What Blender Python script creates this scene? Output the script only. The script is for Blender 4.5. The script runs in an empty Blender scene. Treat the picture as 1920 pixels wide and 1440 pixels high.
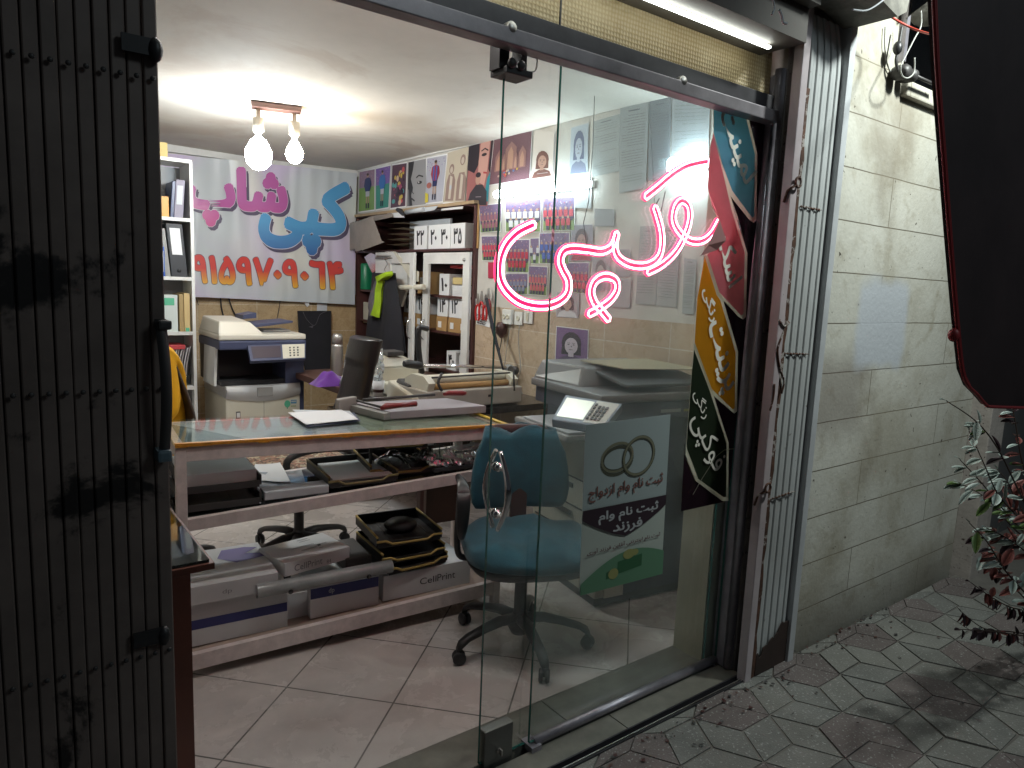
import bpy, bmesh, math, random
from mathutils import Vector as V, Matrix, Euler
random.seed(7)
S = bpy.context.scene
C = S.collection
sin, cos, pi, rad = math.sin, math.cos, math.pi, math.radians

# ------------------------------------------------------------------ camera, world, light
F, YAW, PITCH, ROLL, H = 1323.406, .650013646, -.141261917, .0411975991, 1.50
CAM = V((0, 0, H))
fw = V((sin(YAW)*cos(PITCH), cos(YAW)*cos(PITCH), sin(PITCH)))
r0 = V((cos(YAW), -sin(YAW), 0)); u0 = r0.cross(fw)
rt = r0*cos(ROLL)+u0*sin(ROLL); up = -r0*sin(ROLL)+u0*cos(ROLL)
cd = bpy.data.cameras.new('camera'); cam = bpy.data.objects.new('camera', cd); C.objects.link(cam)
cd.sensor_width = 36; cd.lens = F/1920*36; cd.clip_start = .02; cd.clip_end = 300
cam.matrix_world = Matrix(((rt.x, up.x, -fw.x, 0), (rt.y, up.y, -fw.y, 0), (rt.z, up.z, -fw.z, H), (0, 0, 0, 1)))
S.camera = cam
S.view_settings.view_transform = 'Standard'; S.view_settings.look = 'None'; S.view_settings.exposure = 0; S.view_settings.gamma = 1
W = bpy.data.worlds.new('World'); S.world = W; W.use_nodes = True
bg = W.node_tree.nodes['Background']; bg.inputs['Color'].default_value = (.55, .62, .72, 1); bg.inputs['Strength'].default_value = .035
S.cycles.max_bounces = 8; S.cycles.transparent_max_bounces = 16; S.cycles.use_denoising = True
S.cycles.caustics_reflective = False; S.cycles.caustics_refractive = False; S.cycles.sample_clamp_indirect = 4

def lamp(name, kind, loc, energy, col=(1, 1, 1), size=.1, target=None, **kw):
    d = bpy.data.lights.new(name, kind); d.energy = energy; d.color = col
    if kind == 'AREA': d.size = size
    else: d.shadow_soft_size = size
    for k, v in kw.items(): setattr(d, k, v)
    o = bpy.data.objects.new(name, d); C.objects.link(o); o.location = loc
    if target: o.rotation_euler = (V(target)-V(loc)).to_track_quat('-Z', 'Y').to_euler()
    return o
# the street lamp outside, whose cone falls on the stone wall
lamp('street_lamp_light', 'SPOT', (3.02, .62, 3.05), 175, (.93, 1, .95), .07, (3.08, 1.5, 1.98), spot_size=rad(106), spot_blend=1.0)
lamp('street_light', 'AREA', (3.0, -2.6, 4.6), 36, (.80, .95, 1), 1.2, (2.6, 1.2, 0))

# ------------------------------------------------------------------ helpers
def ray(x, y): return (fw*F + rt*(x-960) - up*(y-720)).normalized()
def PZ(x, y, z): d = ray(x, y); return CAM+d*((z-H)/d.z)
def PY(x, y, Y): d = ray(x, y); return CAM+d*(Y/d.y)
def PX(x, y, X): d = ray(x, y); return CAM+d*(X/d.x)
ORG = {}
def org(o): return ORG[o.name] if o is not None else V((0, 0, 0))
MATS = {}
def M(name, col=(.5, .5, .5), rough=.5, metal=0, var=.0, scale=8, bump=0, bscale=40, emit=0, ecol=None, spec=.5, trans=0, sheen=0, coat=0):
    if name in MATS: return MATS[name]
    m = bpy.data.materials.new(name); m.use_nodes = True; nt = m.node_tree; N = nt.nodes; L = nt.links
    b = N['Principled BSDF']; b.inputs['Base Color'].default_value = (*col, 1); b.inputs['Roughness'].default_value = rough
    b.inputs['Metallic'].default_value = metal; b.inputs['Specular IOR Level'].default_value = spec
    b.inputs['Coat Weight'].default_value = coat
    if emit: b.inputs['Emission Color'].default_value = (*(ecol or col), 1); b.inputs['Emission Strength'].default_value = emit
    if trans: b.inputs['Transmission Weight'].default_value = trans
    if sheen: b.inputs['Sheen Weight'].default_value = sheen
    if var or bump: tc = N.new('ShaderNodeTexCoord')
    if var:
        n = N.new('ShaderNodeTexNoise'); n.inputs['Scale'].default_value = scale; n.inputs['Detail'].default_value = 6; n.inputs['Roughness'].default_value = .65
        L.new(tc.outputs['Object'], n.inputs['Vector'])
        r = N.new('ShaderNodeValToRGB'); r.color_ramp.elements[0].position = .3; r.color_ramp.elements[1].position = .7
        r.color_ramp.elements[0].color = (*[c*(1-var) for c in col], 1); r.color_ramp.elements[1].color = (*[min(1, c*(1+var*.5)) for c in col], 1)
        L.new(n.outputs[0], r.inputs[0]); L.new(r.outputs[0], b.inputs['Base Color'])
        mr = N.new('ShaderNodeMapRange'); mr.inputs[3].default_value = max(0, rough-.08); mr.inputs[4].default_value = min(1, rough+.12)
        L.new(n.outputs[0], mr.inputs[0]); L.new(mr.outputs[0], b.inputs['Roughness'])
    if bump:
        n2 = N.new('ShaderNodeTexNoise'); n2.inputs['Scale'].default_value = bscale; n2.inputs['Detail'].default_value = 4
        L.new(tc.outputs['Object'], n2.inputs['Vector'])
        bp = N.new('ShaderNodeBump'); bp.inputs['Strength'].default_value = bump; bp.inputs['Distance'].default_value = .004
        L.new(n2.outputs[0], bp.inputs['Height']); L.new(bp.outputs[0], b.inputs['Normal'])
    MATS[name] = m; return m

def worldspace(m):
    nt = m.node_tree; g = nt.nodes.new('ShaderNodeNewGeometry')
    for l in list(nt.links):
        if l.from_node.type == 'TEX_COORD' and l.from_socket.name == 'Object': sk = l.to_socket; nt.links.remove(l); nt.links.new(g.outputs['Position'], sk)
class MB:
    """collects shapes (world coordinates) for ONE mesh object; a material slot per shape"""
    def __init__(s): s.bm = bmesh.new(); s.mi = 0; s.smooth = False; s.slots = []
    def mat(s, m):
        if m not in s.slots: s.slots.append(m)
        s.mi = s.slots.index(m); return s
    def _face(s, vs):
        try: f = s.bm.faces.new(vs)
        except ValueError: return None
        f.material_index = s.mi; f.smooth = s.smooth; return f
    def faces(s, pts, fs):
        vs = [s.bm.verts.new(p) for p in pts]
        return [s._face([vs[i] for i in f]) for f in fs]
    def hexa(s, b, t, bev=0):
        """b, t: four bottom and four top corners"""
        if bev:
            tmp = bmesh.new(); vs = [tmp.verts.new(p) for p in list(b)+list(t)]
            for f in ((3, 2, 1, 0), (4, 5, 6, 7), (0, 1, 5, 4), (1, 2, 6, 5), (2, 3, 7, 6), (3, 0, 4, 7)): tmp.faces.new([vs[i] for i in f])
            bmesh.ops.bevel(tmp, geom=tmp.edges[:], offset=bev, segments=2, profile=.6, affect='EDGES')
            mp = {v: s.bm.verts.new(v.co) for v in tmp.verts}
            for f in tmp.faces: s._face([mp[v] for v in f.verts])
            tmp.free()
        else:
            s.faces(list(b)+list(t), ((3, 2, 1, 0), (4, 5, 6, 7), (0, 1, 5, 4), (1, 2, 6, 5), (2, 3, 7, 6), (3, 0, 4, 7)))
        return s
    def box(s, lo, hi, mx=None, bev=0):
        x0, y0, z0 = lo; x1, y1, z1 = hi
        b = [V((x0, y0, z0)), V((x1, y0, z0)), V((x1, y1, z0)), V((x0, y1, z0))]; t = [V((p.x, p.y, z1)) for p in b]
        if mx: b = [mx@p for p in b]; t = [mx@p for p in t]
        return s.hexa(b, t, bev)
    def ring(s, c, a, bb, n, ra, rb=None):
        rb = ra if rb is None else rb
        return [s.bm.verts.new(c+a*(cos(2*pi*k/n)*ra)+bb*(sin(2*pi*k/n)*rb)) for k in range(n)]
    def tube(s, pts, r, n=8, cap=True, closed=False):
        pts = [V(p) for p in pts]; R = r if isinstance(r, (list, tuple)) else [r]*len(pts)
        sm = s.smooth; s.smooth = True; rings = []; a = None; m = len(pts)
        for i, p in enumerate(pts):
            if closed: d = (pts[(i+1) % m]-pts[i-1]).normalized()
            else: d = (pts[min(i+1, m-1)]-pts[max(i-1, 0)]).normalized()
            if a is None:
                a = d.cross(V((0, 0, 1)));
                if a.length < .1: a = d.cross(V((1, 0, 0)))
            a = (a-d*a.dot(d)).normalized(); b = d.cross(a); rings.append(s.ring(p, a, b, n, R[i]))
        for i in range(m if closed else m-1):
            A, B = rings[i], rings[(i+1) % m]
            for k in range(n): s._face([A[k], A[(k+1) % n], B[(k+1) % n], B[k]])
        s.smooth = sm
        if cap and not closed: s._face(rings[0][::-1]); s._face(rings[-1])
        return s
    def lathe(s, c, prof, n=20, ax=V((0, 0, 1))):
        a = ax.cross(V((1, 0, 0)));
        if a.length < .1: a = ax.cross(V((0, 1, 0)))
        a.normalize(); b = ax.cross(a); sm = s.smooth; s.smooth = True; rs = []
        for rr, h in prof: rs.append(s.ring(V(c)+ax*h, a, b, n, max(rr, 1e-4)))
        for A, B in zip(rs, rs[1:]):
            for k in range(n): s._face([A[k], A[(k+1) % n], B[(k+1) % n], B[k]])
        s._face(rs[0][::-1]); s._face(rs[-1]); s.smooth = sm; return s
    def ball(s, c, r, n=14, sc=(1, 1, 1), mx=None):
        tmp = bmesh.new(); bmesh.ops.create_uvsphere(tmp, u_segments=n, v_segments=max(6, n//2+1), radius=1)
        mp = {}
        for v in tmp.verts:
            p = V((v.co.x*r*sc[0], v.co.y*r*sc[1], v.co.z*r*sc[2]))
            if mx: p = mx@p
            mp[v] = s.bm.verts.new(p+V(c))
        sm = s.smooth; s.smooth = True
        for f in tmp.faces: s._face([mp[v] for v in f.verts])
        s.smooth = sm; tmp.free(); return s
    def prism(s, poly, d):
        """poly: list of points (planar), d: extrusion vector"""
        poly = [V(p) for p in poly]; n = len(poly); d = V(d)
        vs = [s.bm.verts.new(p) for p in poly]; vt = [s.bm.verts.new(p+d) for p in poly]
        s._face(vs[::-1]); s._face(vt)
        for k in range(n): s._face([vs[k], vs[(k+1) % n], vt[(k+1) % n], vt[k]])
        return s
    def grid(s, fn, nu, nv, smooth=True):
        g = [[s.bm.verts.new(fn(i/nu, j/nv)) for j in range(nv+1)] for i in range(nu+1)]
        sm = s.smooth; s.smooth = smooth
        for i in range(nu):
            for j in range(nv): s._face([g[i][j], g[i+1][j], g[i+1][j+1], g[i][j+1]])
        s.smooth = sm; return s
    def build(s, name, m=None, parent=None, recalc=True):
        o0 = org(parent)
        if recalc: bmesh.ops.recalc_face_normals(s.bm, faces=s.bm.faces[:])
        for v in s.bm.verts: v.co -= o0
        me = bpy.data.meshes.new(name); s.bm.to_mesh(me); s.bm.free()
        for q in (s.slots or [m]): me.materials.append(q)
        o = bpy.data.objects.new(name, me); C.objects.link(o)
        if parent is not None: o.parent = parent
        ORG[o.name] = o0.copy(); return o
def tag(o, label, cat, group=None, kind=None):
    if label: o['label'] = label
    if cat: o['category'] = cat
    if group: o['group'] = group
    if kind: o['kind'] = kind
    return o
def thing(name, label, cat, loc, group=None):
    o = bpy.data.objects.new(name, None); C.objects.link(o); o.location = loc; o.empty_display_size = .1
    ORG[o.name] = V(loc); return tag(o, label, cat, group)
def struct(name, mb, m=None): o = mb.build(name, m); o['kind'] = 'structure'; return o
def lerp(a, b, t): return a+(b-a)*t
def smoothpath(pts, n=6, closed=False):
    P = [V(p) for p in pts]; out = []; m = len(P)
    for i in range(m if closed else m-1):
        g = lambda k: P[k % m] if closed else P[max(0, min(m-1, k))]
        a, b, c, d = g(i-1), g(i), g(i+1), g(i+2)
        for k in range(n):
            t = k/n; out.append(.5*((2*b)+(c-a)*t+(2*a-5*b+4*c-d)*t*t+(3*b-a-3*c+d)*t**3))
    if not closed: out.append(P[-1])
    return out

# ---- Persian shaping (presentation forms) and text to flat faces
FORMS = {'ا': 'ﺍﺎ', 'ب': 'ﺏﺐﺑﺒ', 'پ': 'ﭖﭗﭘﭙ', 'ت': 'ﺕﺖﺗﺘ', 'ث': 'ﺙﺚﺛﺜ', 'ج': 'ﺝﺞﺟﺠ', 'د': 'ﺩﺪ', 'ر': 'ﺭﺮ', 'ز': 'ﺯﺰ', 'س': 'ﺱﺲﺳﺴ', 'ش': 'ﺵﺶﺷﺸ',
         'ف': 'ﻑﻒﻓﻔ', 'ک': 'ﮎﮏﮐﮑ', 'گ': 'ﮒﮓﮔﮕ', 'ل': 'ﻝﻞﻟﻠ', 'م': 'ﻡﻢﻣﻤ', 'ن': 'ﻥﻦﻧﻨ', 'و': 'ﻭﻮ', 'ی': 'ﯼﯽﯾﯿ', 'آ': 'ﺁﺂ', 'ه': 'ﻩﻪﻫﻬ', 'خ': 'ﺥﺦﺧﺨ', 'ض': 'ﺽﺾﺿﻀ'}
def fa(s):
    out = []
    for i, ch in enumerate(s):
        f = FORMS.get(ch)
        if not f: out.append(ch); continue
        pj = i > 0 and len(FORMS.get(s[i-1], '')) == 4
        nj = len(f) == 4 and i+1 < len(s) and s[i+1] in FORMS
        out.append(f[3] if pj and nj else f[1] if pj else f[2] if nj else f[0])
    return ''.join(reversed(out))
_tc = {}
def textgeo(body, off=0.0):
    """flat faces of a text; off > 0 thickens the strokes with shifted copies (third value: tiny depth step)"""
    k = (body, round(off, 4))
    if k not in _tc:
        c = bpy.data.curves.new('lettering', 'FONT'); c.body = body; c.resolution_u = 3
        o = bpy.data.objects.new('lettering', c); C.objects.link(o); bpy.context.view_layer.update()
        dg = bpy.context.evaluated_depsgraph_get(); me = o.evaluated_get(dg).to_mesh()
        vs = [(v.co.x, v.co.y, 0) for v in me.vertices]; fs = [tuple(p.vertices) for p in me.polygons]
        o.evaluated_get(dg).to_mesh_clear(); bpy.data.objects.remove(o); bpy.data.curves.remove(c)
        if chr(0x666) in body and body[-1] != chr(0x666):   # the font's six comes without its stem: add it
            x1 = max(p[0] for p in textgeo(body[:body.index(chr(0x666))+1])[0]); n0 = len(vs); vs += [(x1-.13, .62, 0), (x1-.10, .0, 0), (x1-.02, .0, 0), (x1-.03, .66, 0)]; fs.append((n0, n0+1, n0+2, n0+3))
        if off > 0:
            b0, f0 = vs, fs; vs, fs = list(b0), list(f0)
            for q in range(10):
                a = 2*pi*q/10; n0 = len(vs); vs += [(x+off*cos(a), y+off*sin(a), q+1) for x, y, _ in b0]; fs += [tuple(i+n0 for i in f) for f in f0]
        _tc[k] = (vs, fs)
    return _tc[k]

class Art:
    """flat printed artwork on a quad a(bl) b(br) c(tr) d(tl); units w x h; every layer a hair nearer the viewer"""
    def __init__(s, a, b, c, d, w=1, h=1, step=.0005, warp=None):
        s.q = [V(p) for p in (a, b, c, d)]; s.w, s.h = w, h; s.mb = MB(); s.k = 0; s.step = step; s.warp = warp
        n = (s.q[1]-s.q[0]).cross(s.q[3]-s.q[0]).normalized(); ctr = sum(s.q, V())/4
        s.n = n if n.dot(CAM-ctr) > 0 else -n
    def at(s, x, y, k=None):
        u, v = x/s.w, y/s.h; a, b, c, d = s.q; k = s.k if k is None else k
        p = (a*(1-u)+b*u)*(1-v)+(d*(1-u)+c*u)*v+s.n*(s.step*k)
        if s.warp: p = p+s.n*s.warp(u, v)
        return p
    def lay(s): s.k += 1; return s
    def poly(s, m, pts): s.k += .11; s.mb.mat(m); s.mb.faces([s.at(*p) for p in pts], [tuple(range(len(pts)))]); return s
    def rect(s, m, x0, y0, x1, y1): return s.poly(m, [(x0, y0), (x1, y0), (x1, y1), (x0, y1)])
    def ell(s, m, x, y, rx, ry, n=14, a0=0, a1=2*pi):
        return s.poly(m, [(x+cos(a0+(a1-a0)*k/n)*rx, y+sin(a0+(a1-a0)*k/n)*ry) for k in range(n if a1-a0 > 6.2 else n+1)])
    def stroke(s, m, pts, wd):
        s.mb.mat(m); L = len(pts)
        for i in range(L-1):
            (x0, y0), (x1, y1) = pts[i], pts[i+1]; l = math.hypot(x1-x0, y1-y0) or 1; nx, ny = -(y1-y0)/l*wd/2, (x1-x0)/l*wd/2
            s.mb.faces([s.at(x0+nx, y0+ny), s.at(x0-nx, y0-ny), s.at(x1-nx, y1-ny), s.at(x1+nx, y1+ny)], [(0, 1, 2, 3)])
        return s
    def text(s, m, body, x, y, size, rot=0, off=0, wide=None, tall=None, center=True, dx=0, dy=0):
        vs, fs = textgeo(body, off); v0, _ = textgeo(body, 0)
        if not v0: return s
        xs = [p[0] for p in v0]; ys = [p[1] for p in v0]; x0, x1, y0, y1 = min(xs), max(xs), min(ys), max(ys)
        sx = (wide/(x1-x0)) if wide else size; sy = (tall/(y1-y0)) if tall else (sx if not size else size)
        cx, cy = ((x0+x1)/2, (y0+y1)/2) if center else (x0, 0)
        s.mb.mat(m); P = []
        k0 = s.k
        for px, py, q in vs:
            s.k = k0+q*.04; X, Y = (px-cx)*sx, (py-cy)*sy
            P.append(s.at(x+dx+X*cos(rot)-Y*sin(rot), y+dy+X*sin(rot)+Y*cos(rot)))
        s.k = k0+.5; s.mb.faces(P, fs); return s
    def back(s, m, th=.001):
        s.mb.mat(m); q = [p for p in s.q]
        if s.warp: q = None
        if q: s.mb.hexa([p-s.n*th for p in q], [p+s.n*.0001 for p in q])
        return s
    def build(s, name, parent=None): return s.mb.build(name, None, parent, recalc=False)

# ------------------------------------------------------------------ materials
def nodes(m): return m.node_tree.nodes, m.node_tree.links, m.node_tree.nodes['Principled BSDF']
def mix_rgb(N, L, fac, a, b, mode='MIX'):
    x = N.new('ShaderNodeMix'); x.data_type = 'RGBA'; x.blend_type = mode
    for sock, v in ((x.inputs[0], fac), (x.inputs[6], a), (x.inputs[7], b)):
        if hasattr(v, 'is_linked'): L.new(v, sock)
        else: sock.default_value = v if not isinstance(v, tuple) else (*v, 1)
    return x.outputs[2]
def noise(N, L, vec, scale, detail=6, rough=.6, lo=.35, hi=.65, dist=0):
    n = N.new('ShaderNodeTexNoise'); n.inputs['Scale'].default_value = scale; n.inputs['Detail'].default_value = detail; n.inputs['Roughness'].default_value = rough; n.inputs['Distortion'].default_value = dist
    L.new(vec, n.inputs['Vector']); r = N.new('ShaderNodeMapRange'); r.inputs[1].default_value = lo; r.inputs[2].default_value = hi; r.interpolation_type = 'SMOOTHSTEP'
    L.new(n.outputs[0], r.inputs[0]); return r.outputs[0]
def vecmap(N, L, order, rotz=0, loc=(0, 0, 0), sc=(1, 1, 1)):
    tc = N.new('ShaderNodeTexCoord'); sp = N.new('ShaderNodeSeparateXYZ'); cb = N.new('ShaderNodeCombineXYZ'); L.new(tc.outputs['Object'], sp.inputs[0])
    for i, ch in enumerate(order): L.new(sp.outputs['XYZ'.index(ch)], cb.inputs[i])
    mp = N.new('ShaderNodeMapping'); mp.inputs['Rotation'].default_value = (0, 0, rotz); mp.inputs['Location'].default_value = loc; mp.inputs['Scale'].default_value = sc
    L.new(cb.outputs[0], mp.inputs[0]); return mp.outputs[0], tc.outputs['Object']
def bumpn(N, L, b, h, strength=.3, dist=.003):
    bp = N.new('ShaderNodeBump'); bp.inputs['Strength'].default_value = strength; bp.inputs['Distance'].default_value = dist; L.new(h, bp.inputs['Height']); L.new(bp.outputs[0], b.inputs['Normal'])
def brick_mat(name, order, bw, bh, mortar, c1, c2, cm, rough, rotz=0, loc=(0, 0, 0), offset=.5, dirt=.25, dscale=3, vein=None, spec=.5, freq=2):
    m = M(name, c1, rough, spec=spec); N, L, b = nodes(m); v, o = vecmap(N, L, order, rotz, loc)
    br = N.new('ShaderNodeTexBrick'); br.inputs['Scale'].default_value = 1; br.inputs['Brick Width'].default_value = bw; br.inputs['Row Height'].default_value = bh
    br.inputs['Mortar Size'].default_value = mortar; br.inputs['Mortar Smooth'].default_value = .2; br.offset = offset; br.offset_frequency = freq
    br.inputs['Color1'].default_value = (*c1, 1); br.inputs['Color2'].default_value = (*c2, 1); br.inputs['Mortar'].default_value = (*cm, 1); L.new(v, br.inputs['Vector'])
    n = noise(N, L, o, dscale, 8, .65); c = mix_rgb(N, L, n, br.outputs[0], tuple(x*(1-dirt) for x in c1), 'MULTIPLY') if False else br.outputs[0]
    mm = N.new('ShaderNodeMath'); mm.operation = 'MULTIPLY'; mm.inputs[1].default_value = dirt; L.new(n, mm.inputs[0])
    c = mix_rgb(N, L, mm.outputs[0], c, tuple(x*.45 for x in c1))
    if vein:
        w = noise(N, L, o, vein[0], 10, .7, .47, .53, 1.5); w2 = N.new('ShaderNodeMath'); w2.operation = 'PINGPONG'; w2.inputs[1].default_value = .5; L.new(w, w2.inputs[0])
        w3 = N.new('ShaderNodeMath'); w3.operation = 'MULTIPLY'; w3.inputs[1].default_value = vein[1]; L.new(w2.outputs[0], w3.inputs[0])
        c = mix_rgb(N, L, w3.outputs[0], c, vein[2])
    L.new(c, b.inputs['Base Color']); inv = N.new('ShaderNodeMath'); inv.operation = 'SUBTRACT'; inv.inputs[0].default_value = 1; L.new(br.outputs['Fac'], inv.inputs[1])
    bumpn(N, L, b, inv.outputs[0], .5, .003)
    rr_ = N.new('ShaderNodeMapRange'); rr_.inputs[3].default_value = rough*.7; rr_.inputs[4].default_value = rough+.28; L.new(noise(N, L, o, dscale*2.3, 9, .7, .35, .7, .5), rr_.inputs[0]); L.new(rr_.outputs[0], b.inputs['Roughness']); return m

m_floor = brick_mat('floor_tiles', 'XYZ', .41, .41, .0035, (.62, .56, .53), (.67, .62, .59), (.13, .12, .11), .16, rotz=rad(-43), loc=(-.187, .053, 0), offset=0, dirt=.40, dscale=1.7, vein=(6, .09, (.36, .29, .25)))
m_wallX = brick_mat('marble_tiles_x', 'XZY', .50, .238, .003, (.50, .36, .20), (.56, .42, .25), (.70, .62, .48), .3, loc=(0, -.03, 0), offset=0, dirt=.3, vein=(9, 1.2, (.30, .18, .08)))
m_wallY = brick_mat('marble_tiles_y', 'YZX', .50, .238, .003, (.52, .40, .29), (.56, .45, .33), (.72, .66, .56), .28, loc=(0, 0, 0), offset=0, dirt=.3, vein=(9, 1.0, (.33, .22, .14)))
m_sill = M('threshold_stone', (.17, .165, .14), .38, var=.45, scale=5, bump=.1)
m_plaster = M('upper_wall_plaster', (.60, .58, .54), .7, var=.15, scale=3)
m_white = M('white_paint', (.72, .72, .70), .45, var=.12, scale=6)
m_offw = M('cream_plastic', (.60, .57, .47), .42, var=.07, scale=5)
m_greyp = M('grey_plastic', (.30, .30, .29), .45, var=.1)
m_navy = M('navy_plastic', (.055, .065, .125), .42, var=.12)
m_black = M('black_plastic', (.022, .022, .024), .42, var=.2)
m_dark = M('charcoal_plastic', (.045, .042, .042), .5, var=.2)
m_steel = M('brushed_steel', (.50, .48, .46), .40, 1, var=.1)
m_chrome = M('chrome', (.75, .76, .78), .07, 1)
m_alu = M('worn_aluminium', (.40, .38, .43), .38, .7, var=.25, scale=14)
m_paper = M('white_paper', (.78, .79, .80), .6)
m_paper2 = M('grey_paper', (.50, .53, .56), .6, var=.06)
m_card = M('brown_cardboard', (.42, .25, .10), .75, var=.12)
m_greycard = M('grey_cardboard', (.30, .26, .23), .8, var=.15)
m_gold = M('mustard_edge', (.38, .28, .08), .45)
m_tape = M('orange_tape', (.62, .27, .03), .45, var=.3, scale=20)
m_frame = M('pinkish_white_metal', (.76, .67, .65), .42, var=.22, scale=18)
m_rail = M('dark_iron_rail', (.040, .038, .044), .45, .3, var=.35, scale=10)
m_teal = M('teal_fabric', (.015, .105, .15), .9, var=.35, scale=12, bump=.5, bscale=220, sheen=.3)
m_wine = M('dark_wine_wood', (.065, .022, .020), .45, var=.3, scale=7)
m_brown = M('dark_brown_wood', (.08, .035, .025), .5, var=.25)
m_desk = M('reddish_brown_laminate', (.105, .030, .018), .45, var=.25, scale=4)
m_green = M('glass_edge_green', (.02, .10, .085), .12)
m_ink = M('black_ink', (.02, .02, .025), .5)
m_leather = M('black_leather', (.012, .008, .008), .32, var=.2, bump=.2, bscale=60)
m_blue = M('folder_blue', (.02, .09, .42), .4)
m_red = M('red_plastic', (.50, .02, .02), .4)
m_wineplastic = M('dark_red_handle', (.20, .018, .022), .35)
m_foil = M('crumpled_foil', (.78, .78, .80), .22, .9)
m_purple = M('purple_cloth', (.10, .015, .22), .9, sheen=.4)
m_yellow = M('yellow_shirt', (.86, .44, .01), .85, var=.12, scale=6, bump=.2, bscale=90)
m_skin = M('skin', (.45, .26, .17), .5); m_hair = M('black_hair', (.012, .010, .01), .5); m_jeans = M('dark_jeans', (.03, .04, .07), .85)
m_lime = M('lime_cloth', (.34, .52, .015), .8, var=.2); m_cloth = M('black_cloth', (.018, .018, .024), .95, var=.3, bump=.3, bscale=90); m_gcloth = M('grey_cloth', (.13, .12, .14), .9, var=.3)
def col(r, g, b, rough=.5): return M('print_%03d_%03d_%03d' % (r*100, g*100, b*100), (r, g, b), rough)

def glass_mat(name, dirt=.05, tint=(.90, .96, .94), refl=1.0, dcol=(.75, .85, .82), dscale=2.0, drough=.35):
    m = bpy.data.materials.new(name); m.use_nodes = True; nt = m.node_tree; N = nt.nodes; L = nt.links; N.clear()
    out = N.new('ShaderNodeOutputMaterial'); tr = N.new('ShaderNodeBsdfTransparent'); tr.inputs[0].default_value = (*tint, 1)
    gl = N.new('ShaderNodeBsdfGlossy'); gl.inputs['Roughness'].default_value = .03; gl.inputs[0].default_value = (.9, .95, .95, 1)
    tl = N.new('ShaderNodeBsdfTranslucent'); tl.inputs[0].default_value = (*dcol, 1); df = N.new('ShaderNodeBsdfDiffuse'); df.inputs[0].default_value = (*dcol, 1)
    dm = N.new('ShaderNodeMixShader'); dm.inputs[0].default_value = .5; L.new(tl.outputs[0], dm.inputs[1]); L.new(df.outputs[0], dm.inputs[2])
    tc = N.new('ShaderNodeTexCoord'); n = noise(N, L, tc.outputs['Object'], dscale, 8, .6, .2, .8, .6)
    mm = N.new('ShaderNodeMath'); mm.operation = 'MULTIPLY_ADD'; mm.inputs[1].default_value = dirt; mm.inputs[2].default_value = dirt*.4; L.new(n, mm.inputs[0])
    x1 = N.new('ShaderNodeMixShader'); L.new(mm.outputs[0], x1.inputs[0]); L.new(tr.outputs[0], x1.inputs[1]); L.new(dm.outputs[0], x1.inputs[2])
    fr = N.new('ShaderNodeFresnel'); fr.inputs[0].default_value = 1.45; fm = N.new('ShaderNodeMath'); fm.operation = 'MULTIPLY'; fm.inputs[1].default_value = refl; L.new(fr.outputs[0], fm.inputs[0])
    x2 = N.new('ShaderNodeMixShader'); L.new(fm.outputs[0], x2.inputs[0]); L.new(x1.outputs[0], x2.inputs[1]); L.new(gl.outputs[0], x2.inputs[2]); L.new(x2.outputs[0], out.inputs[0])
    MATS[name] = m; return m
g_door = glass_mat('door_glass', .010, (.98, .993, .99), .15)
g_fix = glass_mat('dusty_fixed_glass', .045, (.925, .955, .955), .28, dscale=2.6)
g_clear = glass_mat('counter_glass', .015, (.965, .985, .98), 1.3)
g_plastic = glass_mat('clear_film', .12, (.9, .93, .95), 1.3, (.8, .85, .9), 30)
g_bag = glass_mat('white_bag_film', .62, (.9, .93, .95), 1.0, (.85, .88, .92), 12)

# ================================================================== SETTING
# ---- ground and pavement
mb = MB(); mb.box((-30, -40, -.30), (45, 1.4715, -.006)); mb.box((4.45, 1.4715, -.30), (45, 30, -.006))
struct('ground', mb, M('asphalt_ground', (.16, .15, .135), .85, var=.3, scale=5, bump=.3))
m_t1 = M('paving_greenish', (.195, .195, .178), .62, var=.30, scale=3, bump=.7, bscale=190); m_t2 = M('paving_grey', (.175, .178, .165), .66, var=.35, scale=4, bump=.7, bscale=170)
m_t3 = M('paving_reddish', (.145, .122, .117), .6, var=.22, scale=4, bump=.4, bscale=160)
for m in (m_t1, m_t2, m_t3):     # fine speckle of the terrazzo-like chips
    N, L, b = nodes(m); tc = N.new('ShaderNodeTexCoord'); s1 = noise(N, L, tc.outputs['Object'], 110, 2, .5, .60, .70)
    old = b.inputs['Base Color'].links[0].from_socket; L.new(mix_rgb(N, L, s1, old, (.34, .345, .33)), b.inputs['Base Color'])
mb = MB(); sd = .163; Hh = sd*math.sqrt(3); gp = .0045; k0 = 0
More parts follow.
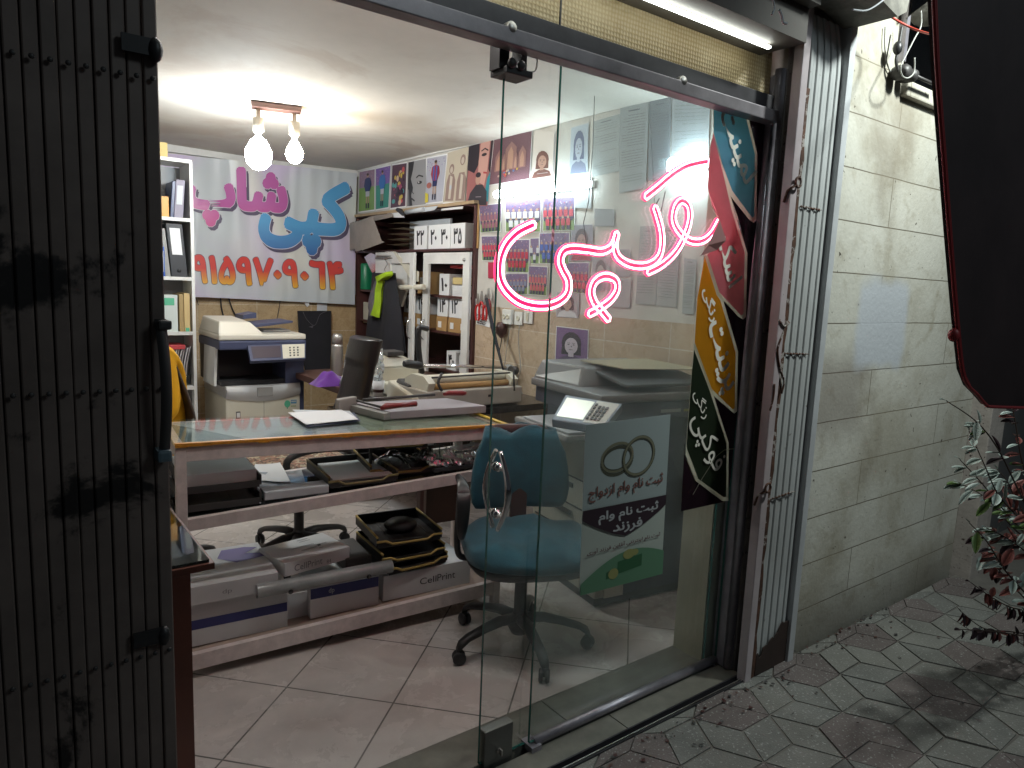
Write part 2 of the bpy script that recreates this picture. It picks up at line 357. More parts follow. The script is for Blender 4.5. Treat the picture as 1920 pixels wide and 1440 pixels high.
for i in range(-17, 8):
    for j in range(-12, 3):
        cx, cy = 2.3675+i*1.5*sd, 1.004+j*Hh+(Hh/2 if i % 2 else 0)
        if cy > 1.62 or cy < -1.6 or cx > 4.35 or cx < -1.3: continue
        dark = ((2*j+(1 if i % 2 else 0))-3*0+ (0)) % 6 in ((0,) if i % 2 == 0 else (3,))
        vx = [V((cx+sd*cos(rad(a)), cy+sd*sin(rad(a)), 0)) for a in (0, 60, 120, 180, 240, 300)]; c0 = V((cx, cy, 0))
        for a, b_, c_ in ((1, 2, 3), (3, 4, 5), (5, 0, 1)):
            q = [c0, vx[a], vx[b_], vx[c_]]; m_ = sum(q, V())/4; g = gp*(.25 if dark else 1); z = random.uniform(-.003, .002)
            q = [p+(m_-p).normalized()*g*1.3 for p in q]
            if max(p.y for p in q) > 1.478: 
                q = [V((p.x, min(p.y, 1.478), 0)) for p in q]
                if max(p.y for p in q)-min(p.y for p in q) < .01: continue
            mb.mat(m_t3 if dark else random.choice((m_t1, m_t1, m_t2)))
            tp = [V((p.x+(m_.x-p.x)*.012, p.y+(m_.y-p.y)*.012, z)) for p in q]
            bt = [V((p.x, p.y, -.02)) for p in q]; mb.hexa(bt, tp)
struct('pavement', mb)
mb = MB()   # leaves and grit blown along the gate track
for k in range(150):
    x = random.uniform(1.3, 3.6); y = 1.44-abs(random.gauss(0, .05)) if random.random() < .8 else random.uniform(.9, 1.4)
    if x > 2.62 and random.random() < .6: y = 1.49-abs(random.gauss(0, .02))
    r = random.uniform(.003, .009); a = random.uniform(0, 6.3); mb.mat(random.choice((m_wine, m_brown, m_dark, m_dark)))
    mb.faces([V((x+r*cos(a+t)*s_, y+r*sin(a+t), .003+random.uniform(0, .006))) for t, s_ in ((0, 1.5), (1.6, .6), (3.1, 1.4), (4.6, .7))], [(0, 1, 2, 3)])
tag(mb.build('litter'), 'dry leaf bits and grit blown along the gate track on the pavement', 'litter', kind='stuff')
# ---- shop floor, threshold, track
mb = MB(); mb.box((-.95, 1.81, -.10), (2.95, 6.45, 0)); struct('floor', mb, m_floor)
mb = MB()
for x0, x1 in ((-.95, .10), (.104, .83), (.834, 1.56), (1.564, 2.36)): mb.box((x0, 1.643, -.10), (x1, 1.806, .004), bev=.003)
for x0, x1 in ((-.95, .33), (.334, 1.12), (1.124, 1.72), (1.724, 2.36)): mb.box((x0, 1.515, -.10), (x1, 1.615, -.006), bev=.002)
struct('threshold', mb, m_sill)
m_rust = M('rusty_metal', (.10, .045, .028), .75, .1, var=.7, scale=22, bump=.5)
N, L, b = nodes(m_rust); tc = N.new('ShaderNodeTexCoord'); s1 = noise(N, L, tc.outputs['Object'], 17, 6, .7, .54, .57, .6); old = b.inputs['Base Color'].links[0].from_socket; L.new(mix_rgb(N, L, s1, old, (.36, .33, .31)), b.inputs['Base Color'])
mb = MB(); mb.mat(m_rail); mb.box((-.9, 1.470, -.10), (2.62, 1.474, .006)); mb.box((-.9, 1.474, -.10), (2.62, 1.502, -.020)); mb.mat(m_steel); mb.box((-.9, 1.482, -.02), (2.62, 1.486, .004)); mb.mat(m_rail); mb.box((-.9, 1.502, -.10), (2.62, 1.508, .008))
tag(mb.build('gate_track'), 'dark steel floor track with a bright worn rail for the folding gate', 'gate track')
mb = MB(); mb.tube([(1.385, 1.628, .012), (2.345, 1.628, .012)], .0165, 14); mb.box((1.36, 1.60, -.01), (1.40, 1.66, .012))
tag(mb.build('glass_base_rail', m_alu), 'round grey aluminium rail along the foot of the fixed glass', 'base rail')
# ---- ceiling
m_ceil = M('ceiling_plaster', (.62, .58, .52), .8, var=.10, scale=2.5, bump=.25, bscale=7)
N, L, b = nodes(m_ceil); tc = N.new('ShaderNodeTexCoord'); s1 = noise(N, L, tc.outputs['Object'], 1.3, 9, .62, .50, .64, .8)
old = b.inputs['Base Color'].links[0].from_socket; mm = N.new('ShaderNodeMath'); mm.operation = 'MULTIPLY'; mm.inputs[1].default_value = .35; L.new(s1, mm.inputs[0]); L.new(mix_rgb(N, L, mm.outputs[0], old, (.40, .29, .22)), b.inputs['Base Color'])
mb = MB(); mb.grid(lambda u, v: V((-.95+3.9*u, 1.62+4.83*v, 2.5+.008*sin(9*u+4*v)+.006*sin(14*v-3*u))), 24, 30)
mb.smooth = False; mb.box((-.95, 1.62, 2.52), (2.95, 6.45, 2.6)); struct('ceiling', mb, m_ceil)
# ---- walls (the side wall leaves a niche for the cupboard)
NY0, NY1, NZ, NX = 4.36, 6.40, 2.07, 3.32
mb = MB().mat(m_wallX); mb.box((-.95, 6.45, 0), (3.4, 6.6, 1.33)); mb.mat(m_plaster).box((-.95, 6.452, 1.33), (3.4, 6.6, 2.5)); tag(mb.build('back_wall'), 'back wall of the shop with beige marble tiles under the vinyl banner', 'wall')
mb = MB().mat(m_wallY); mb.box((2.95, 1.8, 0), (3.4, NY0, 1.33)); mb.box((2.95, NY1, 0), (3.4, 6.45, 1.33))
mb.mat(m_plaster); mb.box((2.953, 1.8, 1.33), (3.4, NY0, 2.5)); mb.box((2.953, NY1, 1.33), (3.4, 6.45, 2.5)); mb.box((2.953, NY0, NZ), (3.4, NY1, 2.5)); mb.box((NX, NY0, 0), (3.4, NY1, NZ))
tag(mb.build('side_wall'), 'side wall of the shop tiled in pinkish marble and papered with posters and documents', 'wall')
mb = MB().mat(m_plaster); mb.box((-1.1, 1.62, 0), (-.95, 6.6, 2.5)); tag(mb.build('far_side_wall'), 'plain plastered wall closing the shop behind the folding gate', 'wall')
mb = MB(); mb.box((-.95, 6.41, 2.44), (2.95, 6.45, 2.5)); mb.box((2.93, NY0, 2.485), (2.95, 6.41, 2.5)); tag(mb.build('ceiling_trim', m_white), 'thin white trim strip between the ceiling and the walls', 'trim')
# front return wall beside the glass and stone jamb
m_jamb = M('cream_jamb_paint', (.36, .34, .25), .55, var=.2, scale=4)
mb = MB().mat(m_jamb); mb.box((2.285, 1.655, 0), (2.95, 1.80, 2.5)); tag(mb.build('front_return_wall'), 'cream painted wall return behind the edge of the fixed glass', 'wall')
m_conc = M('speckled_concrete', (.40, .36, .33), .75, var=.25, scale=9, bump=.5, bscale=60)
N, L, b = nodes(m_conc); tc = N.new('ShaderNodeTexCoord'); s1 = noise(N, L, tc.outputs['Object'], 45, 3, .6, .63, .70)
old = b.inputs['Base Color'].links[0].from_socket; L.new(mix_rgb(N, L, s1, old, (.06, .04, .035)), b.inputs['Base Color'])
mb = MB(); mb.box((2.372, 1.56, -.05), (2.50, 1.652, .62), bev=.004); mb.box((2.372, 1.56, .623), (2.50, 1.652, 1.35), bev=.004); mb.box((2.372, 1.56, 1.353), (2.50, 1.652, 1.98), bev=.004); mb.box((2.372, 1.56, 1.983), (2.50, 1.652, 2.55), bev=.004); mb.box((2.50, 1.56, 0), (2.64, 1.66, 2.6))
tag(mb.build('door_jamb', m_conc), 'speckled stone jamb between the aluminium channel and the folded gate', 'jamb')
mb = MB(); mb.tube([(2.349, 1.572, 0), (2.349, 1.572, 2.30)], .019, 14); mb.box((2.337, 1.575, 0), (2.367, 1.64, 2.28))
tag(mb.build('corner_channel', m_alu), 'round mauve-grey aluminium channel running up beside the sticker panel', 'channel')
# ---- stone wall outside
m_stone = M('stone_cladding', (.44, .43, .37), .62, spec=.3); N, L, b = nodes(m_stone); v, o = vecmap(N, L, 'XZY', loc=(.33, .028, 0))
br = N.new('ShaderNodeTexBrick'); br.inputs['Brick Width'].default_value = 1.15; br.inputs['Row Height'].default_value = .2035; br.inputs['Mortar Size'].default_value = .0028; br.inputs['Mortar Smooth'].default_value = .3; br.inputs['Scale'].default_value = 1; br.offset = .37
br.inputs['Color1'].default_value = (.50, .495, .44, 1); br.inputs['Color2'].default_value = (.56, .55, .49, 1); br.inputs['Mortar'].default_value = (.13, .115, .09, 1)
wv = N.new('ShaderNodeVectorMath'); wv.operation = 'ADD'; nn = N.new('ShaderNodeTexNoise'); nn.inputs['Scale'].default_value = 5; L.new(o, nn.inputs['Vector'])
sc_ = N.new('ShaderNodeVectorMath'); sc_.operation = 'SCALE'; sc_.inputs['Scale'].default_value = .006; L.new(nn.outputs['Color'], sc_.inputs[0]); L.new(v, wv.inputs[0]); L.new(sc_.outputs[0], wv.inputs[1]); L.new(wv.outputs[0], br.inputs['Vector'])
c = br.outputs[0]
for scl, lo, hi, cc, amt in ((2.2, .40, .70, (.30, .27, .20), .6), (9, .5, .75, (.30, .27, .20), .6), (26, .655, .685, (.05, .04, .03), .95), (60, .66, .70, (.10, .08, .06), .8), (1.1, .50, .66, (.20, .17, .13), .6)):
    n1 = noise(N, L, o, scl, 8, .62, lo, hi, .4); mm = N.new('ShaderNodeMath'); mm.operation = 'MULTIPLY'; mm.inputs[1].default_value = amt; L.new(n1, mm.inputs[0]); c = mix_rgb(N, L, mm.outputs[0], c, cc)
def boxmask(x0, x1, z0, z1, soft, wob=.03):    # a painted or sooty patch with an uneven outline
    sp = N.new('ShaderNodeSeparateXYZ'); ad = N.new('ShaderNodeVectorMath'); ad.operation = 'ADD'; nz = N.new('ShaderNodeTexNoise'); nz.inputs['Scale'].default_value = 6
    L.new(o, nz.inputs['Vector']); sc2 = N.new('ShaderNodeVectorMath'); sc2.operation = 'SCALE'; sc2.inputs['Scale'].default_value = wob*2; L.new(nz.outputs['Color'], sc2.inputs[0]); L.new(o, ad.inputs[0]); L.new(sc2.outputs[0], ad.inputs[1]); L.new(ad.outputs[0], sp.inputs[0])
    res = None
    for sock, a, bb in ((sp.outputs[0], x0, x1), (sp.outputs[2], z0, z1)):
        for e0, e1 in ((a-soft, a+soft), (bb+soft, bb-soft)):
            r = N.new('ShaderNodeMapRange'); r.inputs[1].default_value = e0+wob; r.inputs[2].default_value = e1+wob; r.interpolation_type = 'SMOOTHSTEP'; L.new(sock, r.inputs[0])
            if res is None: res = r.outputs[0]
            else: m_ = N.new('ShaderNodeMath'); m_.operation = 'MULTIPLY'; L.new(res, m_.inputs[0]); L.new(r.outputs[0], m_.inputs[1]); res = m_.outputs[0]
    return res
a1 = boxmask(2.66, 3.06, .93, 1.25, .09, .05); m1 = N.new('ShaderNodeMath'); m1.operation = 'MULTIPLY'; m1.inputs[1].default_value = .55; L.new(a1, m1.inputs[0]); c = mix_rgb(N, L, m1.outputs[0], c, (.16, .13, .11))
a2 = boxmask(2.95, 3.38, 1.20, 1.575, .035, .045); m2 = N.new('ShaderNodeMath'); m2.operation = 'MULTIPLY'; m2.inputs[1].default_value = .9; L.new(a2, m2.inputs[0]); c = mix_rgb(N, L, m2.outputs[0], c, (.46, .49, .53))
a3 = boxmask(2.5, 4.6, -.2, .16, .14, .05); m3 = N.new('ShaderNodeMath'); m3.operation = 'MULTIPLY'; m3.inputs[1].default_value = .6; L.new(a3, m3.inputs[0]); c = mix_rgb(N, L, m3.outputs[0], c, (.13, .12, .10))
L.new(c, b.inputs['Base Color'])
hh = N.new('ShaderNodeMath'); hh.operation = 'SUBTRACT'; L.new(noise(N, L, o, 55, 3, .5, .2, .8), hh.inputs[0]); L.new(br.outputs['Fac'], hh.inputs[1]); bumpn(N, L, b, hh.outputs[0], .25, .003)
mb = MB(); mb.box((2.64, 1.50, -.05), (3.09, 1.75, 2.72)); mb.box((3.09, 1.50, -.05), (4.27, 1.75, 2.33)); mb.box((3.09, 1.47, 2.33), (4.27, 1.75, 2.39), bev=.006)
tag(mb.build('stone_wall', m_stone), 'pale stone clad wall with a light blue painted patch beside the folded white gate', 'wall')
mb = MB(); mb.box((3.09, 1.66, 2.39), (5.2, 1.75, 3.2)); tag(mb.build('upper_window', M('dark_window_pane', (.03, .034, .045), .25)), 'dark window pane above the stone wall ledge', 'window')
mb = MB(); mb.box((4.27, 1.40, -.05), (4.47, 1.75, 2.9), bev=.006); tag(mb.build('pilaster', m_conc), 'rough concrete pilaster at the far end of the stone wall behind the shrub', 'pilaster')
mb = MB(); mb.box((4.47, 1.62, -.05), (12, 1.9, 3.2)); tag(mb.build('dark_wall', M('dark_render', (.11, .11, .11), .8, var=.3, scale=2)), 'dark rendered wall beyond the pilaster', 'wall')  # plain dark grey render
# ---- above the door
m_film = M('patterned_film', (.40, .31, .16), .45, spec=.35); N, L, b = nodes(m_film); v, o = vecmap(N, L, 'XZY')
vo = N.new('ShaderNodeTexVoronoi'); vo.inputs['Scale'].default_value = 78; vo.inputs['Randomness'].default_value = .12; L.new(v, vo.inputs['Vector'])
r = N.new('ShaderNodeMapRange'); r.inputs[1].default_value = .2; r.inputs[2].default_value = .5; L.new(vo.outputs['Distance'], r.inputs[0])
n1 = noise(N, L, o, 2.5, 6, .6, .3, .7); c = mix_rgb(N, L, n1, (.44, .35, .20), (.27, .19, .08)); mm = N.new('ShaderNodeMath'); mm.operation = 'MULTIPLY'; mm.inputs[1].default_value = -.28; L.new(r.outputs[0], mm.inputs[0]); m9 = N.new('ShaderNodeMath'); m9.operation = 'ADD'; m9.inputs[1].default_value = .28; L.new(mm.outputs[0], m9.inputs[0])
L.new(mix_rgb(N, L, m9.outputs[0], c, (.62, .52, .36)), b.inputs['Base Color']); bumpn(N, L, b, r.outputs[0], .6, .002)
tr = thing('transom', 'beige film covered transom panes above the glass door', 'transom', (1.2, 1.6, 2.15))
mb = MB(); mb.box((-.9, 1.60, 2.175), (1.328, 1.612, 2.95)); mb.build('pane', m_film, tr)
mb = MB(); mb.box((1.334, 1.60, 2.175), (2.33, 1.612, 2.95)); mb.build('pane', m_film, tr)
mb = MB(); mb.box((1.329, 1.597, 2.17), (1.333, 1.614, 2.95)); mb.build('seam', m_black, tr)
rl = thing('door_rail', 'dark iron sliding rail with round bolts above the glass door', 'door rail', (1.2, 1.57, 2.11))
mb = MB(); mb.mat(m_rail)
pts = []; random.seed(3)
mb.box((-.9, 1.575, 2.150), (2.325, 1.599, 2.205), bev=.002); mb.build('backing_band', m_rail, rl)
mb = MB(); mb.box((-.9, 1.548, 2.108), (2.325, 1.600, 2.149), bev=.003); mb.build('rail', M('rail_grey', (.27, .25, .27), .4, .4, var=.3), rl)
for px, py in ((952, 55), (1273, 154)):
    p = PY(px, py, 1.57); mb = MB(); mb.lathe((p.x, 1.575, p.z), [(.0, 0), (.0155, 0), (.0165, .006), (.0165, .022), (.013, .027), (0, .028)], 20, V((0, -1, 0))); mb.build('bolt', m_steel, rl)
# roller carriage of the sliding door
rc = thing('door_roller', 'black roller carriage clamping the top of the sliding glass door', 'roller', (1.2, 1.62, 2.05))
mb = MB(); a, b2 = PY(945, 90, 1.60), PY(995, 158, 1.60); mb.box((a.x, 1.585, b2.z+.01), (b2.x-.005, 1.66, a.z-.045), bev=.003); mb.build('clamp', m_black, rc)
mb = MB(); mb.box((a.x-.01, 1.605, a.z-.05), (a.x+.022, 1.65, a.z+.03)); mb.build('hanger', m_black, rc); mb = MB(); mb.box((b2.x-.03, 1.605, a.z-.05), (b2.x-.012, 1.65, a.z+.03)); mb.build('hanger', m_black, rc)
for dx in (.015, .045): mb = MB(); mb.lathe((a.x+dx, 1.585, b2.z+.035), [(0, 0), (.012, 0), (.013, .006), (.008, .010), (0, .011)], 16, V((0, -1, 0))); mb.build('screw', m_dark, rc)
mb = MB(); mb.tube(smoothpath([PY(1000, 108, 1.6), PY(1007, 112, 1.6), PY(1004, 132, 1.6), PY(994, 135, 1.6)], 5), .0022, 6); mb.build('hook', m_steel, rc)
# LED strip and box beam
mb = MB(); mb.box((.2, 1.50, 2.316), (2.172, 1.512, 2.324)); led = mb.build('led_strip', M('led_light', (1, 1, .95), emit=15, ecol=(.93, 1, .93))); tag(led, 'bright white LED strip under the box beam over the door', 'led strip')
mb = MB(); mb.box((-.9, 1.42, 2.332), (2.25, 1.597, 2.44)); mb.box((-.9, 1.38, 2.44), (2.25, 1.597, 2.52)); mb.box((-.9, 1.5965, 2.52), (2.4, 1.75, 3.0))
tag(mb.build('box_beam', M('brown_grey_beam', (.14, .125, .11), .6, var=.3, scale=5)), 'brown grey box beam housing above the LED strip', 'beam')
m_grime = M('grimy_concrete', (.24, .23, .20), .8, var=.5, scale=12, bump=.8, bscale=25)
mb = MB(); p = [(-.9, 2.62), (2.0, 2.52), (2.45, 2.50), (2.60, 2.47), (2.66, 2.50), (2.68, 2.60), (2.68, 3.0), (-.9, 3.0)]
mb.prism([V((x, 1.30, z)) for x, z in p], (0, .19, 0)); tag(mb.build('lintel', m_grime), 'grimy rounded concrete lintel over the folded white gate', 'lintel')
mb = MB(); mb.grid(lambda u, v: V((3.0+.9*u, 1.47-.20*sin(v*pi)**.6+.02*sin(u*17), 2.60+.45*v+.02*sin(u*11+v*5)+.012*sin(u*31))), 24, 10); tag(mb.build('canopy_lump', m_grime), 'dirty bulging canopy underside with peeling pale paint above the dark window', 'canopy')

# ================================================================== FOLDING GATES
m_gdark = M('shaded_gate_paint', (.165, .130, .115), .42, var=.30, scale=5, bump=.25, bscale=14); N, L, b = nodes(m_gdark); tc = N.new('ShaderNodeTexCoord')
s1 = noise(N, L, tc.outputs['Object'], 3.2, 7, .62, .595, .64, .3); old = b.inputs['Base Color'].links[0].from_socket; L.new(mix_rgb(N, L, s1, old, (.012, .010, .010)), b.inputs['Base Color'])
m_gwhite = M('white_gate_paint', (.47, .49, .49), .40, var=.12, scale=5, spec=.5); N, L, b = nodes(m_gwhite); tc = N.new('ShaderNodeTexCoord')
s1 = noise(N, L, tc.outputs['Object'], 22, 5, .75, .66, .70, .3); old = b.inputs['Base Color'].links[0].from_socket; L.new(mix_rgb(N, L, s1, old, (.08, .045, .03)), b.inputs['Base Color'])
m_pbar = M('pinkish_bar', (.50, .44, .46), .42, var=.18, scale=8); N, L, b = nodes(m_pbar); tc = N.new('ShaderNodeTexCoord'); s1 = noise(N, L, tc.outputs['Object'], 35, 5, .75, .67, .70, .3); old = b.inputs['Base Color'].links[0].from_socket; L.new(mix_rgb(N, L, s1, old, (.06, .035, .03)), b.inputs['Base Color'])
def slat_bm(x, y, z0, z1, w, d, bend=0):
    mb = MB(); prof = [(-w/2, 0), (-w/2+.0008, -d*.8), (-w/2+.003, -d), (w/2-.003, -d), (w/2-.0008, -d*.8), (w/2, 0)]
    zs = [z0, z1] if not bend else [z0, z1-.16, z1-.10, z1-.05, z1-.02, z1]; rows = []
    for z in zs:
        t = max(0, (z-(z1-.16))/.16) if bend else 0; rows.append([mb.bm.verts.new((x+px-bend*t*t, y+py, z)) for px, py in prof])
    mb.smooth = False
    for A, B in zip(rows, rows[1:]):
        for k in range(6): mb._face([A[k], A[(k+1) % 6], B[(k+1) % 6], B[k]])
    mb._face(rows[0]); mb._face(rows[-1]); return mb
worldspace(m_gdark); worldspace(m_gwhite); worldspace(m_rust)
gl_ = thing('folding_gate', 'dark folded accordion gate of narrow steel slats filling the foreground', 'folding gate', (-.2, 1.49, 0), 'folding gates on either side of the door')
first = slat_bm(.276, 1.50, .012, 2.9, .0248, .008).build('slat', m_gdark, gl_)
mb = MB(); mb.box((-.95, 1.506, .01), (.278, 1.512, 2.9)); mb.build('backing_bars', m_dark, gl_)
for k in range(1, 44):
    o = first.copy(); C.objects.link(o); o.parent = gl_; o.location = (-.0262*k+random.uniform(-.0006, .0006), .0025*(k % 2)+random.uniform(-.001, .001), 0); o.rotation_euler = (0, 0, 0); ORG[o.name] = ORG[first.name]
for py in (150, 728, 1222):
    zc = PY(300, py, 1.485).z; mb = MB()
    for k in range(0, 44): mb.ball((.277-.0262*k, 1.484, zc), .0048, 10, (1, .7, 1))
    mb.build('rivet_row', m_dark, gl_)
mb = MB(); P = [PY(*q, 1.47) for q in ((300, 598), (304, 640), (305, 700), (306, 780), (308, 850))]
mb.grid(lambda u, v: (lambda p: V((p.x+(u-.5)*.020+.004*sin(v*pi), 1.47-.018*sin(v*pi)-.006*cos((u-.5)*pi), p.z)))(P[0].lerp(P[-1], v)), 5, 12); hd = mb.build('pull_handle', m_dark, gl_)
mb = MB(); q = PY(309, 858, 1.465); mb.box((q.x-.014, 1.455, q.z-.008), (q.x+.012, 1.50, q.z+.016), bev=.006); mb.build('handle_foot', M('blue_grey_paint', (.10, .15, .18), .4), gl_)
q = PY(305, 606, 1.47); mb = MB(); mb.box((q.x-.010, 1.455, q.z-.012), (q.x+.014, 1.50, q.z+.006), bev=.005); mb.build('handle_foot', m_dark, gl_)
for px, py, r in ((297, 95, .017), (313, 1190, .016)):
    q = PY(px, py, 1.48); mb = MB(); mb.ball((q.x-.005, 1.48, q.z), r, 14, (.75, .8, 1.3)); mb.box((q.x-.06, 1.476, q.z-.012), (q.x-.01, 1.484, q.z+.018)); mb.build('latch_knob', m_black, gl_)

gr = thing('folding_gate', 'white folded accordion gate with rusty edge against the stone wall', 'folding gate', (2.48, 1.49, 0), 'folding gates on either side of the door')
for k in range(9):
    slat_bm(2.392+.0227*k, 1.49+.004*(k % 2), .02, 2.47, .0212, .012, .03+.002*k).build('slat', m_gwhite, gr)
mb = MB(); mb.box((2.385, 1.494, .02), (2.588, 1.50, 2.40)); mb.build('backing_bars', m_wine, gr)
mb = MB(); mb.box((2.592, 1.455, -.005), (2.632, 1.52, 2.55), bev=.004); mb.build('frame_bar', M('outer_bar', (.50, .52, .54), .4, var=.15), gr)
mb = MB(); mb.box((2.308, 1.462, -.005), (2.348, 1.50, 2.52), bev=.004); mb.build('lead_bar', m_pbar, gr)
mb = MB()
def rustx(z): return .004*sin(z*23)+.003*sin(z*61)
for z0 in [i*.06 for i in range(37)]: mb.hexa([V((2.352+rustx(z0), 1.468, z0)), V((2.376+rustx(z0), 1.468, z0)), V((2.376, 1.49, z0)), V((2.352, 1.49, z0))], [V((2.352+rustx(z0+.06), 1.468, z0+.0599)), V((2.376+rustx(z0+.06), 1.468, z0+.0599)), V((2.376, 1.49, z0+.0599)), V((2.352, 1.49, z0+.0599))])
mb.build('rusty_edge', m_rust, gr)
for px, py in ((1497, 342), (1440, 915)):
    q = PY(px, py, 1.45); mb = MB(); mb.tube([q+V((.017*cos(t), .0, .017*sin(t))) for t in [k*2*pi/16 for k in range(16)]], .0045, 8, closed=True)
    mb.tube([q+V((-.014, 0, -.010)), q+V((-.03, .02, -.03)), q+V((-.032, .03, -.07))], .0045, 8); mb.build('padlock_ring', m_rust, gr)
for rows in ((1500, 387, 1540, 394), (1468, 663, 1516, 664), (1440, 938, 1490, 921)):
    a, b2 = PY(rows[0], rows[1], 1.475), PY(rows[2], rows[3], 1.475); mb = MB()
    for k in range(8): mb.ball(a.lerp(b2, (k+.5)/8.5), .0045, 8, (1, .8, 1.1))
    mb.tube([a, b2], .002, 5); mb.build('rivet_row', m_rust, gr)
mb = MB()
for pts in (((1478, 602), (1468, 625), (1458, 655), (1462, 690), (1470, 715), (1465, 738)), ((1480, 605), (1470, 612), (1462, 600)), ((1452, 720), (1450, 745), (1444, 770))):
    mb.tube(smoothpath([PY(x, y, 1.46) for x, y in pts], 4), .004, 7)
mb.build('latch_lever', m_rust, gr)
mb = MB(); random.seed(2); jg = [V((2.382+.0105*k, 1.468, .07+.006*k+random.uniform(-.015, .02))) for k in range(21)]; mb.prism([V((2.382, 1.468, 0)), V((2.592, 1.468, 0))]+jg[::-1], (0, .004, 0)); mb.build('foot_stain', M('black_rust', (.035, .02, .016), .7, var=.4), gr)  # dark stain over the slat feet, cut as a thin jagged sheet

# ================================================================== GLASS FRONT
def pane(name, x0, x1, y0, y1, z0, z1, m, parent=None):
    mb = MB(); P = [V((x, y, z)) for z in (z0, z1) for x, y in ((x0, y0), (x1, y0), (x1, y1), (x0, y1))]
    mb.mat(m); mb.faces(P, [(0, 1, 5, 4), (2, 3, 7, 6)]); mb.mat(m_green); mb.faces(P, [(3, 2, 1, 0), (4, 5, 6, 7), (1, 2, 6, 5), (3, 0, 4, 7)])
    return mb.build(name, None, parent)
fx = pane('fixed_glass', 1.362, 2.334, 1.618, 1.628, .02, 2.16, g_fix); tag(fx, 'dusty fixed glass pane carrying the wedding ring poster and stickers', 'glass pane')
gd = thing('sliding_glass_door', 'open frameless sliding glass door with chrome lens shaped handle', 'glass door', (1.6, 1.645, 0))
pane('pane', 1.178, 2.284, 1.638, 1.648, .008, 2.135, g_door, gd)
for sgn, y0 in ((-1, 1.638), (1, 1.648)):
    zt, zb = PY(934, 856, 1.60).z, PY(934, 1000, 1.60).z; xh = 1.208; mb = MB(); zc = (zt+zb)/2; hl = (zt-zb)/2+.004
    pts = [V((xh, y0+sgn*(.006+.046*cos(t*pi/2)), zc+hl*t)) for t in [k/12-1 for k in range(25)]]
    mb.tube(pts, [.0065+.0035*(1-abs(k/12-1)) for k in range(25)], 12); mb.build('handle', m_chrome, gd)
    for dz in (-.072, .072):
        mb = MB(); mb.lathe((xh, y0, zc+dz), [(0, 0), (.014, 0), (.014, .005), (.008, .008), (.008, .026), (.005, .036), (0, .037)], 18, V((0, sgn, 0))); mb.build('handle_mount', m_chrome, gd)
a, b2 = PY(908, 1372, 1.634), PY(955, 1436, 1.634)
mb = MB(); mb.box((a.x-.002, 1.626, b2.z), (b2.x+.003, 1.660, a.z), bev=.003); mb.build('floor_lock', M('lock_metal', (.20, .20, .19), .4, .8, var=.2), gd)
mb = MB(); c = (a+b2)/2; mb.lathe((c.x, 1.626, c.z), [(0, 0), (.010, 0), (.009, .006), (0, .007)], 16, V((0, -1, 0))); mb.box((c.x-.003, 1.606, c.z-.008), (c.x+.003, 1.622, c.z+.012), bev=.0015); mb.build('lock_key', m_steel, gd)
# ---- LED neon script
def zz(ox, oy, sc): return lambda x, y: (ox+x/sc, oy+y/sc)
z3 = zz(880, 180, 3.131)
NY = 1.70
strokes = [[(380, 755), (290, 800), (225, 865), (190, 940), (180, 1010), (187, 1080), (228, 1150), (300, 1207), (390, 1232), (480, 1228), (548, 1195), (582, 1145), (582, 1080), (552, 1020), (535, 965), (556, 912), (610, 895), (700, 903), (780, 912), (838, 880), (866, 808)],
 [(866, 808), (855, 880), (872, 940), (925, 980), (1000, 998), (1068, 984), (1115, 940), (1132, 870), (1128, 790), (1108, 710), (1090, 655)],
 [(1036, 592), (1110, 533), (1200, 458), (1290, 408), (1400, 383)],
 [(1050, 1035), (1135, 990), (1215, 912), (1270, 810), (1295, 720), (1288, 645), (1250, 615), (1212, 650), (1200, 730), (1235, 800), (1300, 850), (1370, 850), (1425, 805), (1465, 735)],
 [(705, 1280), (760, 1250), (830, 1198), (868, 1135), (858, 1080), (800, 1058), (740, 1088), (718, 1150), (738, 1215), (780, 1265), (818, 1312)]]
m_tubew = M('neon_white_tube', (1, .6, .7), emit=11, ecol=(1, .36, .47)); m_tubep = M('neon_pink_band', (.6, .02, .12), emit=.6, ecol=(1, .01, .20))
m_tubes = M('neon_silicone_halo', (.8, .10, .25), emit=2.2, ecol=(1, .03, .14))  # silicone sleeve, widened and lit red to paint the glow rim
nn_ = thing('neon_script', 'glowing pink LED neon handwriting hung inside the fixed glass', 'neon sign', (1.7, NY, 1.4))
for st in strokes:
    P = smoothpath([PY(*z3(*q), NY) for q in st], 7); n = len(P); mb = MB(); L_ = []; R_ = []
    for i, p in enumerate(P):
        d = (P[min(i+1, n-1)]-P[max(i-1, 0)]).normalized(); nr = d.cross(V((0, 1, 0))); L_.append(p+nr*.0102); R_.append(p-nr*.0102)
    loop = L_+[P[-1]+(P[-1]-P[-2]).normalized()*.007]+R_[::-1]+[P[0]-(P[1]-P[0]).normalized()*.007]
    mb.mat(m_tubew); mb.tube(loop, .0037, 8, closed=True)
    mb.mat(m_tubes); mb.tube([p+V((0, .006, 0)) for p in loop], .0078, 8, closed=True)
    mb.mat(m_tubep)
    for i in range(n-1): mb.faces([L_[i]+V((0, .002, 0)), R_[i]+V((0, .002, 0)), R_[i+1]+V((0, .002, 0)), L_[i+1]+V((0, .002, 0))], [(0, 1, 2, 3)])
    mb.build('tube', None, nn_, recalc=False)
    for i in range(9, n-4, 22): mb = MB(); mb.box((P[i].x-.003, NY-.004, P[i].z-.016), (P[i].x+.003, NY+.012, P[i].z-.0125)); mb.build('clip', m_black, nn_)
mb = MB()
for q in ((1115, 600, 1085, 660), (1150, 560, 1125, 680)): mb.tube([PY(*z3(q[0], q[1]), NY+.005), PY(*z3(q[2], q[3]), NY+.005)], .002, 6)
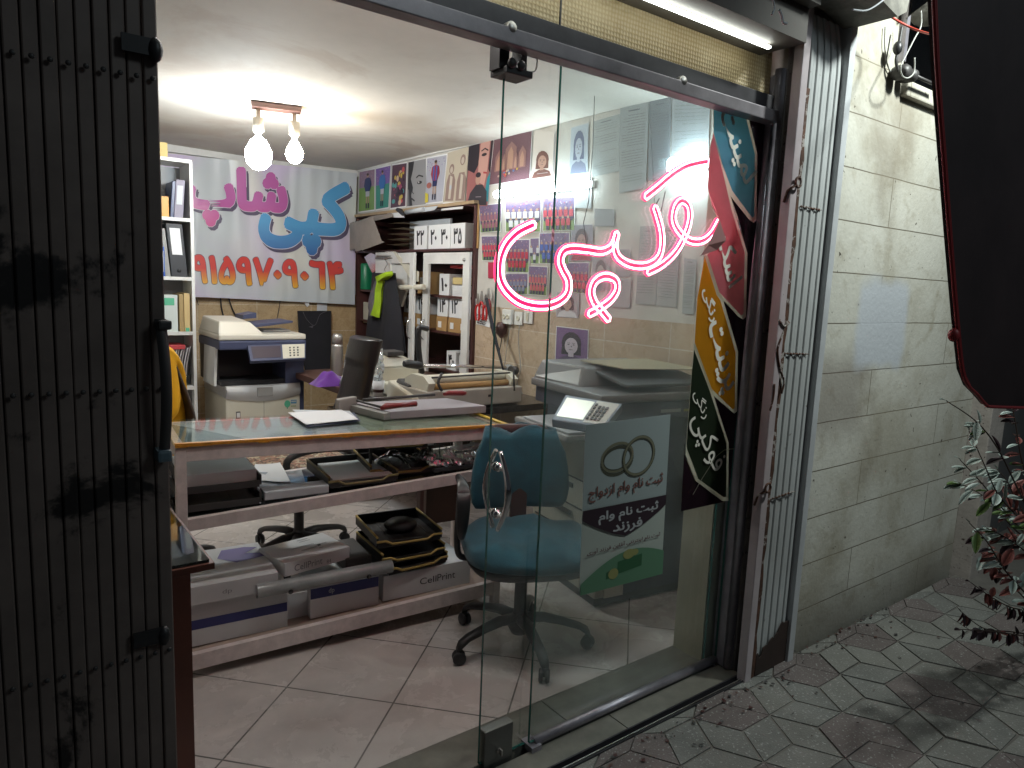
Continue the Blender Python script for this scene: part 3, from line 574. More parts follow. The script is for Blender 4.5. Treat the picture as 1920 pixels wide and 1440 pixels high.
mb.tube([PY(*z3(1090, 660), NY), PY(*z3(1060, 100), 1.69)], .0008, 5); mb.tube([PY(*z3(735, 0), 1.69), PY(*z3(725, 300), 1.69), PY(*z3(700, 620), 1.70), PY(*z3(670, 745), 1.70), PY(*z3(690, 890), 1.70)], .0012, 5)
mb.build('hanging_wire', m_dark, nn_)
# ---- sticker panel of four slanted tabs
SX, SZ, SY = 1.95, .62, 1.611
z5 = zz(1260, 180, 3.43); z6 = zz(1260, 560, 3.43)
def sp(f): return lambda *q: [(lambda p: (p.x-SX, p.z-SZ))(PY(*f(*t), SY)) for t in q]
A1, A2 = sp(z5), sp(z6)
art = Art(V((SX, SY, SZ)), V((SX+.4, SY, SZ)), V((SX+.4, SY, SZ+1.55)), V((SX, SY, SZ+1.55)), .4, 1.55)
m_sblack = M('sticker_black', (.016, .006, .012), .25); m_cream = M('sticker_cream', (.52, .50, .40), .35)
art.lay()
art.poly(m_sblack, A1((487, 126), (605, 150), (575, 520), (545, 800), (541, 795), (547, 372)))
art.poly(m_sblack, A1((378, 650), (498, 800), (522, 814), (545, 800), (510, 1100), (482, 1010), (430, 800)))
art.poly(m_sblack, A1((482, 1010), (510, 1100))+A2((462, 300), (420, 720), (414, 722), (420, 340), (322, 0))+A1((425, 1420), (455, 1437), (472, 1420)))
art.poly(m_sblack, A2((258, 618), (395, 738), (414, 722), (420, 720), (395, 960), (362, 1300), (356, 1300), (358, 925)))
art.poly(m_sblack, A2((84, 935), (80, 1000), (148, 1170), (320, 1300), (362, 1300), (56, 1368), (80, 935)))
m_sblue = M('sticker_blue', (.13, .42, .62), .3, var=.1, scale=4); m_spink = M('sticker_pink', (.66, .20, .26), .3, var=.15, scale=5); m_sor = M('sticker_orange', (.66, .30, .02), .3, var=.12, scale=4); m_sgr = M('sticker_green', (.020, .032, .018), .3, var=.1)
art.lay().poly(m_cream, A1((470, 122), (487, 126), (547, 372), (541, 795), (522, 814), (498, 800), (372, 640), (355, 600), (265, 235), (262, 75)))
art.lay().poly(m_sblue, A1((265, 76), (468, 121), (530, 372), (526, 770), (515, 785), (385, 610), (280, 330), (265, 230)))
art.lay().poly(m_cream, A1((262, 232), (300, 350), (350, 590), (372, 640), (400, 760), (482, 1010), (472, 1420), (455, 1437), (425, 1420), (285, 1275), (205, 1022), (320, 930), (310, 830), (250, 700), (225, 590), (240, 330)))
art.lay().poly(m_spink, A1((262, 240), (350, 610), (380, 740), (464, 1010), (456, 1400), (440, 1412), (300, 1262), (222, 1022), (322, 930), (312, 830), (252, 700), (227, 590), (242, 330)))
art.lay().poly(m_cream, A1((207, 1028), (225, 1028), (300, 1265))+A2((322, 0), (420, 340), (414, 722), (395, 738), (255, 615), (240, 590), (133, 300), (155, 0)))
art.lay().poly(m_sor, A1((205, 1032), (282, 1280))+A2((305, 10), (403, 345), (398, 700), (385, 712), (250, 580), (140, 280), (157, 0)))
art.lay().poly(m_cream, A2((133, 282), (150, 310), (245, 570), (358, 925), (356, 1300), (320, 1300), (148, 1170), (80, 1000), (84, 935), (120, 480)))
art.lay().poly(m_sgr, A2((134, 325), (235, 590), (344, 930), (342, 1270), (325, 1275), (160, 1155), (90, 965), (86, 935), (120, 480)))
art.lay()
def backlit(m, f=.68):
    nt = m.node_tree; N = nt.nodes; L = nt.links; b = N['Principled BSDF']; out = N['Material Output']; tl = N.new('ShaderNodeBsdfTranslucent'); x = N.new('ShaderNodeMixShader'); x.inputs[0].default_value = f
    if b.inputs['Base Color'].is_linked: L.new(b.inputs['Base Color'].links[0].from_socket, tl.inputs[0])
    else: tl.inputs[0].default_value = b.inputs['Base Color'].default_value
    L.new(b.outputs[0], x.inputs[1]); L.new(tl.outputs[0], x.inputs[2]); L.new(x.outputs[0], out.inputs[0])
for m_ in (m_spink, m_sblue, m_sor, m_cream): backlit(m_)
m_letter = M("sticker_letter", (.9, .88, .80), .45)
backlit(m_sgr, .3); backlit(m_sblack, .25)
def txt(f, body, p0, p1, tall, m=m_letter, o=.05):
    (x0, y0), (x1, y1) = f(p0, p1); L_ = math.hypot(x1-x0, y1-y0); r_ = math.atan2(y1-y0, x1-x0)
    art.k += 1; art.text(m, fa(body), (x0+x1)/2, (y0+y1)/2, 0, r_, o*.5, wide=L_, tall=tall)
txt(A1, 'لمینت', (330, 95), (490, 545), .105); txt(A1, 'اسک', (330, 900), (400, 1205), .085)
txt(A1, 'رنگی', (205, 1235), (262, 1440), .055); txt(A2, 'پرینت', (235, 165), (350, 585), .105)
txt(A2, 'رنگی', (140, 590), (210, 755), .055, o=.015); txt(A2, 'فوکپی', (135, 745), (285, 1095), .115, o=.015)
art.lay().stroke(m_cream, A2((120, 1255), (180, 1150), (270, 1010), (320, 970), (385, 960)), .0035)
st_ = art.build('sticker_panel'); tag(st_, 'black sticker strip with blue, pink, orange and dark green slanted tabs lettered in Persian', 'sticker')
mb = MB(); q = [PY(*z5(*t), SY-.004) for t in ((225, 595), (262, 700), (315, 820), (318, 930), (290, 990), (180, 1030), (215, 960), (270, 800))]
mb.faces([q[0], q[1], q[2], q[3]+V((0, -.02, 0)), q[4], q[5], q[6]+V((0, -.01, 0)), q[7]+V((0, -.025, 0))], [(0, 1, 7), (1, 2, 7), (2, 3, 7), (3, 6, 7), (3, 4, 6), (4, 5, 6)]); o = mb.build('peeled_flap', M('peeled_pink', (.62, .33, .33), .5), st_)
ORG[st_.name] = V((0, 0, 0))
# ---- wedding ring / child loan poster
pq = [PY(x, y, 1.614) for x, y in ((1086, 1116), (1240, 1075), (1257, 777), (1098, 797))]
art = Art(*pq, .42, .594, step=.0004); bgc = col(.40, .48, .49); m_pw = col(.50, .57, .53); m_pd = M('poster_aubergine', (.045, .028, .04), .4)
art.back(m_paper2, .0008); art.lay().rect(bgc, 0, .30, .42, .594); art.rect(m_pw, 0, 0, .42, .2995)
gold = M('ring_gold', (.24, .24, .17), .4); gold2 = M('ring_shade', (.10, .105, .08), .4)
def ring2(cx, cy, rx, ry, w, m, rot=0):
    pts = [(cx+rx*cos(t)*cos(rot)-ry*sin(t)*sin(rot), cy+rx*cos(t)*sin(rot)+ry*sin(t)*cos(rot)) for t in [k*2*pi/30 for k in range(31)]]; art.stroke(m, pts, w)
art.lay(); ring2(.155, .455, .075, .048, .012, gold2, .1); art.lay(); ring2(.155, .468, .075, .048, .010, gold, .1); art.lay(); ring2(.155, .463, .066, .038, .004, gold2, .1)
art.lay(); ring2(.262, .460, .078, .066, .014, gold2, .25); art.lay(); ring2(.262, .462, .077, .066, .008, gold, .25)
art.lay().text(M('faded_red', (.24, .115, .10), .5), fa('ثبت نام وام ازدواج'), .21, .355, 0, .03, .02, wide=.37, tall=.052)
art.lay().poly(m_pd, [(0, .30)]+[(.42*k/16, .30-.085-.035*sin(pi*k/16)+.0*k+(.05 if k in (0, 16) else .012*abs(k-8)/2)) for k in range(17)]+[(.42, .30)])
art.lay().text(m_paper2, fa('ثبت نام وام'), .225, .262, 0, .0, .03, wide=.30, tall=.045); art.text(m_paper2, fa('فرزند'), .22, .215, 0, 0, .03, wide=.145, tall=.042)
art.lay().text(M('faded_wine', (.15, .07, .08), .5), fa('ثبت نام اینترنتی آنلاین فرزند آوری'), .21, .150, 0, .03, .02, wide=.37, tall=.022)
art.lay().poly(col(.13, .29, .18), [(0, .0), (.42, 0), (.42, .09)]+[(.42-.42*k/14, .085+.05*sin(pi*(k+.5)/15)-.05*(k/14)**2) for k in range(15)])
art.lay().poly(col(.04, .15, .07), [(.175, .045), (.30, .055), (.30, .10), (.175, .09)]); art.poly(col(.04, .15, .07), [(.12, .035), (.16, .04), (.16, .07), (.12, .06)])
art.lay().ell(col(.35, .36, .14), .155, .05, .025, .020); art.ell(col(.35, .36, .14), .23, .11, .03, .018); art.ell(col(.35, .36, .14), .26, .112, .02, .012)
tag(art.build('loan_poster'), 'poster with two linked rings over a dark band of Persian lettering, taped to the glass', 'poster')

# ================================================================== PICTURES ON THE SIDE WALL
z2 = zz(640, 220, 3.4286); WX = 2.944
def wart(f, *q, h=1.4, X=WX): return Art(*[PX(*f(*t), X) for t in q], 1, h, step=.0006)
def team(a, shirt, h, n=6, bgc=(.16, .12, .22), grass=(.20, .30, .12), kit2=(.06, .06, .1)):
    g1, g2, sk = col(*bgc), col(*grass), col(.40, .27, .20); sh = col(*shirt); k2 = col(*kit2)
    a.lay().rect(g1, .02, .35*h, .98, .98*h); a.rect(g2, .02, .02*h, .98, .35*h); a.lay()
    for i in range(26): a.rect(col(*random.choice(((.35, .2, .28), (.1, .1, .25), (.4, .35, .4), (.3, .08, .12)))), *(lambda x, y: (x, y, x+.03, y+.03))(random.uniform(.04, .93), random.uniform(.6, .92)*h))
    for row, y in ((0, .42*h), (1, .16*h)):
        for i in range(n-row):
            x = .10+(.8)*(i+.5*row)/(n-1); w = .36/n; a.lay() if i == 0 else None
            a.rect(sh, x-w, y, x+w, y+.20*h); a.rect(k2, x-w*.8, y-.12*h, x+w*.8, y-.001); a.ell(sk, x, y+.245*h, w*.62, .045*h, 8)
def face(a, h, bgc, hair, skin, coat, ink=(.03, .03, .04)):
    a.lay().rect(col(*bgc), .02, .02*h, .98, .98*h); a.lay().poly(col(*coat), [(.05, .02*h), (.95, .02*h), (.85, .20*h), (.62, .28*h), (.38, .28*h), (.15, .20*h)])
    a.lay().ell(col(*hair), .5, .60*h, .30, .29*h); a.poly(col(*hair), [(.22, .6*h), (.2, .3*h), (.8, .3*h), (.78, .6*h)]); a.lay().ell(col(*skin), .5, .53*h, .20, .21*h); a.rect(col(*skin), .42, .25*h, .58, .35*h)
    a.lay(); i = col(*ink)
    for sx in (-1, 1): a.ell(i, .5+sx*.08, .56*h, .035, .012*h, 8); a.rect(i, .5+sx*.08-.045, .595*h, .5+sx*.08+.045, .605*h)
    a.poly(i, [(.49, .50*h), (.53, .50*h), (.51, .54*h)]); a.rect(i, .44, .425*h, .56, .437*h)
def doc(a, h, paper=(.62, .66, .68), n=18, margin=.1, ink=(.30, .33, .36), blank=.12, head=True):
    p = col(*paper); a.lay().rect(p, 0, 0, 1, h); a.lay(); k = col(*ink)
    if head: a.rect(k, .3, .93*h, .7, .945*h)
    for i in range(n):
        y = h*(.88-.80*i/n)
        if random.random() < blank: continue
        x = margin+random.choice((0, 0, .05, .2)); 
        while x < 1-margin:
            w = random.uniform(.05, .16); a.rect(k, x, y, min(1-margin, x+w), y+.006*h); x += w+.025
def player(a, h, bgc, grass, shirt, x=.5, kneel=False, short=(.5, .5, .55), upper=(.4, .25, .35)):
    a.lay().rect(col(*bgc), .03, .03*h, .97, .97*h); a.rect(col(*grass), .03, .031*h, .97, .58*h) if grass else None; a.lay()
    for i in range(30): a.rect(col(*random.choice((upper, (.25, .2, .4), (.45, .3, .4)))), *(lambda x_, y_: (x_, y_, x_+.035, y_+.02*h))(random.uniform(.05, .9), random.uniform(.66, .93)*h))
    sk = col(.42, .28, .2); sh = col(*shirt); so = col(*short); a.lay()
    a.poly(so, [(x-.11, .36*h), (x+.11, .36*h), (x+.12, .5*h), (x-.12, .5*h)]); a.rect(sk, x-.09, .12*h, x-.03, .36*h); a.rect(sk, x+.03, .12*h, x+.09, .36*h); a.lay()
    a.poly(sh, [(x-.13, .48*h), (x+.13, .48*h), (x+.22, .62*h), (x+.17, .77*h), (x+.06, .80*h), (x-.06, .80*h), (x-.17, .77*h), (x-.22, .62*h)]); a.rect(col(.02, .02, .05), x-.1, .08*h, x-.03, .2*h); a.rect(col(.02, .02, .05), x+.03, .08*h, x+.1, .2*h)
    a.lay().ell(sk, x, .85*h, .065, .045*h, 10); a.ell(col(.05, .03, .02), x, .875*h, .066, .03*h, 10)
def wp(name, a, label, cat='poster', group=None): return tag(a.build(name), label, cat, group)
pg = 'posters in a row along the top of the side wall'
a = wart(z2, (108, 615), (215, 600), (218, 325), (115, 345)); a.back(m_paper); player(a, 1.4, (.30, .20, .28), (.20, .33, .10), (.02, .03, .12), .58); wp('poster', a, 'poster of a footballer in dark kit walking on green grass, first of the top row', group=pg)
a = wart(z2, (219, 600), (305, 585), (320, 302), (220, 325)); a.back(m_paper); player(a, 1.4, (.20, .12, .38), (.05, .25, .20), (.04, .16, .45), .5); wp('poster', a, 'poster of a bending footballer in a blue shirt under a purple stand', group=pg)
a = wart(z2, (312, 592), (415, 577), (425, 285), (325, 302)); a.back(m_paper); a.lay().rect(col(.10, .05, .08), .04, .04, .96, 1.36); a.lay()
for i in range(34): a.ell(col(*random.choice(((.55, .1, .12), (.60, .45, .35), (.10, .35, .35), (.55, .40, .08), (.35, .08, .15), (.04, .03, .05)))), random.uniform(.15, .85), random.uniform(.14, 1.25), random.uniform(.04, .12), random.uniform(.03, .1), 9); a.k += .4
wp('poster', a, 'poster crowded with small red, teal and yellow comic shapes', group=pg)
a = wart(z2, (422, 577), (545, 563), (547, 260), (430, 286)); a.back(m_paper); a.lay().rect(col(.30, .30, .31), .02, .02, .98, 1.38); k_ = col(.03, .03, .035); g_ = col(.16, .16, .17); a.lay().poly(k_, [(.02, .02), (.30, .02), (.22, .35), (.30, .60), (.18, .85), (.28, 1.1), (.35, 1.38), (.02, 1.38)]); a.lay().poly(g_, [(.02, .02), (.14, .02), (.1, .5), (.02, .6)]); a.ell(k_, .66, .70, .13, .05); a.stroke(k_, [(.48, .86), (.62, .92), (.85, .86)], .045); a.lay().ell(col(.45, .45, .46), .62, .71, .04, .03); a.stroke(k_, [(.25, .25), (.42, .16)], .05); a.stroke(k_, [(.3, .6), (.28, .45), (.36, .38)], .03)
wp('poster', a, 'black and white close up poster of half a face with one dark eye', group=pg)
a = wart(z2, (538, 560), (652, 548), (683, 232), (548, 258)); a.back(m_paper); player(a, 1.4, (.42, .43, .50), None, (.30, .03, .06), .5, short=(.02, .03, .1), upper=(.5, .5, .55)); a.lay().poly(col(.04, .12, .40), [(.40, .68), (.46, .68), (.46, 1.1), (.40, 1.08)]); a.poly(col(.04, .12, .40), [(.54, .68), (.60, .68), (.60, 1.08), (.54, 1.1)]); a.ell(col(.35, .12, .10), .22, .55, .13, .09); a.poly(col(.6, .5, .05), [(.03, .05), (.2, .05), (.2, .3), (.03, .35)]); wp('poster', a, 'poster of a footballer in a red and blue striped shirt holding a ball', group=pg)
a = wart(z2, (655, 548), (792, 548), (820, 186), (684, 231)); a.back(m_paper); a.lay().rect(col(.50, .45, .36), 0, 0, 1, 1.4); b_ = col(.27, .19, .17); a.lay()
for x in (.28, .78): a.poly(b_, [(x-.2, .05), (x+.2, .05), (x+.22, .6), (x+.12, .78), (x-.12, .78), (x-.2, .55)]); a.ell(b_, x, .92 if x < .5 else 1.1, .12, .14)
a.lay()
for x in (.28, .78): a.poly(col(.52, .47, .40), [(x-.05, .1), (x+.06, .1), (x+.08, .7), (x-.04, .75)]); a.ell(col(.50, .44, .37), x, .90 if x < .5 else 1.08, .07, .09)
a.ell(col(.45, .50, .55), .30, .42, .05, .07); wp('poster', a, 'beige poster of two faceless brown figures curling off the wall', group=pg)
mb = MB(); q = [PX(*z2(*t), 2.93) for t in ((640, 600), (780, 588), (792, 545), (655, 547))]; mb.hexa([p+V((-.002, 0, 0)) for p in q], q); tag(mb.build('paper_sheet', m_paper), 'blank white sheet hanging over the cupboard edge under the beige poster', 'paper')
a = wart(z2, (800, 571), (940, 571), (978, 145), (822, 187)); a.back(m_paper); a.lay().rect(col(.32, .12, .12), 0, 0, 1, 1.4); k_ = col(.02, .015, .025); a.lay().poly(k_, [(0, .85), (.30, .75), (.48, .95), (.45, 1.4), (0, 1.4)]); a.poly(col(.55, .32, .28), [(.48, .55), (.78, .45), (.86, .8), (.88, 1.4), (.50, 1.4), (.46, 1.0)]); a.poly(col(.02, .22, .28), [(.80, .1), (1, .1), (1, .75), (.88, .6)]); a.lay().poly(k_, [(.90, .8), (1, .7), (1, 1.4), (.92, 1.4)]); a.ell(k_, .68, 1.13, .11, .035); a.stroke(k_, [(.55, 1.22), (.7, 1.26), (.84, 1.2)], .03); a.stroke(col(.4, .05, .06), [(.70, .74), (.86, .72)], .04)
a.lay().poly(col(.03, .025, .035), [(.05, .02), (.95, .02), (.92, .32), (.70, .48), (.42, .48), (.18, .30)]); a.lay().ell(col(.45, .28, .22), .5, .60, .11, .12); a.ell(k_, .5, .70, .115, .06); a.lay().rect(col(.3, .27, .3), .45, .2, .7, .215)
wp('poster', a, 'poster of a man in black below a large face on red and teal', group=pg)
a = wart(z3, (115, 525), (355, 487), (370, 202), (145, 252), h=1.1); a.back(m_paper); a.lay().rect(col(.14, .07, .09), .01, .01, .99, 1.09); a.lay()
for x, w, t in ((.5, .14, .95), (.2, .09, .8), (.8, .09, .8), (.35, .05, .7), (.65, .05, .7)): a.poly(col(.26, .14, .13), [(x-w, .3), (x+w, .3), (x+w, t-.15), (x, t), (x-w, t-.15)]); a.k += 1; a.poly(col(.38, .22, .16), [(x-w*.5, .32), (x+w*.5, .32), (x+w*.5, t-.25), (x, t-.12), (x-w*.5, t-.25)]); a.k += 1
for i in range(16): a.ell(col(*random.choice(((.45, .3, .05), (.35, .05, .05), (.08, .15, .3), (.4, .3, .25)))), random.uniform(.25, .75), random.uniform(.12, .3), .025, .03, 7)
wp('poster', a, 'dark reddish poster of a vaulted hall with tall arches', group=pg)
a = wart(z3, (360, 490), (490, 470), (500, 212), (385, 192)); a.back(m_paper2); a.lay().rect(col(.55, .52, .48), 0, 0, 1, 1.4); face(a, .9, (.55, .52, .48), (.12, .05, .04), (.36, .22, .17), (.14, .06, .05)); a.lay().rect(col(.30, .28, .28), .3, .12, .8, .14); wp('poster', a, 'pale poster with a small sepia portrait of a long haired woman', group=pg)
a = wart(z3, (585, 465), (695, 455), (700, 155), (598, 185)); a.back(m_paper2); face(a, 1.4, (.40, .46, .52), (.10, .12, .20), (.36, .40, .47), (.16, .18, .26)); wp('poster', a, 'faded blue grey portrait sheet behind the dusty glass', group=pg)
tg = 'printed football team photos on the side wall'
for k_, (q, shirt, lab) in enumerate((
    (((65, 805), (185, 795), (190, 628), (57, 642)), (.28, .12, .16), 'team photo in muted maroon kits nearest the cupboard, uppermost'),
    (((212, 800), (420, 800), (425, 600), (208, 612)), (.62, .64, .66), 'large team photo in white kits under the wall tube lamp'),
    (((430, 795), (620, 790), (620, 586), (430, 598)), (.45, .05, .08), 'team photo in red kits right of the white team'),
    (((75, 968), (180, 965), (180, 820), (70, 822)), (.50, .06, .10), 'small team photo in red kits beside the cupboard, below the maroon team'),
    (((215, 1036), (350, 1040), (355, 840), (213, 842)), (.42, .03, .06), 'team photo of players in red inside the big neon loop'),
    (((362, 985), (408, 987), (410, 832), (360, 834)), (.55, .57, .6), 'narrow photo of players in white between two team photos'),
    (((410, 985), (585, 990), (590, 800), (410, 803)), (.05, .10, .35), 'team photo in blue kits'),
    (((213, 1166), (343, 1166), (345, 1042), (213, 1042)), (.20, .22, .32), 'grey blue team photo low inside the neon loop'),
    (((345, 1166), (455, 1175), (460, 1002), (350, 996)), (.48, .12, .14), 'team photo on purple ground beside the grey blue team'),
    (((553, 1150), (700, 1165), (705, 977), (557, 977)), (.55, .04, .07), 'team photo in bright red kits left of the neon dot loop'))):
    h = .72 if q[1][0]-q[0][0] > 100 else 2.4; a = wart(z3, *q, h=h); a.back(m_paper); team(a, shirt, h, 6 if h < 1 else 2); wp('team_photo', a, lab, 'photo', tg)
a = wart(z3, (110, 1070), (165, 1070), (165, 976), (110, 976), h=1.2); a.back(m_paper); a.lay().rect(col(.40, .02, .06), 0, 0, 1, 1.2); wp('photo_print', a, 'small plain crimson print beside the cupboard', 'photo')
a = wart(z3, (590, 970), (725, 970), (725, 752), (600, 756)); a.back(m_paper2); face(a, 1.4, (.22, .22, .26), (.05, .04, .05), (.34, .22, .2), (.30, .05, .07)); wp('portrait_print', a, 'portrait print of a man in a red shirt above the bright red team photo', 'photo')
a = wart(z3, (718, 1150), (825, 1140), (825, 936), (722, 941)); a.back(m_paper2); face(a, 1.4, (.30, .30, .31), (.10, .09, .09), (.42, .38, .36), (.2, .2, .22)); wp('portrait_print', a, 'grey portrait print just above the neon dot loop', 'photo')
a = wart(z3, (510, 1296), (640, 1305), (645, 1152), (515, 1150), h=1.2); a.back(m_paper2); face(a, 1.2, (.34, .32, .33), (.05, .03, .03), (.42, .28, .22), (.62, .62, .64)); wp('portrait_print', a, 'portrait print of a man in a white shirt above the sockets', 'photo')
a = Art(*[PX(x, y, WX) for x, y in ((1040, 684), (1102, 690), (1104, 618), (1043, 611))], 1, 1.15, step=.0006); a.back(m_paper); face(a, 1.15, (.16, .09, .22), (.02, .02, .03), (.50, .44, .50), (.08, .06, .12)); wp('portrait_print', a, 'purple and white portrait print of a bearded man above the large copier', 'photo')
dg_ = 'paper notices on the side wall behind the dusty glass'
for q, h, lab, cc in ((((720, 475), (880, 440), (885, 105), (727, 150)), 1.9, 'tall handwritten notice sheet left of the plain long one', (.46, .50, .50)),
    (((880, 570), (1035, 540), (1055, 35), (887, 66)), 2.8, 'very tall written notice sheet reaching the ceiling', (.42, .46, .47)),
    (((1050, 500), (1175, 480), (1185, 5), (1058, 30)), 2.8, 'dark grey notice sheet left of the bright wall lamp', (.24, .27, .30)),
    (((1185, 470), (1400, 440), (1415, 0), (1190, 4)), 1.9, 'pale notice sheet above the bright wall lamp', (.40, .44, .46)),
    (((620, 655), (715, 662), (722, 480), (620, 488)), 1.5, 'small blank notice beside the red team photo', (.52, .55, .56)),
    (((735, 765), (850, 765), (850, 665), (735, 660)), .8, 'greyish notice with smudged print above the neon curve', (.36, .38, .40)),
    (((860, 1060), (945, 1060), (945, 900), (860, 900)), 1.4, 'small grid form between neon dot and calendar sheet', (.46, .46, .47)),
    (((800, 1236), (940, 1246), (950, 1075), (820, 1075)), 1.0, 'small form sheet right of the neon dot loop', (.50, .50, .50)),
    (((975, 1220), (1095, 1228), (1115, 762), (1004, 765)), 2.6, 'left sheet of the paired yearly calendar', (.50, .50, .49)),
    (((1098, 1228), (1214, 1244), (1240, 760), (1118, 762)), 2.6, 'right sheet of the paired yearly calendar', (.52, .52, .51)),
    (((1250, 1277), (1318, 1281), (1335, 960), (1262, 950)), 3.0, 'narrow white form beside the orange sticker', (.52, .55, .56))):
    cc = tuple(x*.72 for x in cc); a = wart(z3, *q, h=h); a.back(m_paper2); doc(a, h, cc, int(9*h), ink=(.12, .13, .15)); wp('notice_sheet', a, lab, 'notice', dg_)

# ================================================================== BANNER AND LAMPS
m_ban = M('banner_vinyl', (.45, .42, .55), .32, spec=.5); N, L, b = nodes(m_ban); v, o = vecmap(N, L, 'XZY')
n1 = noise(N, L, o, 1.1, 1, .4, .42, .58, .6); n2 = noise(N, L, o, .8, 1, .4, .45, .6, 1.2); c = mix_rgb(N, L, n1, (.58, .62, .65), (.64, .55, .74)); c = mix_rgb(N, L, n2, c, (.68, .68, .64))
L.new(c, b.inputs['Base Color']); nz = N.new('ShaderNodeTexWave'); nz.inputs['Scale'].default_value = .7; nz.inputs['Distortion'].default_value = 9; nz.inputs['Detail'].default_value = 3; mpg = N.new('ShaderNodeMapping'); mpg.inputs['Scale'].default_value = (2.6, 1, .35); L.new(o, mpg.inputs[0]); L.new(mpg.outputs[0], nz.inputs['Vector']); bumpn(N, L, b, nz.outputs[0], .35, .02)
BY = 6.395; bl, br_, trr = V((.85, BY, 1.30)), PY(664, 571, BY), PY(668, 325, BY); tl = V((.85, BY, 2.41))
bn = thing('vinyl_banner', 'glossy lilac banner with large blue and pink Persian lettering and a phone number', 'banner', (1.9, BY, 1.3))
wf = lambda u, v: .012*sin(7*u+3*v)*sin(5*v+2)+.006*sin(23*u+9*v)
def bpt(u, v, off=0): return bl*(1-u)*(1-v)+br_*u*(1-v)+trr*u*v+tl*(1-u)*v+V((0, -.012-wf(u, v)-off, 0))
mb = MB(); mb.grid(lambda u, v: bpt(u, v), 60, 36); mb.build('sheet', m_ban, bn)
zb = zz(280, 150, 3.2)
def buv(x, y):
    p = PY(*zb(x, y), BY); u = (p.x-bl.x)/(br_.x-bl.x); z0 = bl.z+(br_.z-bl.z)*u; z1 = tl.z+(trr.z-tl.z)*u; return u, (p.z-z0)/(z1-z0)
def blet(name, mats, body, box, dy=0, off=.02, raw=False, sh=(10, 16)):
    s_ = body if raw else fa(body); mb = MB()
    layers = [(m_, o_, d_, k_) for k_, (m_, o_, d_) in enumerate(mats)]
    v0, _ = textgeo(s_, off); xs = [p[0] for p in v0]; ys = [p[1] for p in v0]; X0, X1, Y0, Y1 = min(xs), max(xs), min(ys), max(ys)
    for m_, o_, (dx, dy_), k_ in layers:
        vs, fs = textgeo(s_, off+o_); mb.mat(m_); P = []
        for x, y, q in vs:
            t = (x-X0)/(X1-X0); w = (y-Y0)/(Y1-Y0); px = box[0]+(box[2]-box[0])*t+dx; py = (box[3]+(box[1]-box[3])*w)+dy_+box[4]*(t-.5)
            P.append(bpt(*buv(px, py), .004+.0016*k_+.0001*q))
        mb.faces(P, fs)
    mb.build(name, None, bn, recalc=False)
m_bsh = col(.10, .08, .14); m_bol = M('letter_outline', (.68, .66, .72), .35)
def grad(name, c0, c1, z0, z1):
    m = M(name, c0, .35); N, L, b = nodes(m); g = N.new('ShaderNodeNewGeometry'); s = N.new('ShaderNodeSeparateXYZ'); r = N.new('ShaderNodeMapRange'); r.inputs[1].default_value = z0; r.inputs[2].default_value = z1
    L.new(g.outputs['Position'], s.inputs[0]); L.new(s.outputs[2], r.inputs[0]); L.new(mix_rgb(N, L, r.outputs[0], c0, c1), b.inputs['Base Color']); return m
m_bb = grad('print_blue_fade', (.03, .07, .30), (.10, .36, .66), 1.60, 1.95); m_bp = grad('print_pink_fade', (.62, .07, .26), (.50, .12, .38), 1.78, 2.1); m_bn = grad('print_orange_fade', (.80, .46, .05), (.66, .06, .05), 1.38, 1.52)
blet('lettering', [(m_bsh, .022, (14, 20)), (m_bol, .022, (0, 0)), (m_bb, .012, (0, 0))], 'کپی', (650, 600, 1195, 1045, 30), off=.045)
blet('lettering', [(m_bsh, .022, (14, 20)), (m_bol, .022, (0, 0)), (m_bp, .012, (0, 0))], 'شاپ', (215, 525, 822, 885, 30), off=.045)
blet('phone_number', [(m_bsh, .020, (0, 0)), (m_bn, .004, (0, 0))], '۹۱۵۹۷۰۹۰'+chr(0x666)+'۴', (250, 1066, 1160, 1240, 45), off=.038, raw=True)
# cables hanging under the banner and taped notes
for k_, pts in enumerate((((413, 556), (416, 580), (422, 605)), ((428, 556), (436, 580), (448, 602)), ((372, 572), (368, 560), (360, 556)), ((526, 560), (522, 585), (518, 604)))):
    mb = MB(); mb.tube(smoothpath([PY(x, y, 6.42) for x, y in pts], 5), .006 if k_ < 2 else .003, 6); tag(mb.build('hanging_cable', m_black), ['black cable hanging under the banner, nearest the bookshelf', 'thicker black cable dropping behind the copier lid', 'short thin cable tucked under the banner beside the shelf', 'thin cable hanging below the middle of the banner'][k_], 'cable', 'cables under the banner')
a = Art(*[PY(x, y, 6.43) for x, y in ((594, 583), (613, 583), (614, 553), (596, 553))], 1, 1.5, step=.001); a.back(m_paper); doc(a, 1.5, (.60, .62, .66), 8); wp('note_sheet', a, 'small handwritten note taped below the banner above the black garment cover', 'note')
mb = MB(); q = [PY(x, y, 6.42) for x, y in ((572, 570), (576, 576), (580, 572), (579, 562), (573, 562))]; mb.prism(q, (0, .01, 0)); tag(mb.build('note_scrap', m_paper), 'tiny white paper scrap under the banner hem', 'note')
# unseen fill tube added inside the door to brighten floor and counter
t = thing('added_fill_tube', 'added fill light tube on the ceiling just inside the glass front', 'fill light', (1.0, 1.98, 2.46))
mb = MB(); mb.tube([(.35, 1.98, 2.445), (1.85, 1.98, 2.445)], .016, 12); mb.build('tube', M('fill_tube_white', (1, 1, 1), emit=56, ecol=(1, .96, .94)), t); mb = MB(); mb.box((.32, 1.95, 2.465), (1.88, 2.01, 2.495)); mb.build('fitting', m_white, t)
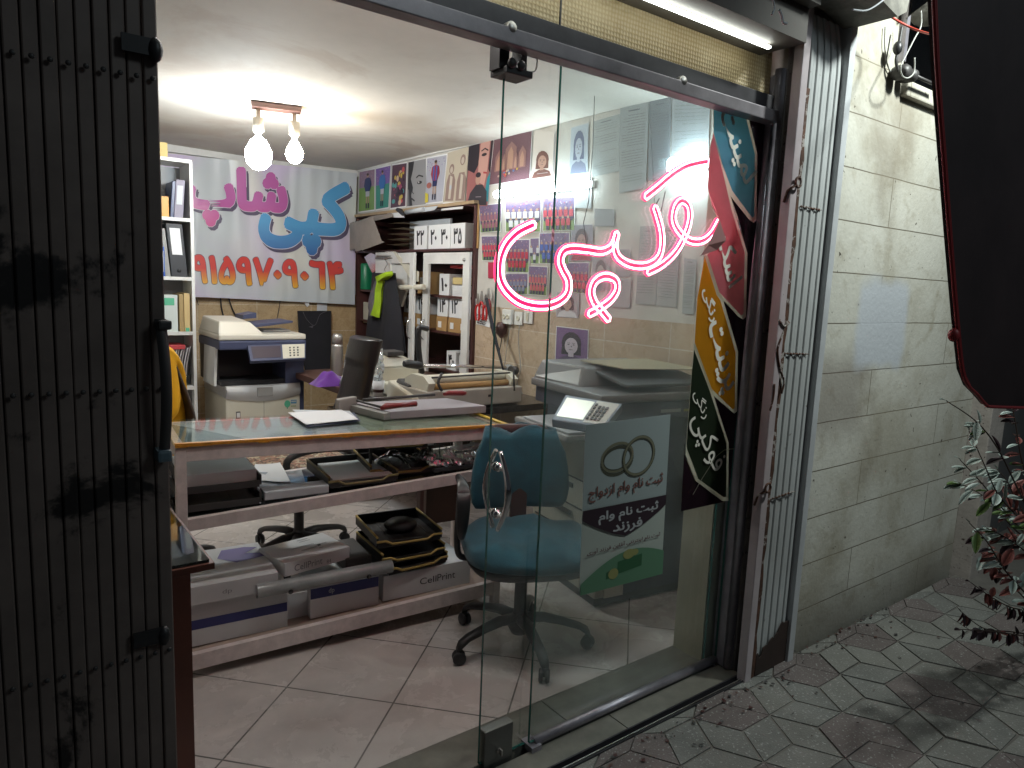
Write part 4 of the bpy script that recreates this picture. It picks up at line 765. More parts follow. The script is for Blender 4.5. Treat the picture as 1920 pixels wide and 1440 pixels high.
# ceiling bulbs
m_bulbc = M('cool_bulb', (1, 1, 1), emit=190, ecol=(.84, .94, 1)); m_bulbw = M('warm_bulb', (1, .9, .75), emit=150, ecol=(1, .80, .55)); m_bake = M('lamp_holder_plastic', (.50, .46, .38), .5)
zc = 2.5
mb = MB(); pc = [PZ(x, y, 2.49) for x, y in ((484, 197), (552, 205))]; d = (pc[1]-pc[0]); mb.box((-.04, -.05, 0), (d.length+.04, .05, .03), Matrix.Translation((pc[0].x, pc[0].y, 2.47)) @ Matrix.Rotation(math.atan2(d.y, d.x), 4, 'Z'), bev=.006); tag(mb.build('ceiling_plate', m_brown), 'brown mounting plate on the ceiling that carries the two bulbs', 'ceiling plate')
for i, (p, r_, m_, lab) in enumerate(((pc[0], .078, m_bulbc, 'large cool white bulb glowing below the ceiling plate'), (pc[1], .052, m_bulbw, 'smaller warm bulb glowing beside the large cool one'))):
    t = thing('ceiling_bulb', lab, 'light bulb', (p.x, p.y, 2.45), 'bare bulbs under the ceiling')
    mb = MB(); mb.lathe((p.x, p.y, 2.47), [(.012, 0), (.012, -.05), (.03, -.055), (.032, -.13), (.02, -.14)], 16); mb.build('holder', m_bake, t)
    z0 = 2.33; mb = MB(); mb.lathe((p.x, p.y, z0), [(.014, 0), (.016, -.02), (r_*.6, -.045), (r_*.95, -.045-r_*.7), (r_, -.045-r_*1.1), (r_*.85, -.045-r_*1.7), (r_*.45, -.045-r_*2.1), (0, -.045-r_*2.2)], 20); mb.build('glowing_globe', m_, t)
# wall tube lamps
m_tubeL = M('cool_tube', (1, 1, 1), emit=30, ecol=(.82, .95, 1)); m_tubeL2 = M('cool_round_lamp', (1, 1, 1), emit=55, ecol=(.80, .95, 1))
for i, (x0, y0, x1, y1, lab) in enumerate(((932, 362, 1000, 359, 'glowing tube lamp nearest the cupboard on the side wall'), (1014, 352, 1100, 348, 'glowing tube lamp seen past the door edge'), (1262, 312, 1318, 305, 'glowing lamp high on the wall behind the neon top stroke'))):
    a_, b_ = PX(x0, y0, 2.90), PX(x1, y1, 2.90); t = thing('wall_lamp', lab, 'wall lamp', ((a_+b_)/2), 'lamps along the side wall'); z_ = (a_.z+b_.z)/2
    mb = MB(); mb.tube([V((2.895, a_.y, z_)), V((2.895, b_.y, z_))], [.026, .026] if i < 2 else [.045, .045], 14); mb.build('tube', m_tubeL if i < 2 else m_tubeL2, t)
    mb = MB(); mb.box((2.925, b_.y-.02, z_-.02), (2.95, a_.y+.02, z_+.02)); mb.build('fitting', m_white, t)
# sockets, cables and tools on the side wall
def wpx(x, y, X=2.945): return PX(x, y, X)
for k_, (x, y, lab) in enumerate(((956, 594, 'double socket block with a plug and hanging cable under the neon'), (974, 597, 'white wall socket next to the light switch'), (992, 594, 'white light switch beside the sockets'))):
    p = wpx(x, y); t = thing('wall_socket' if k_ < 2 else 'light_switch', lab, 'socket' if k_ < 2 else 'switch', p); mb = MB(); w = .045 if k_ else .05; mb.box((p.x-.012-(.02 if k_ == 0 else 0), p.y-w, p.z-w), (p.x, p.y+w, p.z+w), bev=.004); mb.build('plate', m_white, t)
    if k_ < 2:
        for dy in ((-.02, .025) if k_ == 0 else (0,)): mb = MB(); mb.lathe((p.x-.032 if k_ == 0 else p.x-.012, p.y+dy, p.z), [(0, 0), (.017, 0), (.018, .006), (.012, .007), (.011, .003), (0, .003)], 14, V((-1, 0, 0))); mb.build('outlet', m_offw, t)
    else: mb = MB(); mb.box((p.x-.02, p.y-.012, p.z-.03), (p.x-.012, p.y+.012, p.z+.03), bev=.002); mb.build('rocker', m_offw, t)
for k_, (pts, r_, lab) in enumerate(((((944, 605), (940, 640), (936, 665), (944, 690)), .004, 'black cable looping down from the double socket'), (((958, 605), (952, 640), (948, 668), (945, 695)), .003, 'thin grey cable beside the black one on the tiles'), (((974, 610), (972, 640), (976, 690), (970, 720), (985, 745)), .003, 'thin cable running down the tiles behind the machine'))):
    mb = MB(); mb.tube(smoothpath([wpx(x, y, 2.93) for x, y in pts], 5), r_, 6); tag(mb.build('wall_cable', m_black if k_ == 0 else m_greyp), lab, 'cable')
mb = MB(); p = wpx(940, 622, 2.92); mb.lathe(p+V((0, 0, .02)), [(0, .05), (.03, .045), (.042, .01), (.04, -.03), (.02, -.05), (.008, -.065), (0, -.066)], 14); tag(mb.build('power_adapter', m_wine), 'dark rounded power adapter hanging below the socket', 'adapter')
a = Art(*[wpx(x, y, 2.943) for x, y in ((893, 607), (918, 614), (921, 570), (892, 560))], 1, 1.5, step=.001); a.back(m_paper)
a.lay(); [a.rect(col(.12, .1, .1), *(lambda x, y, w: (x, y, x+w, y+.03))(random.uniform(.05, .7), random.uniform(.05, .7), random.uniform(.05, .25))) for _ in range(60)]; wp('sketch_sheet', a, 'white sheet with dark scribbled print beside the cupboard', 'paper')
for k_, (x, y, s_) in enumerate(((896, 570, 1), (903, 565, 1.1), (910, 572, .9), (916, 560, 1))):
    p = wpx(x, y, 2.92); t = thing('pliers', ['red handled pliers hanging first from the cupboard side', 'longest red handled pliers hanging in the bunch', 'short red handled pliers in the hanging bunch', 'dark jawed pliers hanging last in the bunch by the socket'][k_], 'pliers', p, 'hand tools hung beside the cupboard')
    for sg in (-1, 1): mb = MB(); mb.tube(smoothpath([p+V((0, 0, 0)), p+V((0, sg*.022*s_, -.03)), p+V((0, sg*.024*s_, -.08)), p+V((0, sg*.014*s_, -.12*s_))], 4), .0075, 8); mb.build('handle', m_red if k_ < 3 else m_wineplastic, t)
    mb = MB(); mb.prism([p+V((.006, -.016, 0)), p+V((.006, .016, 0)), p+V((.006, .012, .03)), p+V((.006, .002, .075)), p+V((.006, -.002, .075)), p+V((.006, -.012, .03))], (-.012, 0, 0)); mb.build('jaws', m_steel, t)
mb = MB(); mb.tube([wpx(912, 560, 2.86), wpx(925, 620, 2.84), wpx(940, 680, 2.80), wpx(945, 700, 2.78)], [.012, .014, .008, .004], 8); tag(mb.build('umbrella', m_cloth), 'closed dark umbrella leaning on the tiled wall beside the cupboard', 'umbrella')

# ================================================================== BUILT IN CUPBOARD
cb = thing('cupboard', 'dark built in cupboard with white framed doors set in the side wall', 'cupboard', (3.1, 5.4, 0))
mb = MB(); mb.box((2.925, NY0-.002, 0), (NX, NY0+.03, 2.07)); mb.box((2.925, NY1-.03, 0), (NX, NY1, 2.07)); mb.box((NX-.015, NY0, 0), (NX-.001, NY1, 2.07)); mb.box((2.925, NY0, 2.055), (NX, NY1, 2.07)); mb.build('carcass', m_wine, cb)
sh_z = [.40, .80, 1.10, 1.385, 1.745]
for z in sh_z: mb = MB(); mb.box((2.955 if z < 1.7 else 2.90, NY0+.03, z-.018), (NX-.015, NY1-.03, z)); mb.build('shelf', m_wine, cb)
mb = MB(); mb.box((2.90, NY0-.004, 2.062), (2.945, NY1+.02, 2.085)); mb.build('top_batten', M('raw_wood_strip', (.42, .30, .18), .6, var=.2), cb)
mb = MB(); mb.box((2.935, NY0-.012, 1.745), (2.948, NY0+.04, 2.06)); mb.build('side_panel', m_card, cb)
def door(y0, y1, ang, hy, parts=True):
    mx = Matrix.Translation((2.905, hy, 0)) @ Matrix.Rotation(ang, 4, 'Z') @ Matrix.Translation((-2.905, -hy, 0))
    z0, z1 = .32, 1.715; st = .085
    mb = MB(); mb.box((2.895, y0, z0), (2.918, y0+st, z1), mx, .002); mb.box((2.895, y1-st, z0), (2.918, y1, z1), mx, .002); mb.box((2.8955, y0+st, z1-.085), (2.9175, y1-st, z1), mx); mb.box((2.8955, y0+st, z0), (2.9175, y1-st, z0+.09), mx)
    o = mb.build('door', m_white, cb); return o, mx
d1, mx1 = door(4.385, 5.06, 0, 4.385); d2, mx2 = door(5.075, 5.70, rad(-7), 5.70)
for dy, mx in ((5.02, mx1), (5.11, mx2)):
    mb = MB(); mb.tube([mx@q for q in smoothpath([V((2.895, dy, 1.18)), V((2.870, dy, 1.16)), V((2.862, dy, 1.10)), V((2.870, dy, 1.04)), V((2.895, dy, 1.02))], 5)], .006, 8); o = mb.build('handle', m_chrome, d1 if mx is mx1 else d2)
mb = MB(); mb.ball((2.892, 4.45, 1.66), .014, 10); mb.build('knob', m_steel, d1)
random.seed(11)
# numbered boxes on the shelves
def numbox(y, z, w, h, d, label, num, m=m_paper, X=2.93, grp='numbered white boxes in the cupboard', tilt=0):
    t = thing('numbered_box', label, 'box', (X, y, z), grp); mb = MB(); mb.box((X, y-w/2, z), (X+d, y+w/2, z+h), bev=.003); mb.build('carton', m, t)
    if num:
        a = Art(V((X, y+w/2, z)), V((X, y-w/2, z)), V((X, y-w/2, z+h)), V((X, y+w/2, z+h)), w, h, step=.0008); a.lay().text(m_ink, num, w*.5, h*.5, 0, 0, .03, wide=w*.55, tall=h*.58); a.build('number', t)
    return t
yy = [onq.y for onq in (PX(788, 450, 2.93), PX(813, 448, 2.93), PX(833, 448, 2.93), PX(858, 446, 2.93))]
for y_, n_, w_ in zip(yy, ('۲۲', '۲۰', '۳۰', '۳۵'), (.21, .16, .17, .20)): numbox(y_, 1.745, w_, .19, .16, 'white box marked ' + n_ + ' on the top shelf of the cupboard', n_)
for x, n_ in ((765, '۱۸'), (789, '۱۶'), (829, '۱۴'), (852, '۱۲'), (872, '')):
    q = PX(x, 595, 2.99); numbox(q.y, 1.215, .155, .17, .2, ('white box marked ' + n_ if n_ else 'blank white box end') + ' on the row above the brown cartons', n_ or None, X=2.99)
    t = thing('brown_carton', ['brown carton with white sticker below box ' + (n_ or 'end without number'), ''][0], 'carton', (2.985, q.y, 1.10), 'brown cartons in the cupboard'); mb = MB(); mb.box((2.985, q.y-.078, 1.10), (3.2, q.y+.078, 1.213), bev=.002); mb.build('box', m_card, t)
    mb = MB(); mb.box((2.983, q.y-.0, 1.125), (2.9845, q.y+.05, 1.175)); mb.build('label_sticker', m_paper, t)
q = PX(833, 530, 2.99); numbox(q.y, 1.385, .15, .17, .2, 'white box with a partly hidden number behind the door stile', '۱۰', X=2.99)
q = PX(846, 675, 2.98); numbox(q.y, .80, .14, .15, .2, 'white box marked 40 on the low shelf behind the door', '۴۰', X=2.98); q = PX(866, 682, 2.98); numbox(q.y, .80, .08, .13, .2, 'small white box next to the one marked 40', None, X=2.98)
q = PX(792, 530, 2.99); t = thing('brown_carton', 'brown carton with white sticker beside the paper cutter arm', 'carton', q, 'brown cartons in the cupboard'); mb = MB(); mb.box((2.985, q.y-.08, 1.385), (3.15, q.y+.07, 1.57), bev=.002); mb.build('box', m_card, t); mb = MB(); mb.box((2.983, q.y-.03, 1.46), (2.9845, q.y+.03, 1.52)); mb.build('label_sticker', m_paper, t)
q = PX(862, 520, 3.0); mb = MB()
for k_ in range(7): mb.box((2.98, q.y-.09+random.uniform(-.01, .01), 1.385+.012*k_), (3.2, q.y+.07+random.uniform(-.01, .01), 1.395+.012*k_))
tag(mb.build('paper_stack', m_paper), 'stack of loose white sheets in clear film behind the door glass', 'paper stack')
mb = MB(); mb.box((2.97, q.y-.08, 1.475), (3.15, q.y+.06, 1.53), bev=.01); tag(mb.build('cream_packet', M('cream_packet', (.60, .48, .22), .5)), 'cream packet lying on the loose sheets', 'packet')
mb = MB(); mb.box((2.97, q.y-.10, 1.60), (3.15, q.y+.10, 1.625), bev=.004); tag(mb.build('red_binder', m_red), 'thin red binder at the top behind the cupboard door', 'binder')
mb = MB(); q0, q1 = PX(772, 420, 3.1), PX(848, 420, 3.1); mb.box((3.08, q1.y, 1.745), (3.10, q0.y, 2.0)); t = mb.build('white_folder', m_paper2); tag(t, 'large white folder standing behind the numbered boxes on the top shelf', 'folder')
t = thing('cream_papers', 'pile of curling cream card sheets on the top shelf', 'paper pile', PX(744, 460, 2.95)); q = PX(744, 455, 2.95)
for k_ in range(6): mb = MB(); z = 1.75+.045*k_; mb.grid(lambda u, v: V((2.93+.22*u, q.y-.16+.32*v, z+.015*sin(v*3+k_)*u+.004)), 4, 6); mb.build('card_sheet', M('cream_card', (.48, .42, .33), .7), t)
t = thing('card_organizer', 'grey cardboard folders fanning out of the cupboard over the banner', 'cardboard folders', PX(680, 450, 2.8))
for k_, pts in enumerate((((643, 424), (664, 416), (683, 462), (655, 470)), ((655, 422), (672, 414), (695, 464), (668, 472)), ((664, 420), (700, 408), (716, 452), (680, 470)))):
    mb = MB(); q = [PX(x, y, 2.86-.03*k_) for x, y in pts]; mb.prism(q, (-.006, 0, 0)); q2 = PX(716, 452, 2.86-.03*k_); mb.build('folder_card', m_greycard, t)
mb = MB(); mb.prism([PX(x, y, 2.90) for x, y in ((664, 418), (700, 405), (735, 400), (738, 407), (705, 414))], (-.01, 0, 0)); mb.prism([PX(x, y, 2.80) for x, y in ((682, 468), (716, 452), (722, 454), (690, 466))], (-.01, 0, 0)); mb.build('lid_flap', m_greycard, t)
mb = MB(); mb.prism([PX(x, y, 2.9) for x, y in ((748, 390), (754, 392), (763, 404), (758, 405), (745, 394))], (-.02, 0, 0)); tag(mb.build('tape_gun', m_black), 'black curved clamp resting under the poster row', 'clamp')
mb = MB(); mb.prism([PX(x, y, 2.91) for x, y in ((728, 398), (755, 398), (759, 408), (722, 408))], (-.001, 0, 0)); tag(mb.build('paper_sheet', m_paper), 'white sheet corner sticking out under the comic poster', 'paper')
mb = MB(); mb.tube([PX(762, 398, 2.88), PX(795, 392, 2.86)], .018, 10); mb.prism([PX(x, y, 2.87) for x, y in ((785, 390), (822, 386), (815, 394), (790, 398))], (-.003, 0, 0)); tag(mb.build('rolled_paper', m_paper2), 'rolled white paper lying on the cupboard edge below the posters', 'paper roll')
# left bay: green tin, foil bags, hanging board, clothes
q = PX(684, 532, 3.02); t = thing('green_tin', 'green cylindrical tin with pale lettering on the dark shelf', 'tin', q); mb = MB(); mb.lathe((3.03, q.y, 1.385), [(0, 0), (.075, 0), (.078, .01), (.078, .235), (.070, .25), (0, .25)], 20); mb.build('body', M('tin_green', (.01, .20, .09), .35), t); mb = MB(); mb.box((2.945, q.y-.03, 1.53), (2.951, q.y+.03, 1.545)); mb.build('lettering_band', m_paper2, t)
mb = MB(); q = [PX(x, y, 2.93) for x, y in ((683, 482), (695, 474), (705, 478), (704, 508), (698, 512))]; mb.prism(q, (.05, 0, 0)); tag(mb.build('foil_pouch', m_foil), 'crumpled silver foil pouch beside the white board', 'foil pouch')
mb = MB(); q = [PX(x, y, 2.90) for x, y in ((704, 471), (741, 471), (763, 505), (763, 540), (752, 575), (704, 575))]; mb.prism(q, (.02, 0, 0)); bd = mb.build('white_board', m_white); tag(bd, 'white board panel with a wire clip behind the hanging clothes', 'board')
mb = MB(); mb.tube([PX(704, 484, 2.885), PX(740, 484, 2.885)], .008, 8); mb.tube([PX(704, 480, 2.885), PX(740, 480, 2.885)], .004, 6); mb.build('wire_clip', m_steel, bd)
t = thing('cutter_arm', 'beige riveted metal arm of an old paper cutter leaning in the cupboard', 'cutter arm', PX(770, 510, 2.86))
mb = MB(); mb.prism([PX(x, y, 2.87) for x, y in ((740, 471), (745, 474), (775, 500), (786, 510), (785, 528), (776, 528), (765, 510))], (-.02, 0, 0)); mb.build('arm', m_offw, t)
mb = MB(); mb.hexa([PX(*q_, 2.84) for q_ in ((728, 543), (795, 541), (795, 541), (728, 543))], [PX(*q_, 2.84) for q_ in ((728, 537), (795, 535), (795, 535), (728, 537))]); mb = MB(); mb.tube([PX(731, 540, 2.84), PX(795, 538, 2.84)], .022, 10); mb.build('bar', m_offw, t)
for x, y in ((779, 507), (777, 519)): mb = MB(); mb.ball(PX(x, y, 2.85), .010, 8); mb.build('bolt', m_dark, t)
t = thing('hanging_clothes', 'dark coat and lime trimmed grey jacket hanging by the white board', 'clothes', PX(720, 600, 2.85))
P_ = lambda pts, X: [PX(x, y, X) for x, y in pts]
mb = MB(); L_ = P_(((700, 512), (696, 560), (690, 620), (688, 660)), 2.80); R_ = P_(((742, 512), (748, 560), (755, 620), (758, 662)), 2.80)
def cloth(mb, Lp, Rp, nu=26, nv=14, amp=.02, fr=9, ph=0):
    ls, rs = smoothpath(Lp, 6), smoothpath(Rp, 6); n = len(ls)-1
    mb.grid(lambda u, v: ls[int(v*n)].lerp(rs[int(v*n)], u)+V((-amp*sin(u*fr+ph+v*1.5)-.05*sin(u*pi), 0, 0)), nu, nv); mb.grid(lambda u, v: ls[int(v*n)].lerp(rs[int(v*n)], u)+V((.03*sin(u*pi), 0, 0)), 6, nv)
cloth(mb, L_, R_); mb.build('coat', m_cloth, t)
mb = MB(); cloth(mb, P_(((708, 530), (698, 550), (693, 575), (698, 590)), 2.76), P_(((722, 520), (718, 545), (712, 570), (706, 594)), 2.76), 12, 12, .012); mb.build('jacket_body', m_gcloth, t)
mb = MB(); cloth(mb, P_(((706, 522), (708, 528), (712, 534)), 2.74), P_(((736, 508), (736, 516), (724, 524)), 2.74), 12, 8, .012); cloth(mb, P_(((715, 528), (712, 545), (710, 565), (700, 586)), 2.745), P_(((721, 526), (716, 545), (715, 570), (712, 596)), 2.745), 8, 14, .006, 14); mb.build('lime_trim', m_lime, t)
mb = MB(); mb.tube(smoothpath([PX(720, 484, 2.87), PX(726, 495, 2.85), PX(721, 505, 2.8), PX(724, 510, 2.8)], 4), .003, 6); mb.build('wire_hook', m_steel, t)
mb = MB(); q0, q1 = PX(682, 566, 2.99), PX(690, 606, 2.99); mb.box((2.985, q1.y, q1.z), (3.0, q0.y, q0.z), bev=.003); tag(mb.build('beige_strip', m_offw), 'beige plastic strip wound with dark cord on the shelf upright', 'strip')

# ================================================================== BOOKSHELF
def BX(x, y, Y): return PY(x, y, Y)
SY0 = 5.50
zs = [BX(*q, SY0).z for q in ((358, 300), (360, 410), (362, 520), (365, 622), (370, 724))]+[.42, .08]
xr = BX(365, 500, SY0).x; xl = .62
bs = thing('bookshelf', 'tall white bookshelf full of binders beside the banner', 'bookshelf', (xl, SY0, 0))
mb = MB(); mb.box((xr-.022, SY0, 0), (xr, SY0+.30, zs[0]), bev=.001); mb.build('side_panel', m_white, bs)
mb = MB(); mb.box((xl-.02, SY0, 0), (xl, SY0+.30, zs[0])); mb.build('side_panel', m_white, bs)
mb = MB(); mb.box((xl, SY0+.285, .05), (xr-.022, SY0+.30, zs[0]-.03)); mb.build('back_panel', M('shelf_back', (.32, .33, .34), .6), bs)
for z in zs: mb = MB(); mb.box((xl, SY0+.001, z-.024), (xr-.022, SY0+.284, z)); mb.build('shelf', m_white, bs)
def book(x0, x1, z0, z1, m, name, label, cat, lean=0, group=None, sticker=None, hole=False, y0=SY0+.02, d=.22):
    t = thing(name, label, cat, ((x0+x1)/2, y0, z0), group); dx = lean
    b = [V((x0, y0, z0)), V((x1, y0, z0)), V((x1, y0+d, z0)), V((x0, y0+d, z0))]; tp = [V((p.x+dx, p.y, z1)) for p in b]; mb = MB(); mb.hexa(b, tp, .003); mb.build('cover', m, t)
    if sticker:
        a0, a1, mm_ = sticker; q = lambda u, w: V((x0+(x1-x0)*u+dx*w, y0-.0015, z0+(z1-z0)*w)); mb = MB(); mb.faces([q(.18, a0), q(.82, a0), q(.82, a1), q(.18, a1)], [(0, 1, 2, 3)]); mb.build('spine_label', mm_, t)
    if hole: mb = MB(); c = V(((x0+x1)/2+dx*.12, y0-.001, z0+(z1-z0)*.12)); mb.lathe(c, [(0, 0), (.014, 0), (.014, .002), (0, .002)], 14, V((0, -1, 0))); mb.build('finger_ring', m_black, t)
    return t
X_ = lambda px, py: BX(px, py, SY0+.02).x; Z_ = lambda px, py: BX(px, py, SY0+.02).z
bk = 'files on the white bookshelf'
book(X_(326, 400), X_(343, 400), zs[1], Z_(345, 338), col(.20, .18, .24), 'binder', 'grey lilac box file with white spine labels on the top shelf', 'binder', .02, bk, (.35, .85, m_paper2)); book(X_(319, 400), X_(326, 400)-.002, zs[1], Z_(330, 340), M('navy_cover', (.02, .035, .10), .4), 'binder', 'narrow navy file leaning against the grey lilac one', 'binder', .02, bk)
book(X_(297, 400), X_(317, 400), zs[1], Z_(310, 368), M('orange_holder', (.62, .32, .08), .5), 'magazine_holder', 'orange magazine holder on the top shelf', 'holder'); book(X_(297, 400), X_(305, 400), zs[1]+.05, Z_(300, 315), m_greyp, 'file', 'grey framed papers standing in the orange holder', 'file', 0, bk, (.2, .9, m_paper), y0=SY0+.045, d=.1)
book(X_(322, 510), X_(352, 510), zs[2], Z_(330, 420), M('binder_black', (.03, .033, .04), .5), 'lever_arch_file', 'black lever arch file with a white spine label', 'binder', -.03, bk, (.42, .92, m_paper), True); book(X_(310, 510), X_(320, 510), zs[2], Z_(305, 428), m_greyp, 'binder', 'grey binder leaning beside the black lever arch file', 'binder', -.03, bk)
book(X_(297, 510), X_(309, 510), zs[2], Z_(300, 462), m_blue, 'binder', 'bright blue binder with a white label on the second shelf', 'binder', 0, bk, (.15, .85, m_paper2), y0=SY0+.01); book(X_(288, 510), X_(297, 510), zs[2], Z_(300, 435), M('navy_cover', (.02, .035, .10), .4), 'binder', 'dark navy binder mostly behind the gate', 'binder', 0, bk)
book(X_(300, 612), X_(334, 612), zs[3], Z_(315, 553), M('white_book', (.60, .66, .64), .5), 'book', 'large white book with a green emblem and green foot line', 'book', 0, None, (.72, .92, M('green_emblem', (.10, .42, .26), .5)))
book(X_(337, 612), X_(345, 612), zs[3], Z_(345, 552), M('tan_book', (.36, .26, .12), .6), 'book', 'tan book standing by the shelf side', 'book', 0, 'tan books'); book(X_(346, 612), X_(357, 612), zs[3], Z_(345, 550), M('cream_book', (.56, .42, .20), .6), 'book', 'cream and yellow book with a green base standing rightmost on its shelf', 'book', 0, 'tan books', (.0, .10, M('green_emblem', (.10, .42, .26), .5)))
for k_ in range(7):
    x0 = X_(322+5.0*k_, 716); t = thing('notebook', 'curved spiral notebook leaning in the fourth shelf row', 'notebook', (x0, SY0+.02, zs[4]), 'curved spiral notebooks'); mb = MB(); hgt = Z_(340, 650)-zs[4]-.01*(k_ % 2)
    mb.grid(lambda u, v: V((x0+.04*v*v-.02+.010*(u > .5), SY0+.02+.0*u, zs[4]+.002+hgt*v)), 1, 8); mb.grid(lambda u, v: V((x0+.04*v*v-.02+.010, SY0+.02+.2*u, zs[4]+.002+hgt*v)), 1, 8); mb.build('cover', col(.42, .42, .44) if k_ % 2 else col(.28, .26, .26), t)
mb = MB(); mb.box((X_(313, 650)-.05, SY0+.01, Z_(330, 655)), (X_(347, 650), SY0+.22, Z_(330, 647)), Matrix.Identity(4), .003); tag(mb.build('red_notebook', col(.50, .06, .07)), 'red notebook lying across the leaning spiral notebooks', 'notebook')
mb = MB(); q = BX(361, 778, SY0+.06); mb.lathe((q.x-.03, q.y+.05, zs[5]), [(0, 0), (.045, 0), (.05, .1), (.048, .22), (.035, .28), (.035, .31), (0, .31)], 16); tag(mb.build('glass_jar', glass_mat('jar_glass', .08, (.5, .5, .5))), 'smoky glass jar on the low shelf', 'jar')
mb = MB(); q = BX(303, 288, SY0+.05); mb.box((q.x-.10, SY0+.03, zs[0]), (q.x+.035, SY0+.2, zs[0]+.10), bev=.003); tag(mb.build('carton', M('yellow_carton', (.55, .42, .16), .6)), 'yellowish carton on top of the bookshelf', 'carton')

# ================================================================== COPIER AT THE BACK
YC = 5.20
def cx_(px): return PY(px, 690, YC).x
t = thing('small_copier', 'cream and navy photocopier against the back wall under the banner', 'photocopier', (1.65, 5.5, 0), 'photocopiers')
mb = MB(); mb.box((1.385, YC, .04), (1.93, YC+.6, .60), bev=.012); mb.build('paper_cabinet', m_offw, t)
mb = MB(); mb.grid(lambda u, v: V((1.39+.535*u, YC-.004-.02*sin(v*pi), .60+.085*v-.035*(1-(2*u-1)**2)*(1-v))), 20, 6); mb.box((1.386, YC, .60), (1.929, YC+.6, .688)); mb.build('front_trim', M('silver_trim', (.50, .50, .50), .35, .3), t)
mb = MB(); mb.box((1.60, YC-.028, .605), (1.715, YC-.018, .672), bev=.004); mb.build('drawer_handle', m_greyp, t)
mb = MB(); mb.box((1.655, YC-.001, .05), (1.657, YC+.0, .60)); mb.build('seam', m_dark, t)
mb = MB(); mb.box((1.455, YC-.004, .45), (1.485, YC, .50)); mb.build('tray_latch', m_dark, t); mb = MB(); mb.box((1.459, YC-.007, .456), (1.481, YC-.003, .492)); mb.build('latch_plate', m_white, t)
a = Art(*[PY(x, y, YC-.002) for x, y in ((532, 768), (556, 767), (556, 748), (532, 749))], 1, .8, step=.0006); a.lay().ell(M('green_emblem', (.10, .42, .26)), .28, .45, .24, .28); a.rect(M('green_emblem'), .24, .05, .32, .3); a.rect(col(.1, .25, .4), .55, .45, 1, .75); a.lay().rect(m_offw, .58, .6, .95, .66); a.rect(col(.3, .35, .2), .55, .2, .95, .3); a.build('emblem_sticker', t)
mb = MB(); mb.box((1.36, YC+.30, .688), (1.82, YC+.6, .95)); mb.box((1.36, YC+.02, .688), (1.82, YC+.30, .72)); mb.box((1.36, YC+.12, .72), (1.375, YC+.30, .95)); mb.build('paper_cavity', m_black, t)
mb = MB(); mb.box((1.82, YC+.01, .30), (1.965, YC+.6, .955), bev=.008); mb.build('side_column', m_navy, t)
mb = MB(); mb.box((1.345, YC-.01, .95), (1.975, YC+.58, 1.015), bev=.012); mb.build('scanner_body', m_navy, t)
mb = MB(); mb.box((1.345, YC-.005, 1.018), (1.975, YC+.58, 1.06), bev=.012); b = [V((1.345, YC+.0, 1.055)), V((1.67, YC+.0, 1.055)), V((1.63, YC+.56, 1.055)), V((1.345, YC+.56, 1.055))]; tt = [V((1.365, YC+.06, 1.15)), V((1.58, YC+.06, 1.145)), V((1.58, YC+.52, 1.165)), V((1.365, YC+.52, 1.165))]; mb.hexa(b, tt, .012); mb.build('document_feeder', M('feeder_cream', (.68, .64, .55), .35), t)
mb = MB(); mb.hexa([V((1.62, YC+.1, 1.10)), V((1.92, YC+.12, 1.135)), V((1.92, YC+.42, 1.135)), V((1.62, YC+.42, 1.10))], [V((1.62, YC+.1, 1.125)), V((1.92, YC+.12, 1.15)), V((1.92, YC+.42, 1.15)), V((1.62, YC+.42, 1.125))], .004); mb.hexa([V((1.60, YC+.3, 1.15)), V((1.70, YC+.3, 1.16)), V((1.70, YC+.5, 1.16)), V((1.60, YC+.5, 1.15))], [V((1.60, YC+.3, 1.18)), V((1.70, YC+.3, 1.20)), V((1.70, YC+.5, 1.20)), V((1.60, YC+.5, 1.18))]); mb.build('document_tray', m_navy, t)
mb = MB(); mb.box((1.72, YC+.2, 1.06), (1.93, YC+.4, 1.075), bev=.004); mb.build('output_slope', m_white, t)
pp = [PY(464, 647, YC-.03), PY(573, 644, YC-.03), PY(573, 672, YC-.14), PY(470, 677, YC-.14)]
def slab(pts, th, bev=0): # quad top face with thickness down
    n = (pts[1]-pts[0]).cross(pts[3]-pts[0]).normalized(); n = n if n.z > 0 else -n; mb = MB(); mb.hexa([p-n*th for p in pts], pts, bev); return mb
slab(pp, .03, .004).build('control_panel', m_navy, t)
def on(pts, u0, v0, u1, v1, off=.002):
    f = lambda u, v: (pts[0]*(1-u)+pts[1]*u)*(1-v)+(pts[3]*(1-u)+pts[2]*u)*v; n = (pts[1]-pts[0]).cross(pts[3]-pts[0]).normalized(); n = n if n.z > 0 else -n
    return [f(u0, v0)+n*off, f(u1, v0)+n*off, f(u1, v1)+n*off, f(u0, v1)+n*off]
slab(on(pp, .05, .12, .55, .85), .002).build('screen', M('dim_screen', (.07, .055, .07), .25), t); slab(on(pp, .58, .04, .98, .94), .0025).build('key_plate', m_offw, t)
mb = MB()
for i in range(3):
    for j in range(4): q = on(pp, .70+.07*i, .22+.17*j, .73+.07*i, .30+.17*j, .004); mb.hexa([p-V((0, 0, .003)) for p in q], q)
mb.build('keypad', m_dark, t)
mb = MB(); q = [PY(x, y, YC+.1) for x, y in ((401, 724), (406, 724), (408, 653), (403, 652))]; mb.prism(q, (0, .30, 0)); mb.build('side_tray', m_white, t)
mb = MB(); q = [PY(x, y, 6.38) for x, y in ((559, 583), (621, 583), (621, 640), (619, 704), (576, 708), (562, 640))]; mb.prism(q, (0, .02, 0)); gc = mb.build('garment_cover', m_cloth); tag(gc, 'black plastic garment cover hanging on the tiles beside the copier', 'garment cover')
